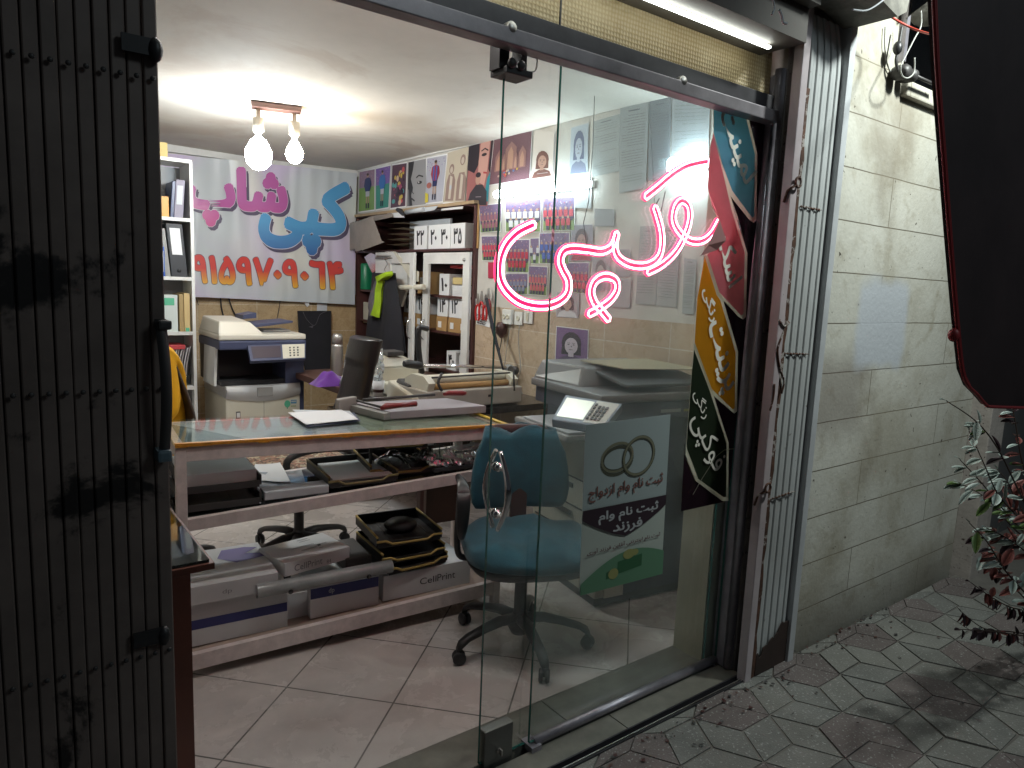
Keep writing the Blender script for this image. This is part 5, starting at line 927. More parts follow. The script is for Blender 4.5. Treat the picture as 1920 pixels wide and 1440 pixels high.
mb = MB(); mb.tube(smoothpath([PY(x, y, 6.37) for x, y in ((568, 585), (576, 600), (590, 610), (600, 590), (612, 584))], 5), .0025, 5); mb.prism([PY(x, y, 6.375) for x, y in ((579, 613), (588, 610), (586, 615))], (0, .004, 0)); mb.build('string', m_gcloth, gc)
mb = MB(); mb.box((1.30, 6.2, .0), (1.42, 6.35, .62), bev=.01); tag(mb.build('waste_bin', m_greyp), 'pale grey bin between the bookshelf and the back copier', 'bin')

# ================================================================== TABLES BEHIND
t = thing('wooden_table', 'dark brown wooden table with a purple cloth and thermos on it', 'table', (2.4, 4.8, 0))
mb = MB(); mb.box((1.90, 4.40, .72), (2.90, 5.35, .765), bev=.004); mb.build('table_top', m_brown, t)
for x, y in ((1.95, 4.45), (2.85, 4.45), (1.95, 5.3), (2.85, 5.3)): mb = MB(); mb.box((x-.025, y-.025, 0), (x+.025, y+.025, .72)); mb.build('leg', m_brown, t)
mb = MB(); mb.box((2.0, 4.46, .25), (2.8, 5.25, .29)); mb.build('low_shelf', m_brown, t)
mb = MB(); mb.box((2.02, 4.5, .29), (2.3, 4.9, .55), bev=.01); tag(mb.build('carton', M('beige_carton', (.38, .30, .22), .7)), 'beige carton stored under the wooden table', 'carton')
q = PY(632, 700, 4.95); t = thing('thermos', 'brushed steel thermos flask on the wooden table', 'thermos', (q.x, 4.95, .765)); mb = MB(); mb.lathe((q.x, 4.95, .767), [(0, 0), (.042, 0), (.043, .01), (.043, .22), (.040, .235)], 20); mb.build('flask', m_steel, t); mb = MB(); mb.lathe((q.x, 4.95, 1.0), [(.040, 0), (.039, .06), (.03, .078), (0, .08)], 20); mb.build('cup_lid', m_steel, t)
q = PY(618, 722, 4.55); mb = MB(); mb.grid(lambda u, v: V((q.x+.12*(u-.5)*2, 4.55+.09*(v-.5)*2, .767+max(0, .085*(1-(2*u-1)**2)*(1-(2*v-1)**2)*(1+.16*sin(11*u+7*v)+.08*sin(17*v-8*u))))), 30, 24); tag(mb.build('purple_cloth', m_purple), 'crumpled purple cloth on the corner of the wooden table', 'cloth')
def bag(name, label, pts_l, pts_r, Y, d=.07):
    ls, rs = smoothpath([PY(x, y, Y) for x, y in pts_l], 5), smoothpath([PY(x, y, Y) for x, y in pts_r], 5); n = len(ls)-1; mb = MB()
    mb.grid(lambda u, v: ls[int(v*n)].lerp(rs[int(v*n)], u)+V((.006*sin(19*v+7*u), -d*sin(u*pi)*sin(min(1, v*1.1+.1)*pi*.9)**.5+.010*sin(17*u+11*v)+.006*sin(31*u-9*v), 0)), 22, 22)
    mb.grid(lambda u, v: ls[int(v*n)].lerp(rs[int(v*n)], u)+V((0, d*.6*sin(u*pi), 0)), 6, 12); tag(mb.build(name, M('white_bag_film', (.60, .62, .66), .4)), label, 'bag')
bag('plastic_bag', 'crumpled white plastic bag beside the purple cloth, before the leather chair back', ((656, 640), (650, 655), (645, 690), (635, 722)), ((662, 645), (672, 660), (680, 700), (680, 730)), 4.35)
bag('plastic_bag', 'white plastic bag with standing handles behind the leather chair back', ((700, 672), (694, 690), (692, 715), (690, 732)), ((714, 652), (717, 670), (716, 710), (722, 735)), 4.0)
q = PY(709, 733, 3.95); t = thing('paper_cup', 'white patterned paper cup with a straw on the dark table', 'cup', (q.x, 3.95, .765)); mb = MB(); mb.lathe((q.x, 3.95, .767), [(0, 0), (.030, 0), (.040, .105), (.036, .105), (.034, .09)], 18); mb.build('cup', m_paper, t); mb = MB(); mb.lathe((q.x, 3.95, .80), [(.0338, 0), (.0362, .04)], 18); mb.tube([(q.x, 3.95, .8), (q.x+.008, 3.95, .93)], .003, 6); mb.build('print_band', m_wine, t)
t = thing('dark_table', 'black topped table carrying the binding machines along the side wall', 'table', (2.4, 3.7, 0))
mb = MB(); mb.box((1.93, 3.36, .725), (2.92, 4.34, .765), bev=.003); mb.build('table_top', M('black_gloss_top', (.02, .017, .018), .15, var=.2), t)
for x, y in ((1.97, 3.40), (2.88, 3.40), (1.97, 4.30), (2.88, 4.30)): mb = MB(); mb.box((x-.02, y-.02, 0), (x+.02, y+.02, .725)); mb.build('leg', m_wine, t)
mb = MB(); mb.box((2.0, 4.28, .1), (2.9, 4.30, .725)); mb.build('modesty_panel', m_brown, t)
t = thing('binding_machine', 'wide grey beige binding machine with rollers nearest the tiled wall', 'binding machine', (2.35, 3.5, .765), 'machines on the dark table')
mb = MB(); mb.box((1.99, 3.40, .775), (2.665, 3.80, .875), bev=.008); mb.build('base', M('machine_grey', (.36, .33, .29), .45, var=.1), t)
mb = MB(); mb.box((2.41, 3.396, .825), (2.44, 3.402, .838)); mb.build('slot', m_black, t)
mb = MB()
for x in (2.01, 2.60): mb = MB(); mb.prism([V((x, 3.44, .875)), V((x, 3.42, .92)), V((x, 3.48, .955)), V((x, 3.62, .955)), V((x, 3.70, .92)), V((x, 3.70, .875))], (.045, 0, 0)); mb.build('side_cheek', m_offw, t)
for y, z, r_ in ((3.52, .925, .032), (3.47, .893, .018), (3.62, .91, .03)): mb = MB(); mb.tube([(2.05, y, z), (2.60, y, z)], r_, 14); mb.build('roller', m_offw if r_ > .03 else m_card, t)
mb = MB(); mb.tube([(2.645, 3.5, .96), (2.69, 3.5, .96)], [.03, .026], 14); mb.tube([(2.60, 3.41, .97), (2.605, 3.40, .85)], .006, 8); mb.tube([(2.03, 3.42, .955), (2.58, 3.42, .96)], .005, 8); mb.tube(smoothpath([(2.09, 3.41, .98), (2.06, 3.40, .93), (2.08, 3.39, .88)], 4), .008, 8); mb.build('lever_rod', m_dark, t)
t = thing('guillotine', 'paper guillotine with long chrome bar and black grip behind the binding machine', 'guillotine', (2.3, 4.0, .765), 'machines on the dark table')
mb = MB(); mb.box((2.05, 3.86, .766), (2.85, 4.22, .84), bev=.01); mb.build('bed', m_offw, t)
A_, B_ = PY(775, 685, 3.84), PY(948, 689, 3.84); mb = MB(); mb.tube([A_, B_], .012, 12); mb.build('bar', m_chrome, t); mb = MB(); mb.tube([PY(757, 682, 3.84), PY(764, 682, 3.84), PY(785, 685, 3.84), PY(792, 686, 3.84)], [.018, .026, .026, .017], 12); mb.build('grip', m_black, t)
mb = MB(); c = PY(957, 700, 3.84); mb.lathe(c, [(0, 0), (.055, 0), (.06, .01), (.06, .03), (0, .03)], 20, V((0, 1, 0))); mb.build('end_wheel', m_greyp, t)
mb = MB(); mb.tube(smoothpath([PY(792, 700, 3.9), PY(788, 680, 3.9), PY(784, 640, 3.9), PY(785, 617, 3.9), PY(791, 614, 3.9), PY(802, 617, 3.9)], 4), [.02]*20+[.016], 10) if False else mb.tube(smoothpath([PY(792, 700, 3.9), PY(788, 680, 3.9), PY(784, 640, 3.9), PY(785, 617, 3.9), PY(791, 614, 3.9), PY(802, 617, 3.9)], 4), .018, 10); mb.build('press_handle', m_black, t)
t = thing('laminator', 'cream laminator with a dark top beside the paper cup', 'laminator', (2.05, 3.75, .765), 'machines on the dark table')
q = [PY(x, y, 3.50) for x, y in ((735, 742), (792, 745), (792, 712), (735, 716))]
mb = MB(); mb.hexa([V((1.80+.15, 3.50, .766)), V((2.02+.1, 3.46, .766)), V((2.2, 3.84, .766)), V((1.96, 3.84, .766))], [V((1.95, 3.50, .83)), V((2.10, 3.47, .83)), V((2.17, 3.84, .89)), V((1.97, 3.84, .89))], .012); mb.build('housing', m_offw, t)
mb = MB(); mb.hexa([V((1.99, 3.62, .855)), V((2.12, 3.60, .85)), V((2.15, 3.78, .88)), V((2.0, 3.8, .88))], [V((1.995, 3.62, .885)), V((2.11, 3.61, .88)), V((2.14, 3.77, .905)), V((2.01, 3.79, .905))], .01); mb.build('dark_lid', m_dark, t); mb = MB(); mb.box((1.965, 3.493, .775), (2.03, 3.498, .81)); mb.build('slot', m_black, t)
t = thing('desktop_printer', 'cream desktop scanner with dark lid edge in front of the hanging clothes', 'printer', (2.2, 4.2, .765), 'machines on the dark table')
q = PY(745, 690, 4.1); mb = MB(); mb.box((q.x-.14, 4.10, .768), (q.x+.16, 4.32, .93), bev=.012); mb.hexa([V((q.x-.14, 4.10, .93)), V((q.x+.16, 4.10, .93)), V((q.x+.16, 4.32, .93)), V((q.x-.14, 4.32, .93))], [V((q.x-.12, 4.14, 1.0)), V((q.x+.10, 4.14, .98)), V((q.x+.10, 4.3, 1.0)), V((q.x-.12, 4.3, 1.02))], .008); mb.build('housing', m_offw, t)
mb = MB(); mb.box((q.x-.06, 4.12, 1.0), (q.x+.06, 4.25, 1.03), bev=.008); mb.build('dark_lid', m_dark, t)
for k_, (x, y, m_, lab) in enumerate(((905, 700, col(.60, .10, .20), 'pink marker lying on the guillotine bed'), (885, 697, m_paper, 'white paper roll end on the guillotine bed'), (850, 695, m_dark, 'dark pen lying on the guillotine bed'))):
    p = PY(x, y, 3.95); mb = MB(); mb.tube([V((p.x-.05, 3.95, .855)), V((p.x+.05, 3.93, .857))], .014 if k_ < 2 else .008, 10); tag(mb.build('marker' if k_ != 1 else 'paper_roll', m_), lab, 'marker' if k_ != 1 else 'paper roll')

# ================================================================== SWIVEL CHAIRS
def sup(c, hx, hy, n=22, e=3.2, mx=None):
    out = []
    for k in range(n):
        t = 2*pi*k/n; x = math.copysign(abs(cos(t))**(2/e), cos(t))*hx; y = math.copysign(abs(sin(t))**(2/e), sin(t))*hy; p = V((x, y, 0))
        out.append(V(c)+(mx@p if mx else p))
    return out
def loft(mb, rings, cap=True):
    sm = mb.smooth; mb.smooth = True; R_ = [[mb.bm.verts.new(p) for p in r] for r in rings]; n = len(R_[0])
    for A, B in zip(R_, R_[1:]):
        for k in range(n): mb._face([A[k], A[(k+1) % n], B[(k+1) % n], B[k]])
    if cap: mb._face(R_[0][::-1]); mb._face(R_[-1])
    mb.smooth = sm
def star(parent, c, dirs, R, m):
    cx, cy = c; mb = MB(); mb.lathe((cx, cy, .06), [(0, 0), (.035, 0), (.05, .03), (.045, .07), (.03, .085), (.026, .10), (.026, .26), (.032, .27), (.032, .34)], 18); mb.build('gas_column', m, parent)
    for a in dirs:
        d = V((cos(a), sin(a), 0)); s_ = V((-d.y, d.x, 0)); mb = MB(); rr = []
        for r_, z, w, h in ((.02, .125, .030, .022), (.10, .130, .027, .020), (R*.6, .118, .024, .017), (R*.88, .098, .022, .015), (R, .078, .020, .018), (R+.012, .062, .014, .012)):
            rr.append([V((cx, cy, z))+d*r_+s_*(w*cos(t))+V((0, 0, h*sin(t))) for t in [2*pi*k/10 for k in range(10)]])
        loft(mb, rr); lg = mb.build('base_leg', m, parent); mb = MB(); e = V((cx, cy, .027))+d*(R+.004); ax = (s_+d*.4).normalized()
        for o_ in (-.013, .013): mb.lathe(e+ax*(o_-.008), [(0, 0), (.022, 0), (.027, .004), (.027, .012), (.022, .016), (0, .016)], 16, ax)
        mb.tube([e, e+V((0, 0, .035))], .012, 8); mb.build('caster', m_black, lg)
oc = thing('office_chair', 'worn teal swivel office chair with a torn backrest behind the glass door', 'office chair', (1.74, 2.17, 0), 'swivel chairs')
dd = [math.atan2(y-2.17, x-1.74) for x, y in ((1.445, 2.182), (1.65, 2.44), (1.98, 1.985), (1.65, 1.89), (1.95, 2.36))]
star(oc, (1.74, 2.17), dd, .285, m_black)
CR = Matrix.Rotation(rad(-25), 3, 'Z'); sc0 = V((1.765, 2.165, 0))
def cr(x, y, z): return sc0+CR@V((x, y, z))
mb = MB(); loft(mb, [[cr(p.x, p.y, z) for p in sup((0, 0, 0), hx, hy, 36)] for z, hx, hy in ((.365, .20, .19), (.372, .245, .225), (.395, .262, .238), (.405, .262, .238))]); mb.build('seat_shell', m_black, oc)
mb = MB(); rr = []
for z, hx, hy in ((.402, .255, .232), (.41, .268, .243), (.435, .275, .248), (.465, .270, .243), (.483, .250, .225), (.492, .215, .19), (.494, .12, .1), (.490, .03, .03)): rr.append([cr(p.x, p.y-.0, z+.006*sin(p.x*17+p.y*9)+(.012*sin(p.x*30) if z > .48 else 0)-(.018 if p.y < -.19 and z > .45 else 0)) for p in sup((0, 0, 0), hx, hy, 44)])
loft(mb, rr); mb.build('seat', m_teal, oc)
def backring(z, hx, hy, y, n=40): return [cr(p.x, p.y+y-.05*(p.x/.2)**2, z) for p in sup((0, 0, 0), hx, hy, n, 2.8)]
mb = MB(); ZB = [(.525, .17, .02), (.532, .195, .035), (.56, .212, .045), (.62, .220, .05), (.70, .213, .05), (.78, .198, .047), (.83, .172, .040)]
rr = [backring(z, hx, hy, .25) for z, hx, hy in ZB]
top = [V((p.x, p.y, p.z+.030+.030*sin(7*(p.x-1.6))+.006*sin(60*p.x)-.045*max(0, 1-abs((p.x-1.815)/.05)))) for p in backring(.835, .158, .036, .26)]
rr.append(top); rr.append([V((p.x, p.y, p.z-.03)) for p in backring(.83, .14, .026, .265)]); loft(mb, rr, True); mb.build('backrest', m_teal, oc)
mb = MB(); loft(mb, [backring(z, hx*.9, .018, .285) for z, hx in ((.55, .2), (.8, .19), (.86, .16), (.885, .12))]); mb.build('inner_shell', m_wine, oc)
mb = MB(); 
for k in range(9): x = -.10+.026*k; p = cr(x, .225, .86); mb.tube([p, p+V((random.uniform(-.012, .012), -.004, random.uniform(-.03, .012)))], .0012, 4)
mb.build('loose_threads', m_paper2, oc)
mb = MB(); b_ = [cr(x, y, .40) for x, y in ((-.035, .20), (.035, .20), (.035, .235), (-.035, .235))]; mb.hexa(b_, [p+V((0, 0, .22)) for p in b_], .004); mb.build('back_bracket', m_wine, oc)
for k in range(6): pass
for sx in (-1, 1):
    mb = MB(); P = [cr(sx*.20, .04, .378), cr(sx*.275, .03, .385), cr(sx*.292, .03, .45), cr(sx*.288, .03, .60), cr(sx*.285, .03, .66)]; mb.tube(smoothpath(P, 5), .013, 10); ar = mb.build('armrest', m_black, oc)
    mb = MB(); pts = smoothpath([cr(sx*.288, -.05, .50), cr(sx*.290, -.085, .56), cr(sx*.288, -.085, .66), cr(sx*.285, -.03, .705), cr(sx*.285, .10, .70)], 6); n = len(pts); loft(mb, [[p+CR@V((.027*cos(t)*(.5+.5*sin(pi*i/(n-1))), .012*sin(t), .012*sin(t))) for t in [2*pi*k/12 for k in range(12)]] for i, p in enumerate(pts)]); mb.build('arm_pad', m_black, ar)
# second chair
lc = thing('leather_chair', 'black leather high backed swivel chair with a patterned seat cover behind the counter', 'office chair', (1.31, 3.55, 0), 'swivel chairs')
star(lc, (1.31, 3.55), [math.atan2(y-3.80, x-1.40) for x, y in ((1.07, 3.69), (1.66, 3.88), (1.29, 4.08), (1.25, 3.52), (1.58, 3.55))], .31, m_dark)
m_pat = M('patterned_cushion', (.36, .30, .20), .9); N, L, b = nodes(m_pat); tc = N.new('ShaderNodeTexCoord'); s1 = noise(N, L, tc.outputs['Object'], 16, 2, .5, .46, .50, 1.5); s2 = noise(N, L, tc.outputs['Object'], 40, 3, .6, .5, .55, 1)
L.new(mix_rgb(N, L, s2, mix_rgb(N, L, s1, (.40, .34, .24), (.26, .13, .09)), (.10, .07, .05)), b.inputs['Base Color'])
mb = MB(); loft(mb, [[p for p in sup((1.30, 3.54, z), hx, hy, 36)] for z, hx, hy in ((.40, .24, .23), (.43, .27, .26), (.50, .275, .265), (.535, .26, .25), (.55, .2, .2), (.552, .05, .05))]); mb.build('seat_cushion', m_pat, lc)
mb = MB(); rr = []
CN = smoothpath([PY(650, 770, 3.78), PY(664, 735, 3.78), PY(673, 695, 3.78), PY(680, 660, 3.78), PY(685, 640, 3.78), PY(687, 632, 3.78)], 6); n = len(CN)-1
for i, p in enumerate(CN): w = 1 if i < n-3 else (.96, .85, .6, .2)[i-n+3]; rr.append([p+V((.055*w*cos(t)*(.8 if i < n*.5 else 1), (.165 if i > 3 else .15)*math.copysign(abs(sin(t))**.5, sin(t))*(.9+.1*w), 0)) for t in [2*pi*k/26 for k in range(26)]])
loft(mb, rr); mb.build('backrest', m_leather, lc)
for y in (3.30, 3.78):
    mb = MB(); mb.tube(smoothpath([(1.55, y, .46), (1.50, y, .60), (1.42, y, .64), (1.25, y, .64), (1.16, y, .60), (1.18, y, .50), (1.25, y, .46)], 5), .018, 10); mb.build('armrest', m_dark, lc)
mb = MB(); mb.tube([(1.42, 3.58, .40), (1.58, 3.64, .44), (1.66, 3.72, .66)], .022, 10); mb.build('back_support', m_dark, lc)

# ================================================================== FRONT DESK
t = thing('front_desk', 'reddish brown desk with a glass top beside the dark gate', 'desk', (0, 2.2, 0))
cT = PZ(402, 1047, .75); cB = PZ(312, 955, .75)
mb = MB(); mb.box((-.60, cT.y-.004, .722), (cT.x, cT.y+.75, .740), bev=.002); mb.build('desk_top', m_desk, t)
mb = MB(); mb.box((-.59, cT.y+.004, .7405), (cT.x-.012, cT.y+.73, .749)); mb.build('glass_top', g_clear, t)
mb = MB(); mb.box((-.60, 2.095, 0), (.452, 2.113, .722)); mb.build('front_panel', m_desk, t)
mb = MB(); mb.box((.434, 2.114, 0), (.452, 2.55, .721)); mb.build('side_panel', m_desk, t)
a = Art(V((.02, 1.90, .7402)), V((.44, 1.90, .7402)), V((.44, 2.45, .7402)), V((.02, 2.45, .7402)), 1, 1.3, step=.00005)
a.lay().rect(col(.20, .27, .31), .02, .02, .98, 1.28); a.lay()
for x, y, w, h, c in ((.50, .12, .22, .16, (.55, .33, .12)), (.74, .10, .2, .2, (.12, .16, .2)), (.3, .1, .18, .22, (.4, .35, .2)), (.15, .42, .6, .04, (.65, .7, .72)), (.62, .55, .14, .2, (.6, .68, .7)), (.2, .6, .3, .1, (.05, .07, .1)), (.1, .8, .35, .05, (.04, .05, .08))): a.rect(col(*c), x, y, x+w, y+h)
tag(a.build('printed_cards'), 'sheet of printed price cards under the desk glass', 'cards')

# ================================================================== COUNTER
FR = V((1.88, 2.50, 0)); DL = V((-.996, .0885, 0)); DN = V((.0885, .996, 0)); CL = 1.36; CDp = .45
def KP(s, t_, z): return FR+DL*s+DN*t_+V((0, 0, z))
def KV(x, y, t_=0):
    d = ray(x, y); o = FR+DN*t_; k = (o-CAM).dot(DN)/d.dot(DN); p = CAM+d*k; return (p-FR).dot(DL), p.z
def kbox(mb, s0, s1, t0, t1, z0, z1, zs0=None, zs1=None, bev=0):
    """box in counter axes; zs = bottom/top heights at s1 (for sloping rails)"""
    zs0 = z0 if zs0 is None else zs0; zs1 = z1 if zs1 is None else zs1
    mb.hexa([KP(s0, t0, z0), KP(s1, t0, zs0), KP(s1, t1, zs0), KP(s0, t1, z0)], [KP(s0, t0, z1), KP(s1, t0, zs1), KP(s1, t1, zs1), KP(s0, t1, z1)], bev); return mb
ct = thing('display_counter', 'worn pinkish white metal frame counter with glass top and shelves', 'counter', KP(.6, .2, 0))
hT0, hT1 = KV(957, 798)[1], KV(340, 836)[1]; hB0, hB1 = KV(880, 806)[1], KV(350, 862)[1]
top = lambda s: hT0+(hT1-hT0)*s/1.345
pw = .036
for s0, s1, t0, t1 in ((0, pw, 0, pw), (CL-pw, CL, 0, pw), (0, pw, CDp-pw, CDp), (CL-pw, CL, CDp-pw, CDp)):
    mb = kbox(MB(), s0, s1, t0, t1, 0, top(s0)-.002, None, top(s1)-.002, .002); mb.build('post', m_frame, ct)
mb = kbox(MB(), pw, CL-pw, .002, .028, top(pw)-.056, top(pw)-.001, top(CL)-.060, top(CL)-.001, .002); mb.build('top_rail', m_frame, ct)
mb = kbox(MB(), pw, CL-pw, CDp-.028, CDp-.002, top(pw)-.04, top(pw)-.001, top(CL)-.04, top(CL)-.001); mb.build('top_rail', m_frame, ct)
for s in (.002, CL-.030): mb = kbox(MB(), s, s+.026, pw, CDp-pw, top(s)-.05, top(s)-.001); mb.build('side_rail', m_frame, ct)
zA, zB = KV(880, 885)[1], KV(350, 975)[1]; shf = lambda s: zA+(zB-zA)*(s-.2)/1.15
mb = kbox(MB(), pw, CL-pw, .001, .027, shf(pw)-.048, shf(pw), shf(CL)-.045, shf(CL), .002); mb.build('shelf_rail', m_frame, ct)
mb = kbox(MB(), pw, CL-pw, CDp-.027, CDp-.001, shf(pw)-.035, shf(pw), shf(CL)-.035, shf(CL)); mb.build('shelf_rail', m_frame, ct)
mb = kbox(MB(), .004, CL-.004, .028, CDp-.028, shf(0)-.008, shf(0)-.001, shf(CL)-.008, shf(CL)-.001); mb.build('shelf_glass', g_clear, ct)
zA2, zB2 = KV(938, 1088)[1], KV(372, 1226)[1]; bot = lambda s: zA2+(zB2-zA2)*s/1.3
mb = kbox(MB(), pw, CL-pw, .001, .027, bot(pw)-.062, bot(pw), bot(CL)-.062, bot(CL), .002); mb.build('bottom_rail', m_frame, ct)
mb = kbox(MB(), .004, CL-.004, .028, CDp-.002, bot(0)-.02, bot(0)-.006, bot(CL)-.02, bot(CL)-.006); mb.build('bottom_board', M('bottom_board', (.42, .32, .27), .6, var=.2), ct)
mb = kbox(MB(), -.003, CL+.003, -.004, CDp+.004, top(0), top(0)+.008, top(CL), top(CL)+.008); mb.build('glass_top', glass_mat('counter_top_glass', .01, (.97, .99, .985), .38), ct)
mb = MB()
for i in range(34):
    s0, s1 = CL*i/34, CL*(i+1)/34; d = random.choice((0, .002, .004)); mb.hexa([KP(s0, -.006, top(s0)-.002-d), KP(s1, -.006, top(s1)-.002-d), KP(s1, .012, top(s1)-.001), KP(s0, .012, top(s0)-.001)], [KP(s0, -.006, top(s0)+.009), KP(s1, -.006, top(s1)+.009), KP(s1, .012, top(s1)+.0095), KP(s0, .012, top(s0)+.0095)])
mb.build('edge_tape', m_tape, ct)
mb = kbox(MB(), -.008, .012, -.008, CDp*.75, top(0)+.004, top(0)+.0105); kbox(mb, -.008, .03, -.008, .02, top(0)-.035, top(0)+.004); mb.build('corner_tape', M('yellow_tape', (.62, .42, .04), .45), ct)
mb = kbox(MB(), .30, .322, .06, .075, shf(.3), top(.3)-.05); kbox(mb, .045, .30, .066, .068, shf(.1), top(.1)-.055); o = mb.build('side_glass', g_clear, ct)
a = Art(KP(.90, .06, 0)+V((0, 0, top(.9)-.001)), KP(.62, .05, top(.6)-.001), KP(.60, .40, top(.6)-.001), KP(.86, .41, top(.9)-.001), 1, 1, step=.0001)
def colp(*c):
    n = 'sheet_%03d_%03d_%03d' % tuple(round(x*100) for x in c)
    if n in MATS: return MATS[n]
    m = M(n, c, .6); backlit(m, .3); return m
P1 = lambda s, t_: KP(s, t_, top(s)-.0015)
mb = MB(); mb.mat(colp(.60, .68, .70)); mb.faces([P1(1.33, .03), P1(.30, .03), P1(.30, .42), P1(1.33, .42)], [(0, 1, 2, 3)])
for k in range(42):
    s, t_ = random.uniform(.62, 1.2), random.uniform(.06, .36); w, h = random.uniform(.02, .07), random.uniform(.004, .012); mb.mat(colp(*random.choice(((.58, .46, .47), (.42, .52, .55), (.60, .52, .53), (.42, .46, .52)))))
    mb.faces([p+V((0, 0, .0003)) for p in (P1(s+w, t_), P1(s, t_), P1(s, t_+h), P1(s+w, t_+h))], [(0, 1, 2, 3)])
mb.mat(colp(.10, .17, .18)); mb.faces([p+V((0, 0, .0006)) for p in (P1(1.33, .04), P1(1.10, .04), P1(1.27, .32), P1(1.33, .40))], [(0, 1, 2, 3)]); mb.mat(colp(.40, .45, .33)); mb.faces([p+V((0, 0, .0006)) for p in (P1(.62, .04), P1(.05, .04), P1(.05, .42), P1(.62, .42))], [(0, 1, 2, 3)])
a.mb.bm.free(); tag(mb.build('price_sheet'), 'printed price sheet lying under the glass top of the counter', 'printed sheet')
# things on the counter
ZT = lambda s: top(s)+.009
t = thing('paper_cutter', 'grey board paper trimmer with dark red handles on the counter', 'paper cutter', KP(.3, .3, ZT(.3)))
cq = [PZ(x, y, ZT(.3)+.001) for x, y in ((732, 787), (912, 771), (840, 741), (650, 757))]
cq = [KP(.50, .15, 0), KP(.0, .20, 0), KP(.02, .47, 0), KP(.55, .40, 0)]
cq = [(lambda p: V((p.x, p.y, 0)))(PZ(x, y, .93)) for x, y in ((732, 765), (912, 754), (838, 740), (662, 748))]
zt0 = ZT(.3); mb = MB(); mb.hexa([p+V((0, 0, zt0)) for p in cq], [p+V((0, 0, zt0+.035)) for p in cq], .003); mb.build('board', M('cutter_grey', (.34, .32, .35), .45, var=.06), t)
e0, e1 = cq[0]+V((0, 0, zt0)), cq[3]+V((0, 0, zt0)); dv = (e1-e0); sd_ = V((dv.y, -dv.x, 0)).normalized(); sd_ = sd_ if sd_.x < 0 else -sd_
mb = MB(); mb.hexa([e0+V((0, 0, .0)), e1, e1+sd_*.035, e0+sd_*.035], [e0+V((0, 0, .03)), e1+V((0, 0, .03)), e1+sd_*.035+V((0, 0, .03)), e0+sd_*.035+V((0, 0, .03))], .002); mb.build('side_rail', m_greyp, t)
mb = MB(); mb.hexa([e1-dv*.12, e1+sd_*.0, e1+sd_*.10, e1+sd_*.10-dv*.12], [e1-dv*.12+V((0, 0, .068)), e1+V((0, 0, .068)), e1+sd_*.10+V((0, 0, .062)), e1+sd_*.10-dv*.12+V((0, 0, .062))], .006); mb.build('pivot_block', M('pivot_grey', (.26, .24, .22), .5), t)
mb = MB(); mb.tube([KV and PZ(680, 750, .965), PZ(815, 740, .965)], .007, 8); mb.tube([e1+V((0, 0, .05)), e0+dv*.15+V((0, 0, .045))], .006, 8); mb.build('blade_bar', m_dark, t)
mb = MB(); mb.tube([PZ(716, 765, .962), PZ(723, 762, .962), PZ(750, 760, .962), PZ(780, 757, .962)], [.008, .015, .011, .012], 10); mb.build('handle', m_wineplastic, t)
mb = MB(); mb.tube([PZ(833, 739, .955), PZ(842, 737, .955), PZ(868, 737, .955), PZ(874, 737, .955)], [.008, .013, .013, .008], 10); mb.build('handle', m_wineplastic, t)
def sheet(name, label, pts, z, m=m_paper, cat='paper', curl=.0, th=.0015, grp=None):
    q = [PZ(x, y, z) for x, y in pts]; mb = MB(); mb.grid(lambda u, v: (q[0]*(1-u)+q[1]*u)*(1-v)+(q[3]*(1-u)+q[2]*u)*v+V((0, 0, curl*((2*u-1)**2+.3*sin(7*v+4*u)))), 8, 8); mb.grid(lambda u, v: (q[0]*(1-u)+q[1]*u)*(1-v)+(q[3]*(1-u)+q[2]*u)*v+V((0, 0, -th)), 1, 1); return tag(mb.build(name, m), label, cat, grp)
z_ = ZT(.7); o = sheet('file_folder', 'navy folder under the white sheets on the counter top', ((578, 800), (676, 789), (664, 773), (545, 779)), z_+.003, M('navy_cover', (.02, .035, .10), .4), 'folder')
sheet('paper_sheet', 'top white sheet in clear film fanned on the counter beside the trimmer', ((574, 796), (672, 786), (640, 768), (540, 774)), z_+.009, m_paper, curl=.001, grp='white sheets on the counter'); sheet('paper_sheet', 'second white sheet under the fanned top one on the counter', ((590, 796), (668, 783), (655, 770), (548, 768)), z_+.006, m_paper2, grp='white sheets on the counter')
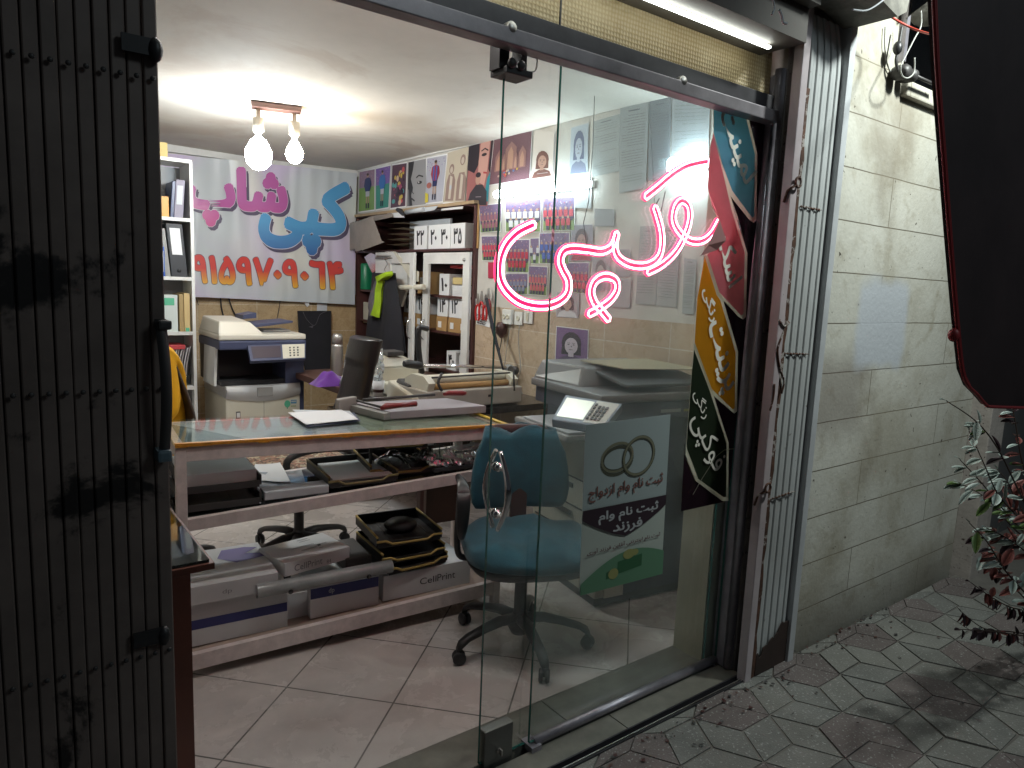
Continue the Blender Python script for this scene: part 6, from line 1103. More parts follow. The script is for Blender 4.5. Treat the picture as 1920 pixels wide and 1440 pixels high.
# ---- trays
def tray(name, label, s0, s1, t0, t1, zb, lv=1, m=m_dark, edge=m_gold, gap=.10, grp='paper trays of the counter', feet=True, ang=0):
    c = KP((s0+s1)/2, (t0+t1)/2, 0); R = Matrix.Rotation(ang, 3, 'Z'); t = thing(name, label, 'paper tray', V((c.x, c.y, zb)), grp)
    def W(s, u, z): p = KP(s, u, 0); d = R@(p-c); return c+d+V((0, 0, z))
    def bx(mb, a0, a1, b0, b1, z0, z1): mb.hexa([W(a0, b0, z0), W(a1, b0, z0), W(a1, b1, z0), W(a0, b1, z0)], [W(a0, b0, z1), W(a1, b0, z1), W(a1, b1, z1), W(a0, b1, z1)], .0015)
    for i in range(lv):
        z = zb+gap*i; mb = MB(); mb.mat(m); bx(mb, s0, s1, t0, t1, z+.004, z+.009); bx(mb, s0, s0+.008, t0, t1, z+.009, z+.042); bx(mb, s1-.008, s1, t0, t1, z+.009, z+.042); bx(mb, s0+.008, s1-.008, t1-.008, t1, z+.009, z+.05); bx(mb, s0+.008, s1-.008, t0, t0+.006, z-.004, z+.022)
        for k in range(5): bx(mb, s0+.03+k*(s1-s0-.07)/4, s0+.045+k*(s1-s0-.07)/4, t0+.04, t1-.03, z+.0092, z+.0105)
        mb.build('tray', m, t)
        if edge:
            hp = [(s0, .024), (s0+.04, .024), (s0+.07, .008), (s1-.07, .008), (s1-.04, .024), (s1, .024)]; mb = MB(); mb.tube([W(a_, t0-.001, z+h_) for a_, h_ in hp], .0055, 8); mb.tube([W(s1-.003, t0+(t1-t0)*k/6, z+.044) for k in range(7)], .005, 8); mb.tube([W(s0+.003, t0+(t1-t0)*k/6, z+.044) for k in range(7)], .005, 8); mb.build('rim', edge, t)
        if i < lv-1:
            for a_, b_ in ((s0+.008, t0+.04), (s1-.02, t0+.04), (s0+.008, t1-.05), (s1-.02, t1-.05)): mb = MB(); bx(mb, a_, a_+.012, b_, b_+.014, z+.042, z+gap+.004); mb.build('riser', m, t)
    return t, W
gm = M('dull_olive_rim', (.19, .15, .06), .5)
tr1, W1 = tray('paper_tray', 'two tier dark tray loaded with grey paper at the gate end of the counter shelf', 1.06, 1.34, .04, .40, shf(1.2)+.01, 2, m_dark, None, .068)
mb = MB(); z = shf(1.2)+.01+.068+.012; mb.hexa([W1(1.075, .055, z), W1(1.33, .055, z), W1(1.33, .38, z), W1(1.075, .38, z)], [W1(1.075, .055, z+.05), W1(1.33, .055, z+.05), W1(1.33, .38, z+.05), W1(1.075, .38, z+.05)], .002); tag(mb.build('paper_stack', m_paper), 'thick stack of pale grey paper on the upper tray near the gate', 'paper stack')
sheet('paper_sheet', 'white sheet spread beside the gate end tray on the counter shelf', ((470, 900), (545, 905), (525, 868), (478, 872)), shf(1.0)+.012, m_paper, curl=.004, grp='loose sheets on the shelf'); sheet('plastic_sheet', 'translucent sheet in front of the white one on the shelf', ((470, 930), (575, 915), (565, 882), (480, 888)), shf(1.0)+.008, g_bag, curl=.006, cat='plastic sheet')
mb = kbox(MB(), .80, 1.05, .04, .12, shf(.9)+.002, shf(.9)+.035, None, None, .004); tag(mb.build('paper_pack', m_paper2), 'low grey paper pack at the shelf edge between the two trays', 'paper pack')
tr2, W2 = tray('paper_tray', 'single dark tray with printed sheets in the middle of the counter shelf', .50, .80, .05, .36, shf(.65)+.008, 1, m_dark, gm)
mb = MB(); z = shf(.65)+.02; mb.hexa([W2(.52, .06, z), W2(.775, .06, z), W2(.76, .33, z+.0), W2(.52, .33, z)], [W2(.52, .06, z+.014), W2(.775, .06, z+.014), W2(.76, .33, z+.018), W2(.52, .33, z+.016)]); tag(mb.build('paper_stack', m_paper), 'small stack of printed white sheets in the middle tray', 'paper stack')
tr3, W3 = tray('paper_tray', 'two tier dark tray with a dull yellow rim and grey sheets near the shelf middle', .29, .585, .10, .40, shf(.45)+.008, 2, m_dark, m_gold, .115, ang=rad(-6))
mb = MB(); z = shf(.45)+.008+.115+.012; mb.hexa([W3(.31, .11, z), W3(.57, .11, z), W3(.57, .38, z), W3(.31, .38, z)], [W3(.31, .11, z+.012), W3(.57, .11, z+.02), W3(.57, .38, z+.012), W3(.31, .38, z+.012)]); tag(mb.build('paper_stack', M('slate_paper', (.30, .34, .36), .6)), 'slate grey sheets on the upper yellow rimmed tray', 'paper stack')
mb = MB(); mb.box((0, 0, 0), (.03, .002, .02), Matrix.Translation(W3(.335, .085, shf(.45)+.13))); mb.build('tag_label', m_paper, tr3)
mb = MB(); c = W3(.44, .22, shf(.45)+.03); mb.grid(lambda u, v: c+V(((u-.5)*.17+.01*sin(9*v), (v-.5)*.16, .045*sin(pi*u)*sin(pi*v)+.012*sin(15*u+11*v))), 16, 16); tag(mb.build('plastic_bag', g_plastic), 'crumpled clear bag in the lower yellow rimmed tray', 'bag')
# shredded strips and foil
mb = MB(); random.seed(21)
for k in range(46):
    s, z = random.uniform(.05, .27), random.uniform(shf(.1)+.01, top(.1)-.07); a_ = random.choice((0, .25, -.2, .9, 1.1, 1.4, 2.3)); l_ = random.uniform(.05, .13); w = random.uniform(.005, .011); t_ = .032+.0010*k
    ds, dz = cos(a_)*l_/2, sin(a_)*l_/2; f = lambda s_, z_: KP(min(.29, max(.045, s_)), t_, min(top(.1)-.06, max(shf(.1)+.004, z_))); mb.hexa([f(s-ds, z-dz-w/2), f(s+ds, z+dz-w/2), f(s+ds, z+dz-w/2)+DN*.0006, f(s-ds, z-dz-w/2)+DN*.0006], [f(s-ds, z-dz+w/2), f(s+ds, z+dz+w/2), f(s+ds, z+dz+w/2)+DN*.0006, f(s-ds, z-dz+w/2)+DN*.0006])
tag(mb.build('paper_strips', m_paper), 'tangle of white cut paper strips behind the glass at the door end of the counter', 'paper strips', kind='stuff')
mb = MB(); mb.grid(lambda u, v: KP(.05+.30*u, .04+.22*v, shf(.1)+.012+.012*abs(sin(17*u+23*v))+.014*abs(sin(31*v-12*u))+(.05*max(0, 1-abs(u-.85)*5)*sin(pi*v))), 46, 34, smooth=False); tag(mb.build('foil_sheet', m_foil), 'crumpled silver film sheet under the paper strips', 'foil')
mb = kbox(MB(), .03, .34, .032, .05, shf(.1)+.001, shf(.1)+.018, None, None, .004); tag(mb.build('ruler_bar', m_black), 'black flat bar on the shelf edge before the silver film', 'bar')
# ---- bottom shelf: cartons, ream, roll, trays
def carton(name, label, s0, s1, t0, t1, z0, z1, m=m_paper, band=None, text=None, grp=None, bandm=None, cat='carton', toptext=None, ang=0):
    t = thing(name, label, cat, KP((s0+s1)/2, (t0+t1)/2, z0), grp); c = KP((s0+s1)/2, (t0+t1)/2, 0); R = Matrix.Rotation(ang, 3, 'Z')
    W = lambda s, u, z: c+R@(KP(s, u, 0)-c)+V((0, 0, z)); mb = MB(); mb.hexa([W(s0, t0, z0), W(s1, t0, z0), W(s1, t1, z0), W(s0, t1, z0)], [W(s0, t0, z1), W(s1, t0, z1), W(s1, t1, z1), W(s0, t1, z1)], .003); mb.build('box', m, t)
    a = Art(W(s1, t0, z0), W(s0, t0, z0), W(s0, t0, z1), W(s1, t0, z1), s1-s0, z1-z0, step=.0006); w, h = s1-s0, z1-z0; a.lay()
    if band: a.rect(bandm or m_bandblue, 0.002, h*band[0], w-.002, h*band[1])
    if text:
        for (bd_, x, y, tw, th, mm_) in text: a.lay().text(mm_, bd_, w*x, h*y, 0, 0, .0, wide=tw*w, tall=th*h)
    if band or text: a.build('print', t)
    return t, W
m_bandblue = M('box_band_blue', (.03, .035, .16), .45); m_box = M('white_carton', (.64, .65, .66), .6, var=.06); m_faint = M('faint_print', (.26, .27, .30), .6)
zb_ = lambda s: bot(s)-.004
B1, Wb = carton('paper_carton', 'large white carton with a blue band at the gate end of the bottom shelf', .96, 1.345, .06, .36, zb_(1.15), zb_(1.15)+.17, m_box, (.40, .62), None, 'paper cartons under the counter')
B1b, Wb2 = carton('paper_carton', 'open white carton with a purple corner mark stacked on the blue banded one', 1.0, 1.345, .04, .40, zb_(1.15)+.172, zb_(1.15)+.245, m_box, None, [('dp', .45, .45, .10, .30, m_faint)], 'paper cartons under the counter')
zt_ = zb_(1.15)+.246; a = Art(Wb2(1.345, .04, zt_), Wb2(1.0, .04, zt_), Wb2(1.0, .40, zt_), Wb2(1.345, .40, zt_), .345, .30, step=.0005); a.lay().poly(M('purple_mark', (.10, .07, .28), .5), [(.16, .20), (.22, .14), (.34, .16), (.34, .19), (.27, .21), (.33, .25), (.28, .27), (.19, .27)]); a.text(m_ink, 'dp', .07, .20, 0, 0, 0, wide=.08, tall=.06); a.build('lid_print', B1b)
B2, _ = carton('paper_carton', 'white carton with a dark blue band in the middle of the bottom shelf', .575, .87, .06, .36, zb_(.7), zb_(.7)+.135, m_box, (.62, .95), [('dp', .30, .78, .08, .2, m_paper2)], 'paper cartons under the counter')
mb = kbox(MB(), .87, .96, .10, .11, zb_(.9)+.005, zb_(.9)+.11); tag(mb.build('torn_flap', m_box), 'torn white carton flaps between the two blue banded cartons', 'carton flap')
B3, _ = carton('paper_carton', 'pale carton lettered CellPrint at the door end of the bottom shelf', .13, .555, .06, .36, zb_(.35), zb_(.35)+.115, m_box, None, [('Cell', .50, .5, .19, .26, m_ink), ('Print', .71, .52, .21, .28, m_ink)], 'paper cartons under the counter')
sheet('clear_flap', 'thin clear plastic flap on the door end carton', ((760, 1085), (800, 1110), (885, 1088), (850, 1070)), zb_(.3)+.0, g_plastic, cat='plastic flap')
t, Wr = carton('paper_ream', 'wrapped white paper ream lying tilted on the cartons', .70, 1.0, .10, .32, zb_(.85)+.20, zb_(.85)+.255, m_paper, None, [('CellPrint', .35, .5, .42, .5, m_faint), ('84', .66, .3, .07, .3, m_faint)], None, None, 'paper ream', ang=rad(14))
zt_ = zb_(.85)+.256; a = Art(Wr(1.0, .10, zt_), Wr(.70, .10, zt_), Wr(.70, .32, zt_), Wr(1.0, .32, zt_), .3, .22, step=.0005); a.lay(); [a.rect(m_faint, x, y, x+w, y+.004) for x, y, w in ((.16, .19, .05), (.16, .17, .05), (.10, .12, .10), (.12, .08, .07), (.2, .1, .05), (.19, .06, .02), (.16, .0, .0))]; a.rect(m_ink, .20, .085, .215, .10); a.build('wrapper_print', t)
t = thing('film_roll', 'long clear plastic rolled film lying along the front of the cartons', 'film roll', KP(.8, .03, .3)); p0, p1 = KP(1.085, .035, KV(470, 1108, .035)[1]-.006), KP(.53, .035, KV(715, 1062, .035)[1]-.006)
mb = MB(); mb.tube([p0, p1], .028, 20, cap=False); mb.build('film', glass_mat('roll_film', .8, (.82, .85, .86), 1.3, (.70, .73, .73), 2), t); mb = MB(); mb.tube([p0+(p1-p0)*.01, p1-(p1-p0)*.01], .019, 16); mb.build('core', M('roll_core', (.60, .61, .61), .5), t)
for f_ in (.22, .80): p = p0.lerp(p1, f_); mb = MB(); mb.lathe(p+V((0, -.024, -.016)), [(0, 0), (.010, 0), (.010, .005), (0, .006)], 12, V((0, -1, -.3)).normalized()); mb.build('snap_button', m_black, t)
tray('paper_tray', 'lowest black tray with mustard rim on the door end carton', .26, .56, .05, .36, zb_(.4)+.128, 1, m_black, m_gold, ang=rad(5)); tray('paper_tray', 'middle black tray with mustard rim, slightly turned in the stack', .27, .57, .05, .36, zb_(.4)+.175, 1, m_black, m_gold, ang=rad(1)); tray('paper_tray', 'topmost black tray with mustard rim in the stack under the shelf', .28, .58, .05, .36, zb_(.4)+.25, 1, m_black, m_gold, ang=rad(-3))
mb = MB(); c = KP(.42, .2, zb_(.4)+.285); mb.ball(c, .07, 14, (1.1, 1, .45)); tag(mb.build('black_pouch', m_black), 'black pouch lying in the topmost mustard rimmed tray', 'pouch')
mb = kbox(MB(), .585, .70, .12, .36, zb_(.6)+.14, zb_(.6)+.20, None, None, .006); tag(mb.build('black_device', m_dark), 'dark metal device behind the ream on the bottom shelf', 'device')
mb = kbox(MB(), .0, .20, .40, .43, .30, shf(.1)-.06); tag(mb.build('brown_board', m_brown), 'brown wooden board standing behind the counter near the teal chair', 'panel')

# ================================================================== LARGE COPIER BEHIND THE GLASS
co, cfa, cra = V((2.235, 2.235, 0)), V((.15, .988, 0)), V((.985, -.16, 0))
def CW(a, b, z): return co+cra*a+cfa*b+V((0, 0, z))
def cbox(mb, a0, a1, b0, b1, z0, z1, bev=.004, zz_=None):
    mb.hexa([CW(a0, b0, z0), CW(a1, b0, z0), CW(a1, b1, z0), CW(a0, b1, z0)], [CW(a0, b0, z1), CW(a1, b0, z1), CW(a1, b1, z1), CW(a0, b1, z1)], bev); return mb
t = thing('large_copier', 'large cream and slate photocopier standing behind the ring poster', 'photocopier', CW(.3, .3, 0), 'photocopiers')
m_slate = M('slate_plastic', (.05, .052, .075), .45, var=.12)
cbox(MB(), .02, .60, .03, .57, .0, .05).build('plinth', m_dark, t)
cbox(MB(), .0, .06, .0, .60, .05, .80, .008).build('front_cover', M('yellowed_cover', (.42, .40, .33), .45, var=.2, scale=7), t); cbox(MB(), .06, .62, .0, .60, .05, .90, .008).build('body', m_slate, t)
cbox(MB(), .05, .16, -.006, .0, .05, .80, .002).build('corner_strip', m_offw, t)
for z in (.16, .30, .44, .58): cbox(MB(), -.004, .0, .03, .57, z, z+.006, 0).build('drawer_gap', m_black, t); cbox(MB(), -.012, -.004, .22, .40, z+.09, z+.115, .003).build('drawer_handle', m_dark, t) if z < .58 else None
cbox(MB(), .10, .62, .0, .60, .80, .90, .006).build('output_bay', m_black, t)
cbox(MB(), -.16, .12, .06, .56, .80, .83, .01).build('output_tray', m_greyp, t); cbox(MB(), -.14, .10, .08, .50, .832, .842, .003).build('tray_paper', m_paper2, t)
cbox(MB(), -.02, .66, -.02, .60, .90, .985, .012).build('scanner_body', m_slate, t)
cbox(MB(), -.05, .66, -.03, .60, .985, 1.025, .012).build('platen_lid', M('lid_grey_cream', (.17, .165, .165), .4), t)
mb = MB(); mb.hexa([CW(.0, .22, 1.02), CW(.58, .20, 1.02), CW(.58, .60, 1.02), CW(-.04, .60, 1.02)], [CW(.06, .28, 1.115), CW(.52, .26, 1.115), CW(.54, .58, 1.12), CW(.0, .58, 1.12)], .015); mb.build('document_feeder', MATS['lid_grey_cream'], t)
mb = MB(); mb.hexa([CW(.10, -.01, 1.05), CW(.60, -.01, 1.05), CW(.60, .24, 1.085), CW(.10, .24, 1.085)], [CW(.10, -.01, 1.065), CW(.60, -.01, 1.065), CW(.60, .24, 1.10), CW(.10, .24, 1.10)], .004); mb.build('document_tray', m_dark, t)
mb = MB(); mb.hexa([CW(.16, .10, 1.122), CW(.62, .05, 1.115), CW(.58, .45, 1.125), CW(.12, .40, 1.128)], [CW(.16, .10, 1.126), CW(.62, .05, 1.119), CW(.58, .45, 1.129), CW(.12, .40, 1.132)]); o = mb.build('magazine', M('yellow_cover', (.30, .26, .17), .4)); tag(o, 'yellowish printed sheet lying on the lid of the large copier', 'printed sheet')
pp = [PZ(1060, 740, 1.025), PZ(1167, 757, 1.025), PZ(1132, 801, .965), PZ(1034, 786, .965)]
slab(pp, .035, .006).build('control_panel', M('panel_blue_grey', (.16, .19, .24), .4), t); sc_m = M('lit_screen', (.5, .5, .42), .2, emit=.75, ecol=(.85, .82, .62))
slab(on(pp, .06, .12, .56, .86), .003).build('screen', sc_m, t); slab(on(pp, .59, .06, .97, .94), .003).build('key_plate', M('key_plate_white', (.6, .58, .5), .4), t)
mb = MB()
for i in range(3):
    for j in range(4): q = on(pp, .69+.065*i, .28+.15*j, .73+.065*i, .38+.15*j, .007); mb.hexa([p-V((0, 0, .004)) for p in q], q)
for j in range(5): q = on(pp, .61, .2+.14*j, .65, .28+.14*j, .007); mb.hexa([p-V((0, 0, .004)) for p in q], q)
mb.build('keypad', m_dark, t)
cbox(MB(), .30, .42, -.0215, -.0195, .93, .945, 0).build('maker_plate', m_greyp, t); cbox(MB(), .44, .56, -.0215, -.0195, .93, .942, 0).build('yellow_strip', M('dull_yellow', (.25, .22, .05), .5), t)

# ================================================================== PERSON behind the counter (mostly hidden by the gate)
def skinned(name, verts, edges, parent, m, sub=2):
    me = bpy.data.meshes.new(name); o0 = org(parent); me.from_pydata([V(p)-o0 for p, r in verts], edges, []); o = bpy.data.objects.new(name, me); C.objects.link(o)
    md = o.modifiers.new('skin', 'SKIN'); md.use_smooth_shade = True
    for i, (p, r) in enumerate(verts): sv = me.skin_vertices[0].data[i]; sv.radius = r if isinstance(r, tuple) else (r, r); sv.use_root = i == 0
    o.modifiers.new('sub', 'SUBSURF').levels = sub; o.modifiers['sub'].render_levels = sub; bpy.context.view_layer.update()
    me2 = bpy.data.meshes.new_from_object(o.evaluated_get(bpy.context.evaluated_depsgraph_get())); o.modifiers.clear(); o.data = me2; me2.materials.clear(); me2.materials.append(m); o.name = name
    if parent is not None: o.parent = parent
    ORG[o.name] = o0.copy(); return o
PX0, PY0 = .625, 3.60
pe = thing('person', 'seated person in a bright yellow shirt partly hidden by the dark gate', 'person', (PX0, PY0, 0))
c = lambda x, y, z: V((PX0+x, PY0+y, z))
vs = [(c(.0, 0, .52), (.15, .12)), (c(.01, 0, .70), (.13, .11)), (c(.02, 0, .90), (.15, .115)), (c(.0, 0, 1.08), (.15, .10)), (c(-.02, 0, 1.17), (.07, .07)), (c(-.05, 0, 1.24), .05), (c(-.07, 0, 1.32), (.085, .08)), (c(-.07, 0, 1.42), (.09, .08)),
      (c(-.02, -.17, 1.11), .055), (c(.0, -.22, .86), .046), (c(-.22, -.19, .80), .036), (c(-.30, -.18, .80), .028), (c(-.02, .17, 1.11), .055), (c(.0, .22, .86), .046), (c(-.22, .19, .80), .036), (c(-.30, .18, .80), .028),
      (c(-.05, -.10, .50), .085), (c(-.42, -.13, .50), .065), (c(-.42, -.13, .10), .045), (c(-.54, -.13, .05), .035), (c(-.05, .10, .50), .085), (c(-.42, .13, .50), .065), (c(-.42, .13, .10), .045), (c(-.54, .13, .05), .035)]
es = [(0, 1), (1, 2), (2, 3), (3, 4), (4, 5), (5, 6), (6, 7), (3, 8), (8, 9), (9, 10), (10, 11), (3, 12), (12, 13), (13, 14), (14, 15), (0, 16), (16, 17), (17, 18), (18, 19), (0, 20), (20, 21), (21, 22), (22, 23)]
body = skinned('body', vs, es, pe, m_skin)
fx_ = [(c(-.30, sy*.18, .80), c(-.385-.01*k, sy*(.18+.018*(k-1.5)), .795-.01*abs(k-1.5)), c(-.42, sy*(.18+.018*(k-1.5)), .77)) for sy in (-1, 1) for k in range(4)]
mb = MB()
for sy in (-1, 1):
    for k in range(4): L = (.075, .085, .08, .062)[k]; b0 = c(-.31, sy*(.18+.016*(k-1.5)), .80); mb.tube([b0, b0+V((-L*.55, 0, -.004)), b0+V((-L, 0, -.022))], [.009, .008, .006], 8)
    b0 = c(-.29, sy*.155, .80); mb.tube([b0, b0+V((-.03, -sy*.025, -.004)), b0+V((-.055, -sy*.03, -.012))], [.011, .009, .007], 8)
mb.build('fingers', m_skin, pe)
# shirt follows the torso and upper arms; the back and elbow are what the photograph shows
vs = [(c(.02, 0, .54), (.165, .135)), (c(.03, 0, .70), (.155, .13)), (c(.04, 0, .90), (.17, .135)), (c(.02, 0, 1.07), (.165, .12)), (c(-.01, 0, 1.16), (.085, .085)), (c(.0, -.18, 1.11), .075), (c(.03, -.235, .88), .068), (c(-.12, -.22, .81), .055), (c(.0, .18, 1.11), .075), (c(.03, .235, .88), .068), (c(-.12, .22, .81), .055)]
skinned('shirt', vs, [(0, 1), (1, 2), (2, 3), (3, 4), (3, 5), (5, 6), (6, 7), (3, 8), (8, 9), (9, 10)], pe, m_yellow)
skinned('trousers', [(c(.0, 0, .53), (.16, .14)), (c(-.08, -.10, .51), .095), (c(-.42, -.13, .505), .075), (c(-.42, -.13, .12), .06), (c(-.08, .10, .51), .095), (c(-.42, .13, .505), .075), (c(-.42, .13, .12), .06)], [(0, 1), (1, 2), (2, 3), (0, 4), (4, 5), (5, 6)], pe, m_jeans)
mb = MB(); mb.ball(c(-.055, 0, 1.43), .105, 18, (1.02, .9, .95)); mb.build('hair', m_hair, pe)
mb = MB(); [mb.ball(c(-.155, sy*.03, 1.375), .009, 8) for sy in (-1, 1)]; mb.tube([c(-.15, 0, 1.38), c(-.175, 0, 1.345), c(-.158, 0, 1.335)], [.006, .011, .008], 8); mb.build('facial_features', m_skin, pe)
t = thing('desk_chair', 'dark brown swivel chair behind the person in yellow', 'office chair', (PX0, PY0, 0), 'swivel chairs')
star(t, (PX0, PY0), [.3+k*2*pi/5 for k in range(5)], .30, m_dark); mb = MB(); loft(mb, [[p for p in sup((PX0, PY0, z), hx, hy, 30)] for z, hx, hy in ((.38, .2, .2), (.40, .24, .24), (.45, .24, .24), (.465, .2, .2))]); mb.build('seat', M('dark_taupe', (.075, .055, .045), .6), t)
mb = MB(); rr = []
for i in range(14): v = i/13; w = min(1, 1.6-abs(v-.5)*1.6)**.5; rr.append([V((PX0+.115+.03*sin(v*4)-.09*max(0, v-.5), PY0, .52+.62*v))+V((.022*cos(a_), .22*w*sin(a_), 0)) for a_ in [2*pi*k/20 for k in range(20)]])
loft(mb, rr); mb.build('backrest', MATS['dark_taupe'], t); mb = MB(); mb.tube([(PX0+.12, PY0, .40), (PX0+.23, PY0, .44), (PX0+.24, PY0, .62)], .02, 8); mb.build('back_support', m_dark, t)

# ================================================================== OUTSIDE: cables, dark panel, shrub
def cable(name, label, pts, Y, r_, m, grp=None):
    mb = MB(); ps = [PY(p[0], p[1], p[2] if len(p) > 2 else Y) for p in pts]; mb.tube(smoothpath(ps, 6), r_, 7); return tag(mb.build(name, m), label, 'cable', grp)
cg = 'cables at the top of the stone wall'
cable('red_cable', 'red cable sagging across the dark window', ((1622, -5, 1.40), (1665, 28, 1.38), (1700, 48, 1.36), (1730, 60, 1.3), (1760, 66, 1.2), (1790, 60, 1.1)), 1.4, .004, M('red_cable', (.45, .05, .03), .5), cg)
cable('white_cable', 'pale cable hanging in a loop over the bracket knobs', ((1727, 20), (1727, 48), (1715, 72), (1698, 105), (1689, 125), (1692, 142), (1703, 146), (1714, 135), (1715, 108)), 1.40, .0026, M('pale_cable', (.38, .38, .36), .5), cg)
cable('white_cable', 'short white cable arching beside the lintel corner', ((1598, 18), (1622, 20), (1640, 12), (1660, -3)), 1.3, .003, m_paper2, cg)
cable('dark_cable', 'dark cable running down the window edge into a splice', ((1691, 50), (1686, 80), (1683, 95), (1680, 115), (1684, 135)), 1.46, .006, m_dark, cg); mb = MB(); q = PY(1683, 90, 1.45); mb.ball(q, .022, 10, (.8, .8, 1.2)); tag(mb.build('cable_splice', m_black), 'black taped cable splice beside the dark window', 'splice')
cable('thin_cable', 'thin grey cable sagging down the stone wall face', ((1660, 50), (1659, 85), (1663, 118), (1672, 137), (1681, 139)), 1.49, .003, m_greyp, cg)
mb = MB(); q0, q1 = PY(1694, 46, 1.49), PY(1690, 118, 1.49); mb.box((q0.x-.012, 1.47, q1.z), (q0.x+.012, 1.499, q0.z+.2)); tag(mb.build('conduit', m_alu), 'narrow metal conduit along the dark window edge', 'conduit')
t = thing('wall_bracket', 'old wall bracket with two dark knobs and a thin rod under the window ledge', 'bracket', PY(1705, 135, 1.44))
for x, y, r_ in ((1699, 134, .030), (1713, 141, .026)): q = PY(x, y, 1.44); mb = MB(); mb.lathe(q+V((0, .05, 0)), [(0, 0), (r_*.8, 0), (r_, .02), (r_, .05), (r_*.6, .065), (0, .066)], 12, V((0, -1, 0))); mb.build('knob', m_dark, t)
mb = MB(); mb.tube([PY(1718, 143, 1.43), PY(1760, 162, 1.43)], .007, 8); mb.build('rod', m_dark, t)
mb = MB(); mb.tube(smoothpath([PY(1448, -4, 1.28), PY(1452, 14, 1.28), PY(1447, 28, 1.28)], 4), .003, 6); mb.tube(smoothpath([PY(1461, 18, 1.28), PY(1466, 30, 1.28), PY(1468, 42, 1.28), PY(1475, 44, 1.28)], 4), .004, 6); tag(mb.build('wire_hooks', m_paper2), 'bent pale wire ends hanging from the grimy lintel', 'wire')
# the dark panel with a red trim hanging close to the camera
DY = .55
outl = [PY(x, y, DY) for x, y in ((1744, -60), (1752, 120), (1764, 280), (1778, 460), (1790, 600), (1800, 692), (1812, 722), (1828, 738), (1845, 758), (1858, 762), (1925, 764))]
far = [V((2.7, DY, outl[-1].z-.01)), V((2.7, DY, 2.6)), V((outl[0].x, DY, 2.6))]
t = thing('hanging_banner', 'large dark panel with a red piped edge hanging over the pavement', 'panel', (2.6, DY, 1.6))
mb = MB(); mb.prism(outl+far, (0, .006, 0)); mb.build('panel', M('dark_panel', (.034, .019, .020), .55, var=.35, scale=4, bump=.6, bscale=5), t)
mb = MB(); mb.tube(smoothpath([p+V((-.002, -.004, 0)) for p in outl], 3), .0034, 8); mb.tube(smoothpath([p+V((.0085, -.003, 0)) for p in outl[:7]], 3), .002, 6); mb.build('red_piping', M('red_piping', (.34, .03, .035), .5), t)
mb = MB(); mb.ball(PY(1788, 628, DY), .010, 10, (1, 1, 1.3)); mb.build('red_knob', MATS['red_piping'], t)
# shrub
sh = thing('shrub', 'leggy shrub with pale green and reddish leaves at the pavement edge', 'shrub', (3.1, .75, 0))
lm = [M('leaf_pale', (.42, .50, .46), .45, var=.15), M('leaf_green', (.09, .15, .04), .45, var=.2), M('leaf_red', (.20, .06, .05), .5, var=.2), M('leaf_dark', (.045, .022, .028), .5, var=.2)]
random.seed(5)
brs = [((1775, 752), (1830, 790), (1870, 840), (1910, 920), (1960, 1020)), ((1817, 808), (1845, 870), (1870, 925), (1900, 960), (1950, 1010)), ((1800, 862), (1840, 905), (1885, 960), (1940, 1020)), ((1798, 905), (1850, 935), (1900, 990), (1950, 1030)),
       ((1817, 980), (1850, 1015), (1885, 1070), (1930, 1120)), ((1838, 1035), (1870, 1065), (1905, 1105), (1950, 1150)), ((1820, 1092), (1860, 1120), (1900, 1140), (1960, 1150)), ((1800, 1145), (1845, 1178), (1900, 1185), (1960, 1195)), ((1828, 1355), (1870, 1400), (1925, 1440), (1970, 1460)),
       ((1800, 1180), (1850, 1183), (1905, 1190), (1960, 1200)), ((1895, 745), (1905, 800), (1915, 860), (1935, 930)), ((1850, 1340), (1885, 1335), (1930, 1350), (1960, 1360)), ((1860, 1385), (1900, 1390), (1950, 1400), (1980, 1400)), ((1870, 880), (1895, 915), (1920, 990), (1960, 1050)), ((1850, 990), (1890, 1010), (1930, 1040), (1980, 1080)), ((1860, 1300), (1890, 1310), (1930, 1330), (1980, 1340))]
leafmb = [MB(), MB(), MB(), MB()]; bm_ = MB()
def leaf(mb, p, d, ln, w, nrm):
    d = d.normalized(); s_ = d.cross(nrm).normalized(); nrm = s_.cross(d).normalized(); pts = []; prof = ((0, 0), (.15, .55), (.35, .95), (.55, 1), (.75, .78), (.9, .42), (1, 0)); cu = random.uniform(-.25, .1)
    C_ = [mb.bm.verts.new(p+d*ln*a+nrm*(cu*ln*a*a)) for a, b in prof]; mb.smooth = True
    for sg in (-1, 1):
        E_ = [mb.bm.verts.new(p+d*ln*a+s_*(sg*w*.5*b)+nrm*(cu*ln*a*a+w*.16*b)) for a, b in prof[1:-1]]
        ch = [C_[0]]+E_+[C_[-1]]
        for i in range(len(C_)-1):
            f = [C_[i], C_[i+1], ch[i+1], ch[i]]; f2 = []
            for v_ in f:
                if v_ not in f2: f2.append(v_)
            if len(f2) > 2: mb._face(f2)
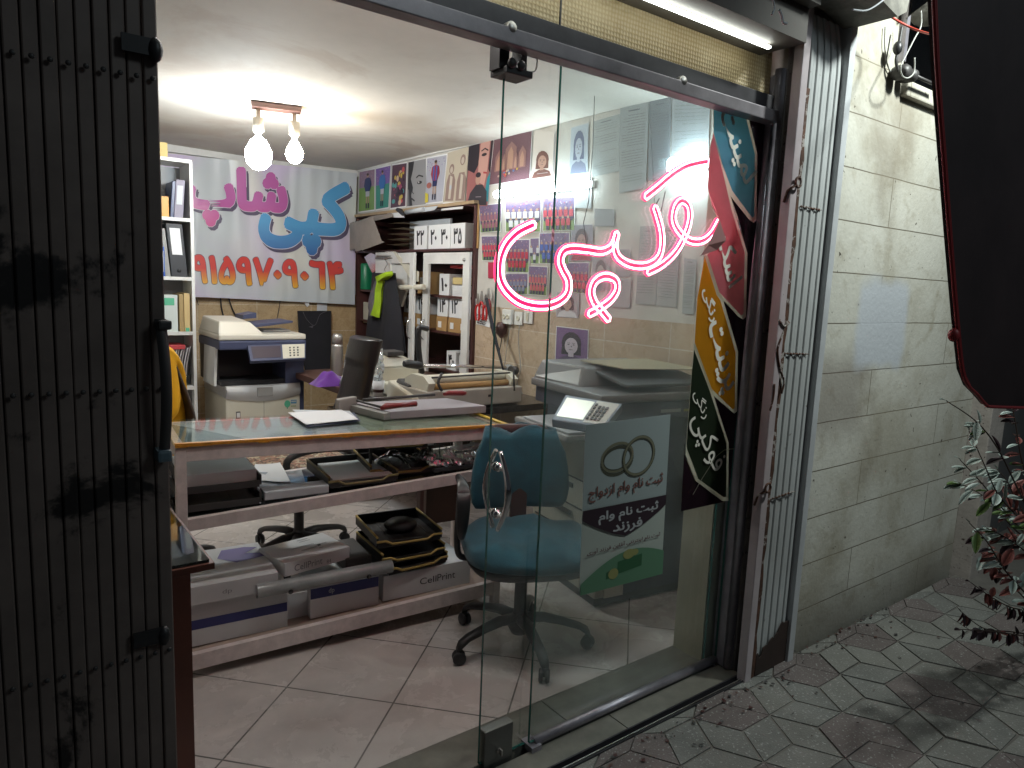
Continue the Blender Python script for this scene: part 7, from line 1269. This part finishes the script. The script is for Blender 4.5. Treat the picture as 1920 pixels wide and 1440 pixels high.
for bi, b_ in enumerate(brs):
    y0 = .86+.03*(bi % 4); P = smoothpath([PY(x, y, y0-.02*i) for i, (x, y) in enumerate(b_)], 7); n = len(P); bm_.tube(P, [.0013+.0022*i/n for i in range(n)], 6)
    if b_[0][1] < 1230 or True: P2 = [P[-1], P[-1].lerp(V((3.25, .72, .15)), .5)+V((0, 0, .05)), V((3.1+.02*bi, .72, 0))]; bm_.tube(smoothpath(P2, 5), .004, 6)
    low = b_[0][1] > 1080; red = b_[0][1] > 960
    for i in range(1, n-1):
        if random.random() > (.62 if not low else .62): continue
        for sg in (-1, 1):
            if random.random() < .12: continue
            tan = (P[i+1]-P[i-1]).normalized(); out = tan.cross(V((0, -1, 0))).normalized()*sg
            d = (out*.9-tan*.5+V((random.uniform(-.3, .3), random.uniform(-.5, .5), random.uniform(-.35, .15)))); nr = V((random.uniform(-.25, .25), random.uniform(-.45, .1), 1))
            if low and random.random() < .8: d = V((random.uniform(-.5, .5), random.uniform(-.3, .3), -1)); nr = V((random.uniform(-.5, .2), -1, .1))
            elif random.random() < .7: d = V((-rt.x*random.choice((1, 1, -1)), -rt.y*.5, random.uniform(-.15, .12)))
            px_ = b_[0][0]+(b_[-1][0]-b_[0][0])*i/n
            if low: k = random.choices((0, 1, 2, 3), (.5, .5, 2.5, 6.5))[0]
            elif red or px_ > 1895: k = random.choices((0, 1, 2, 3), (3, .7, 5, 1.5))[0]
            else: k = random.choices((0, 1, 2, 3), (7, 1.3, 1.1, .4))[0]
            ln = random.uniform(.050, .078)*(.72 if low else 1)
            leaf(leafmb[k], P[i]+V((random.uniform(-.004, .004), 0, 0)), d, ln, ln*random.uniform(.34, .48)*(1.5 if low else 1), nr)
    leaf(leafmb[0 if not low else 3], P[0], P[0]-P[2], .035, .016, V((0, -.3, 1)))
bm_.build('branches', M('twig', (.05, .03, .022), .7), sh)
for mb, m, nm in zip(leafmb, lm, ('pale_leaves', 'green_leaves', 'reddish_leaves', 'dark_leaves')): mb.build(nm, m, sh, recalc=False)
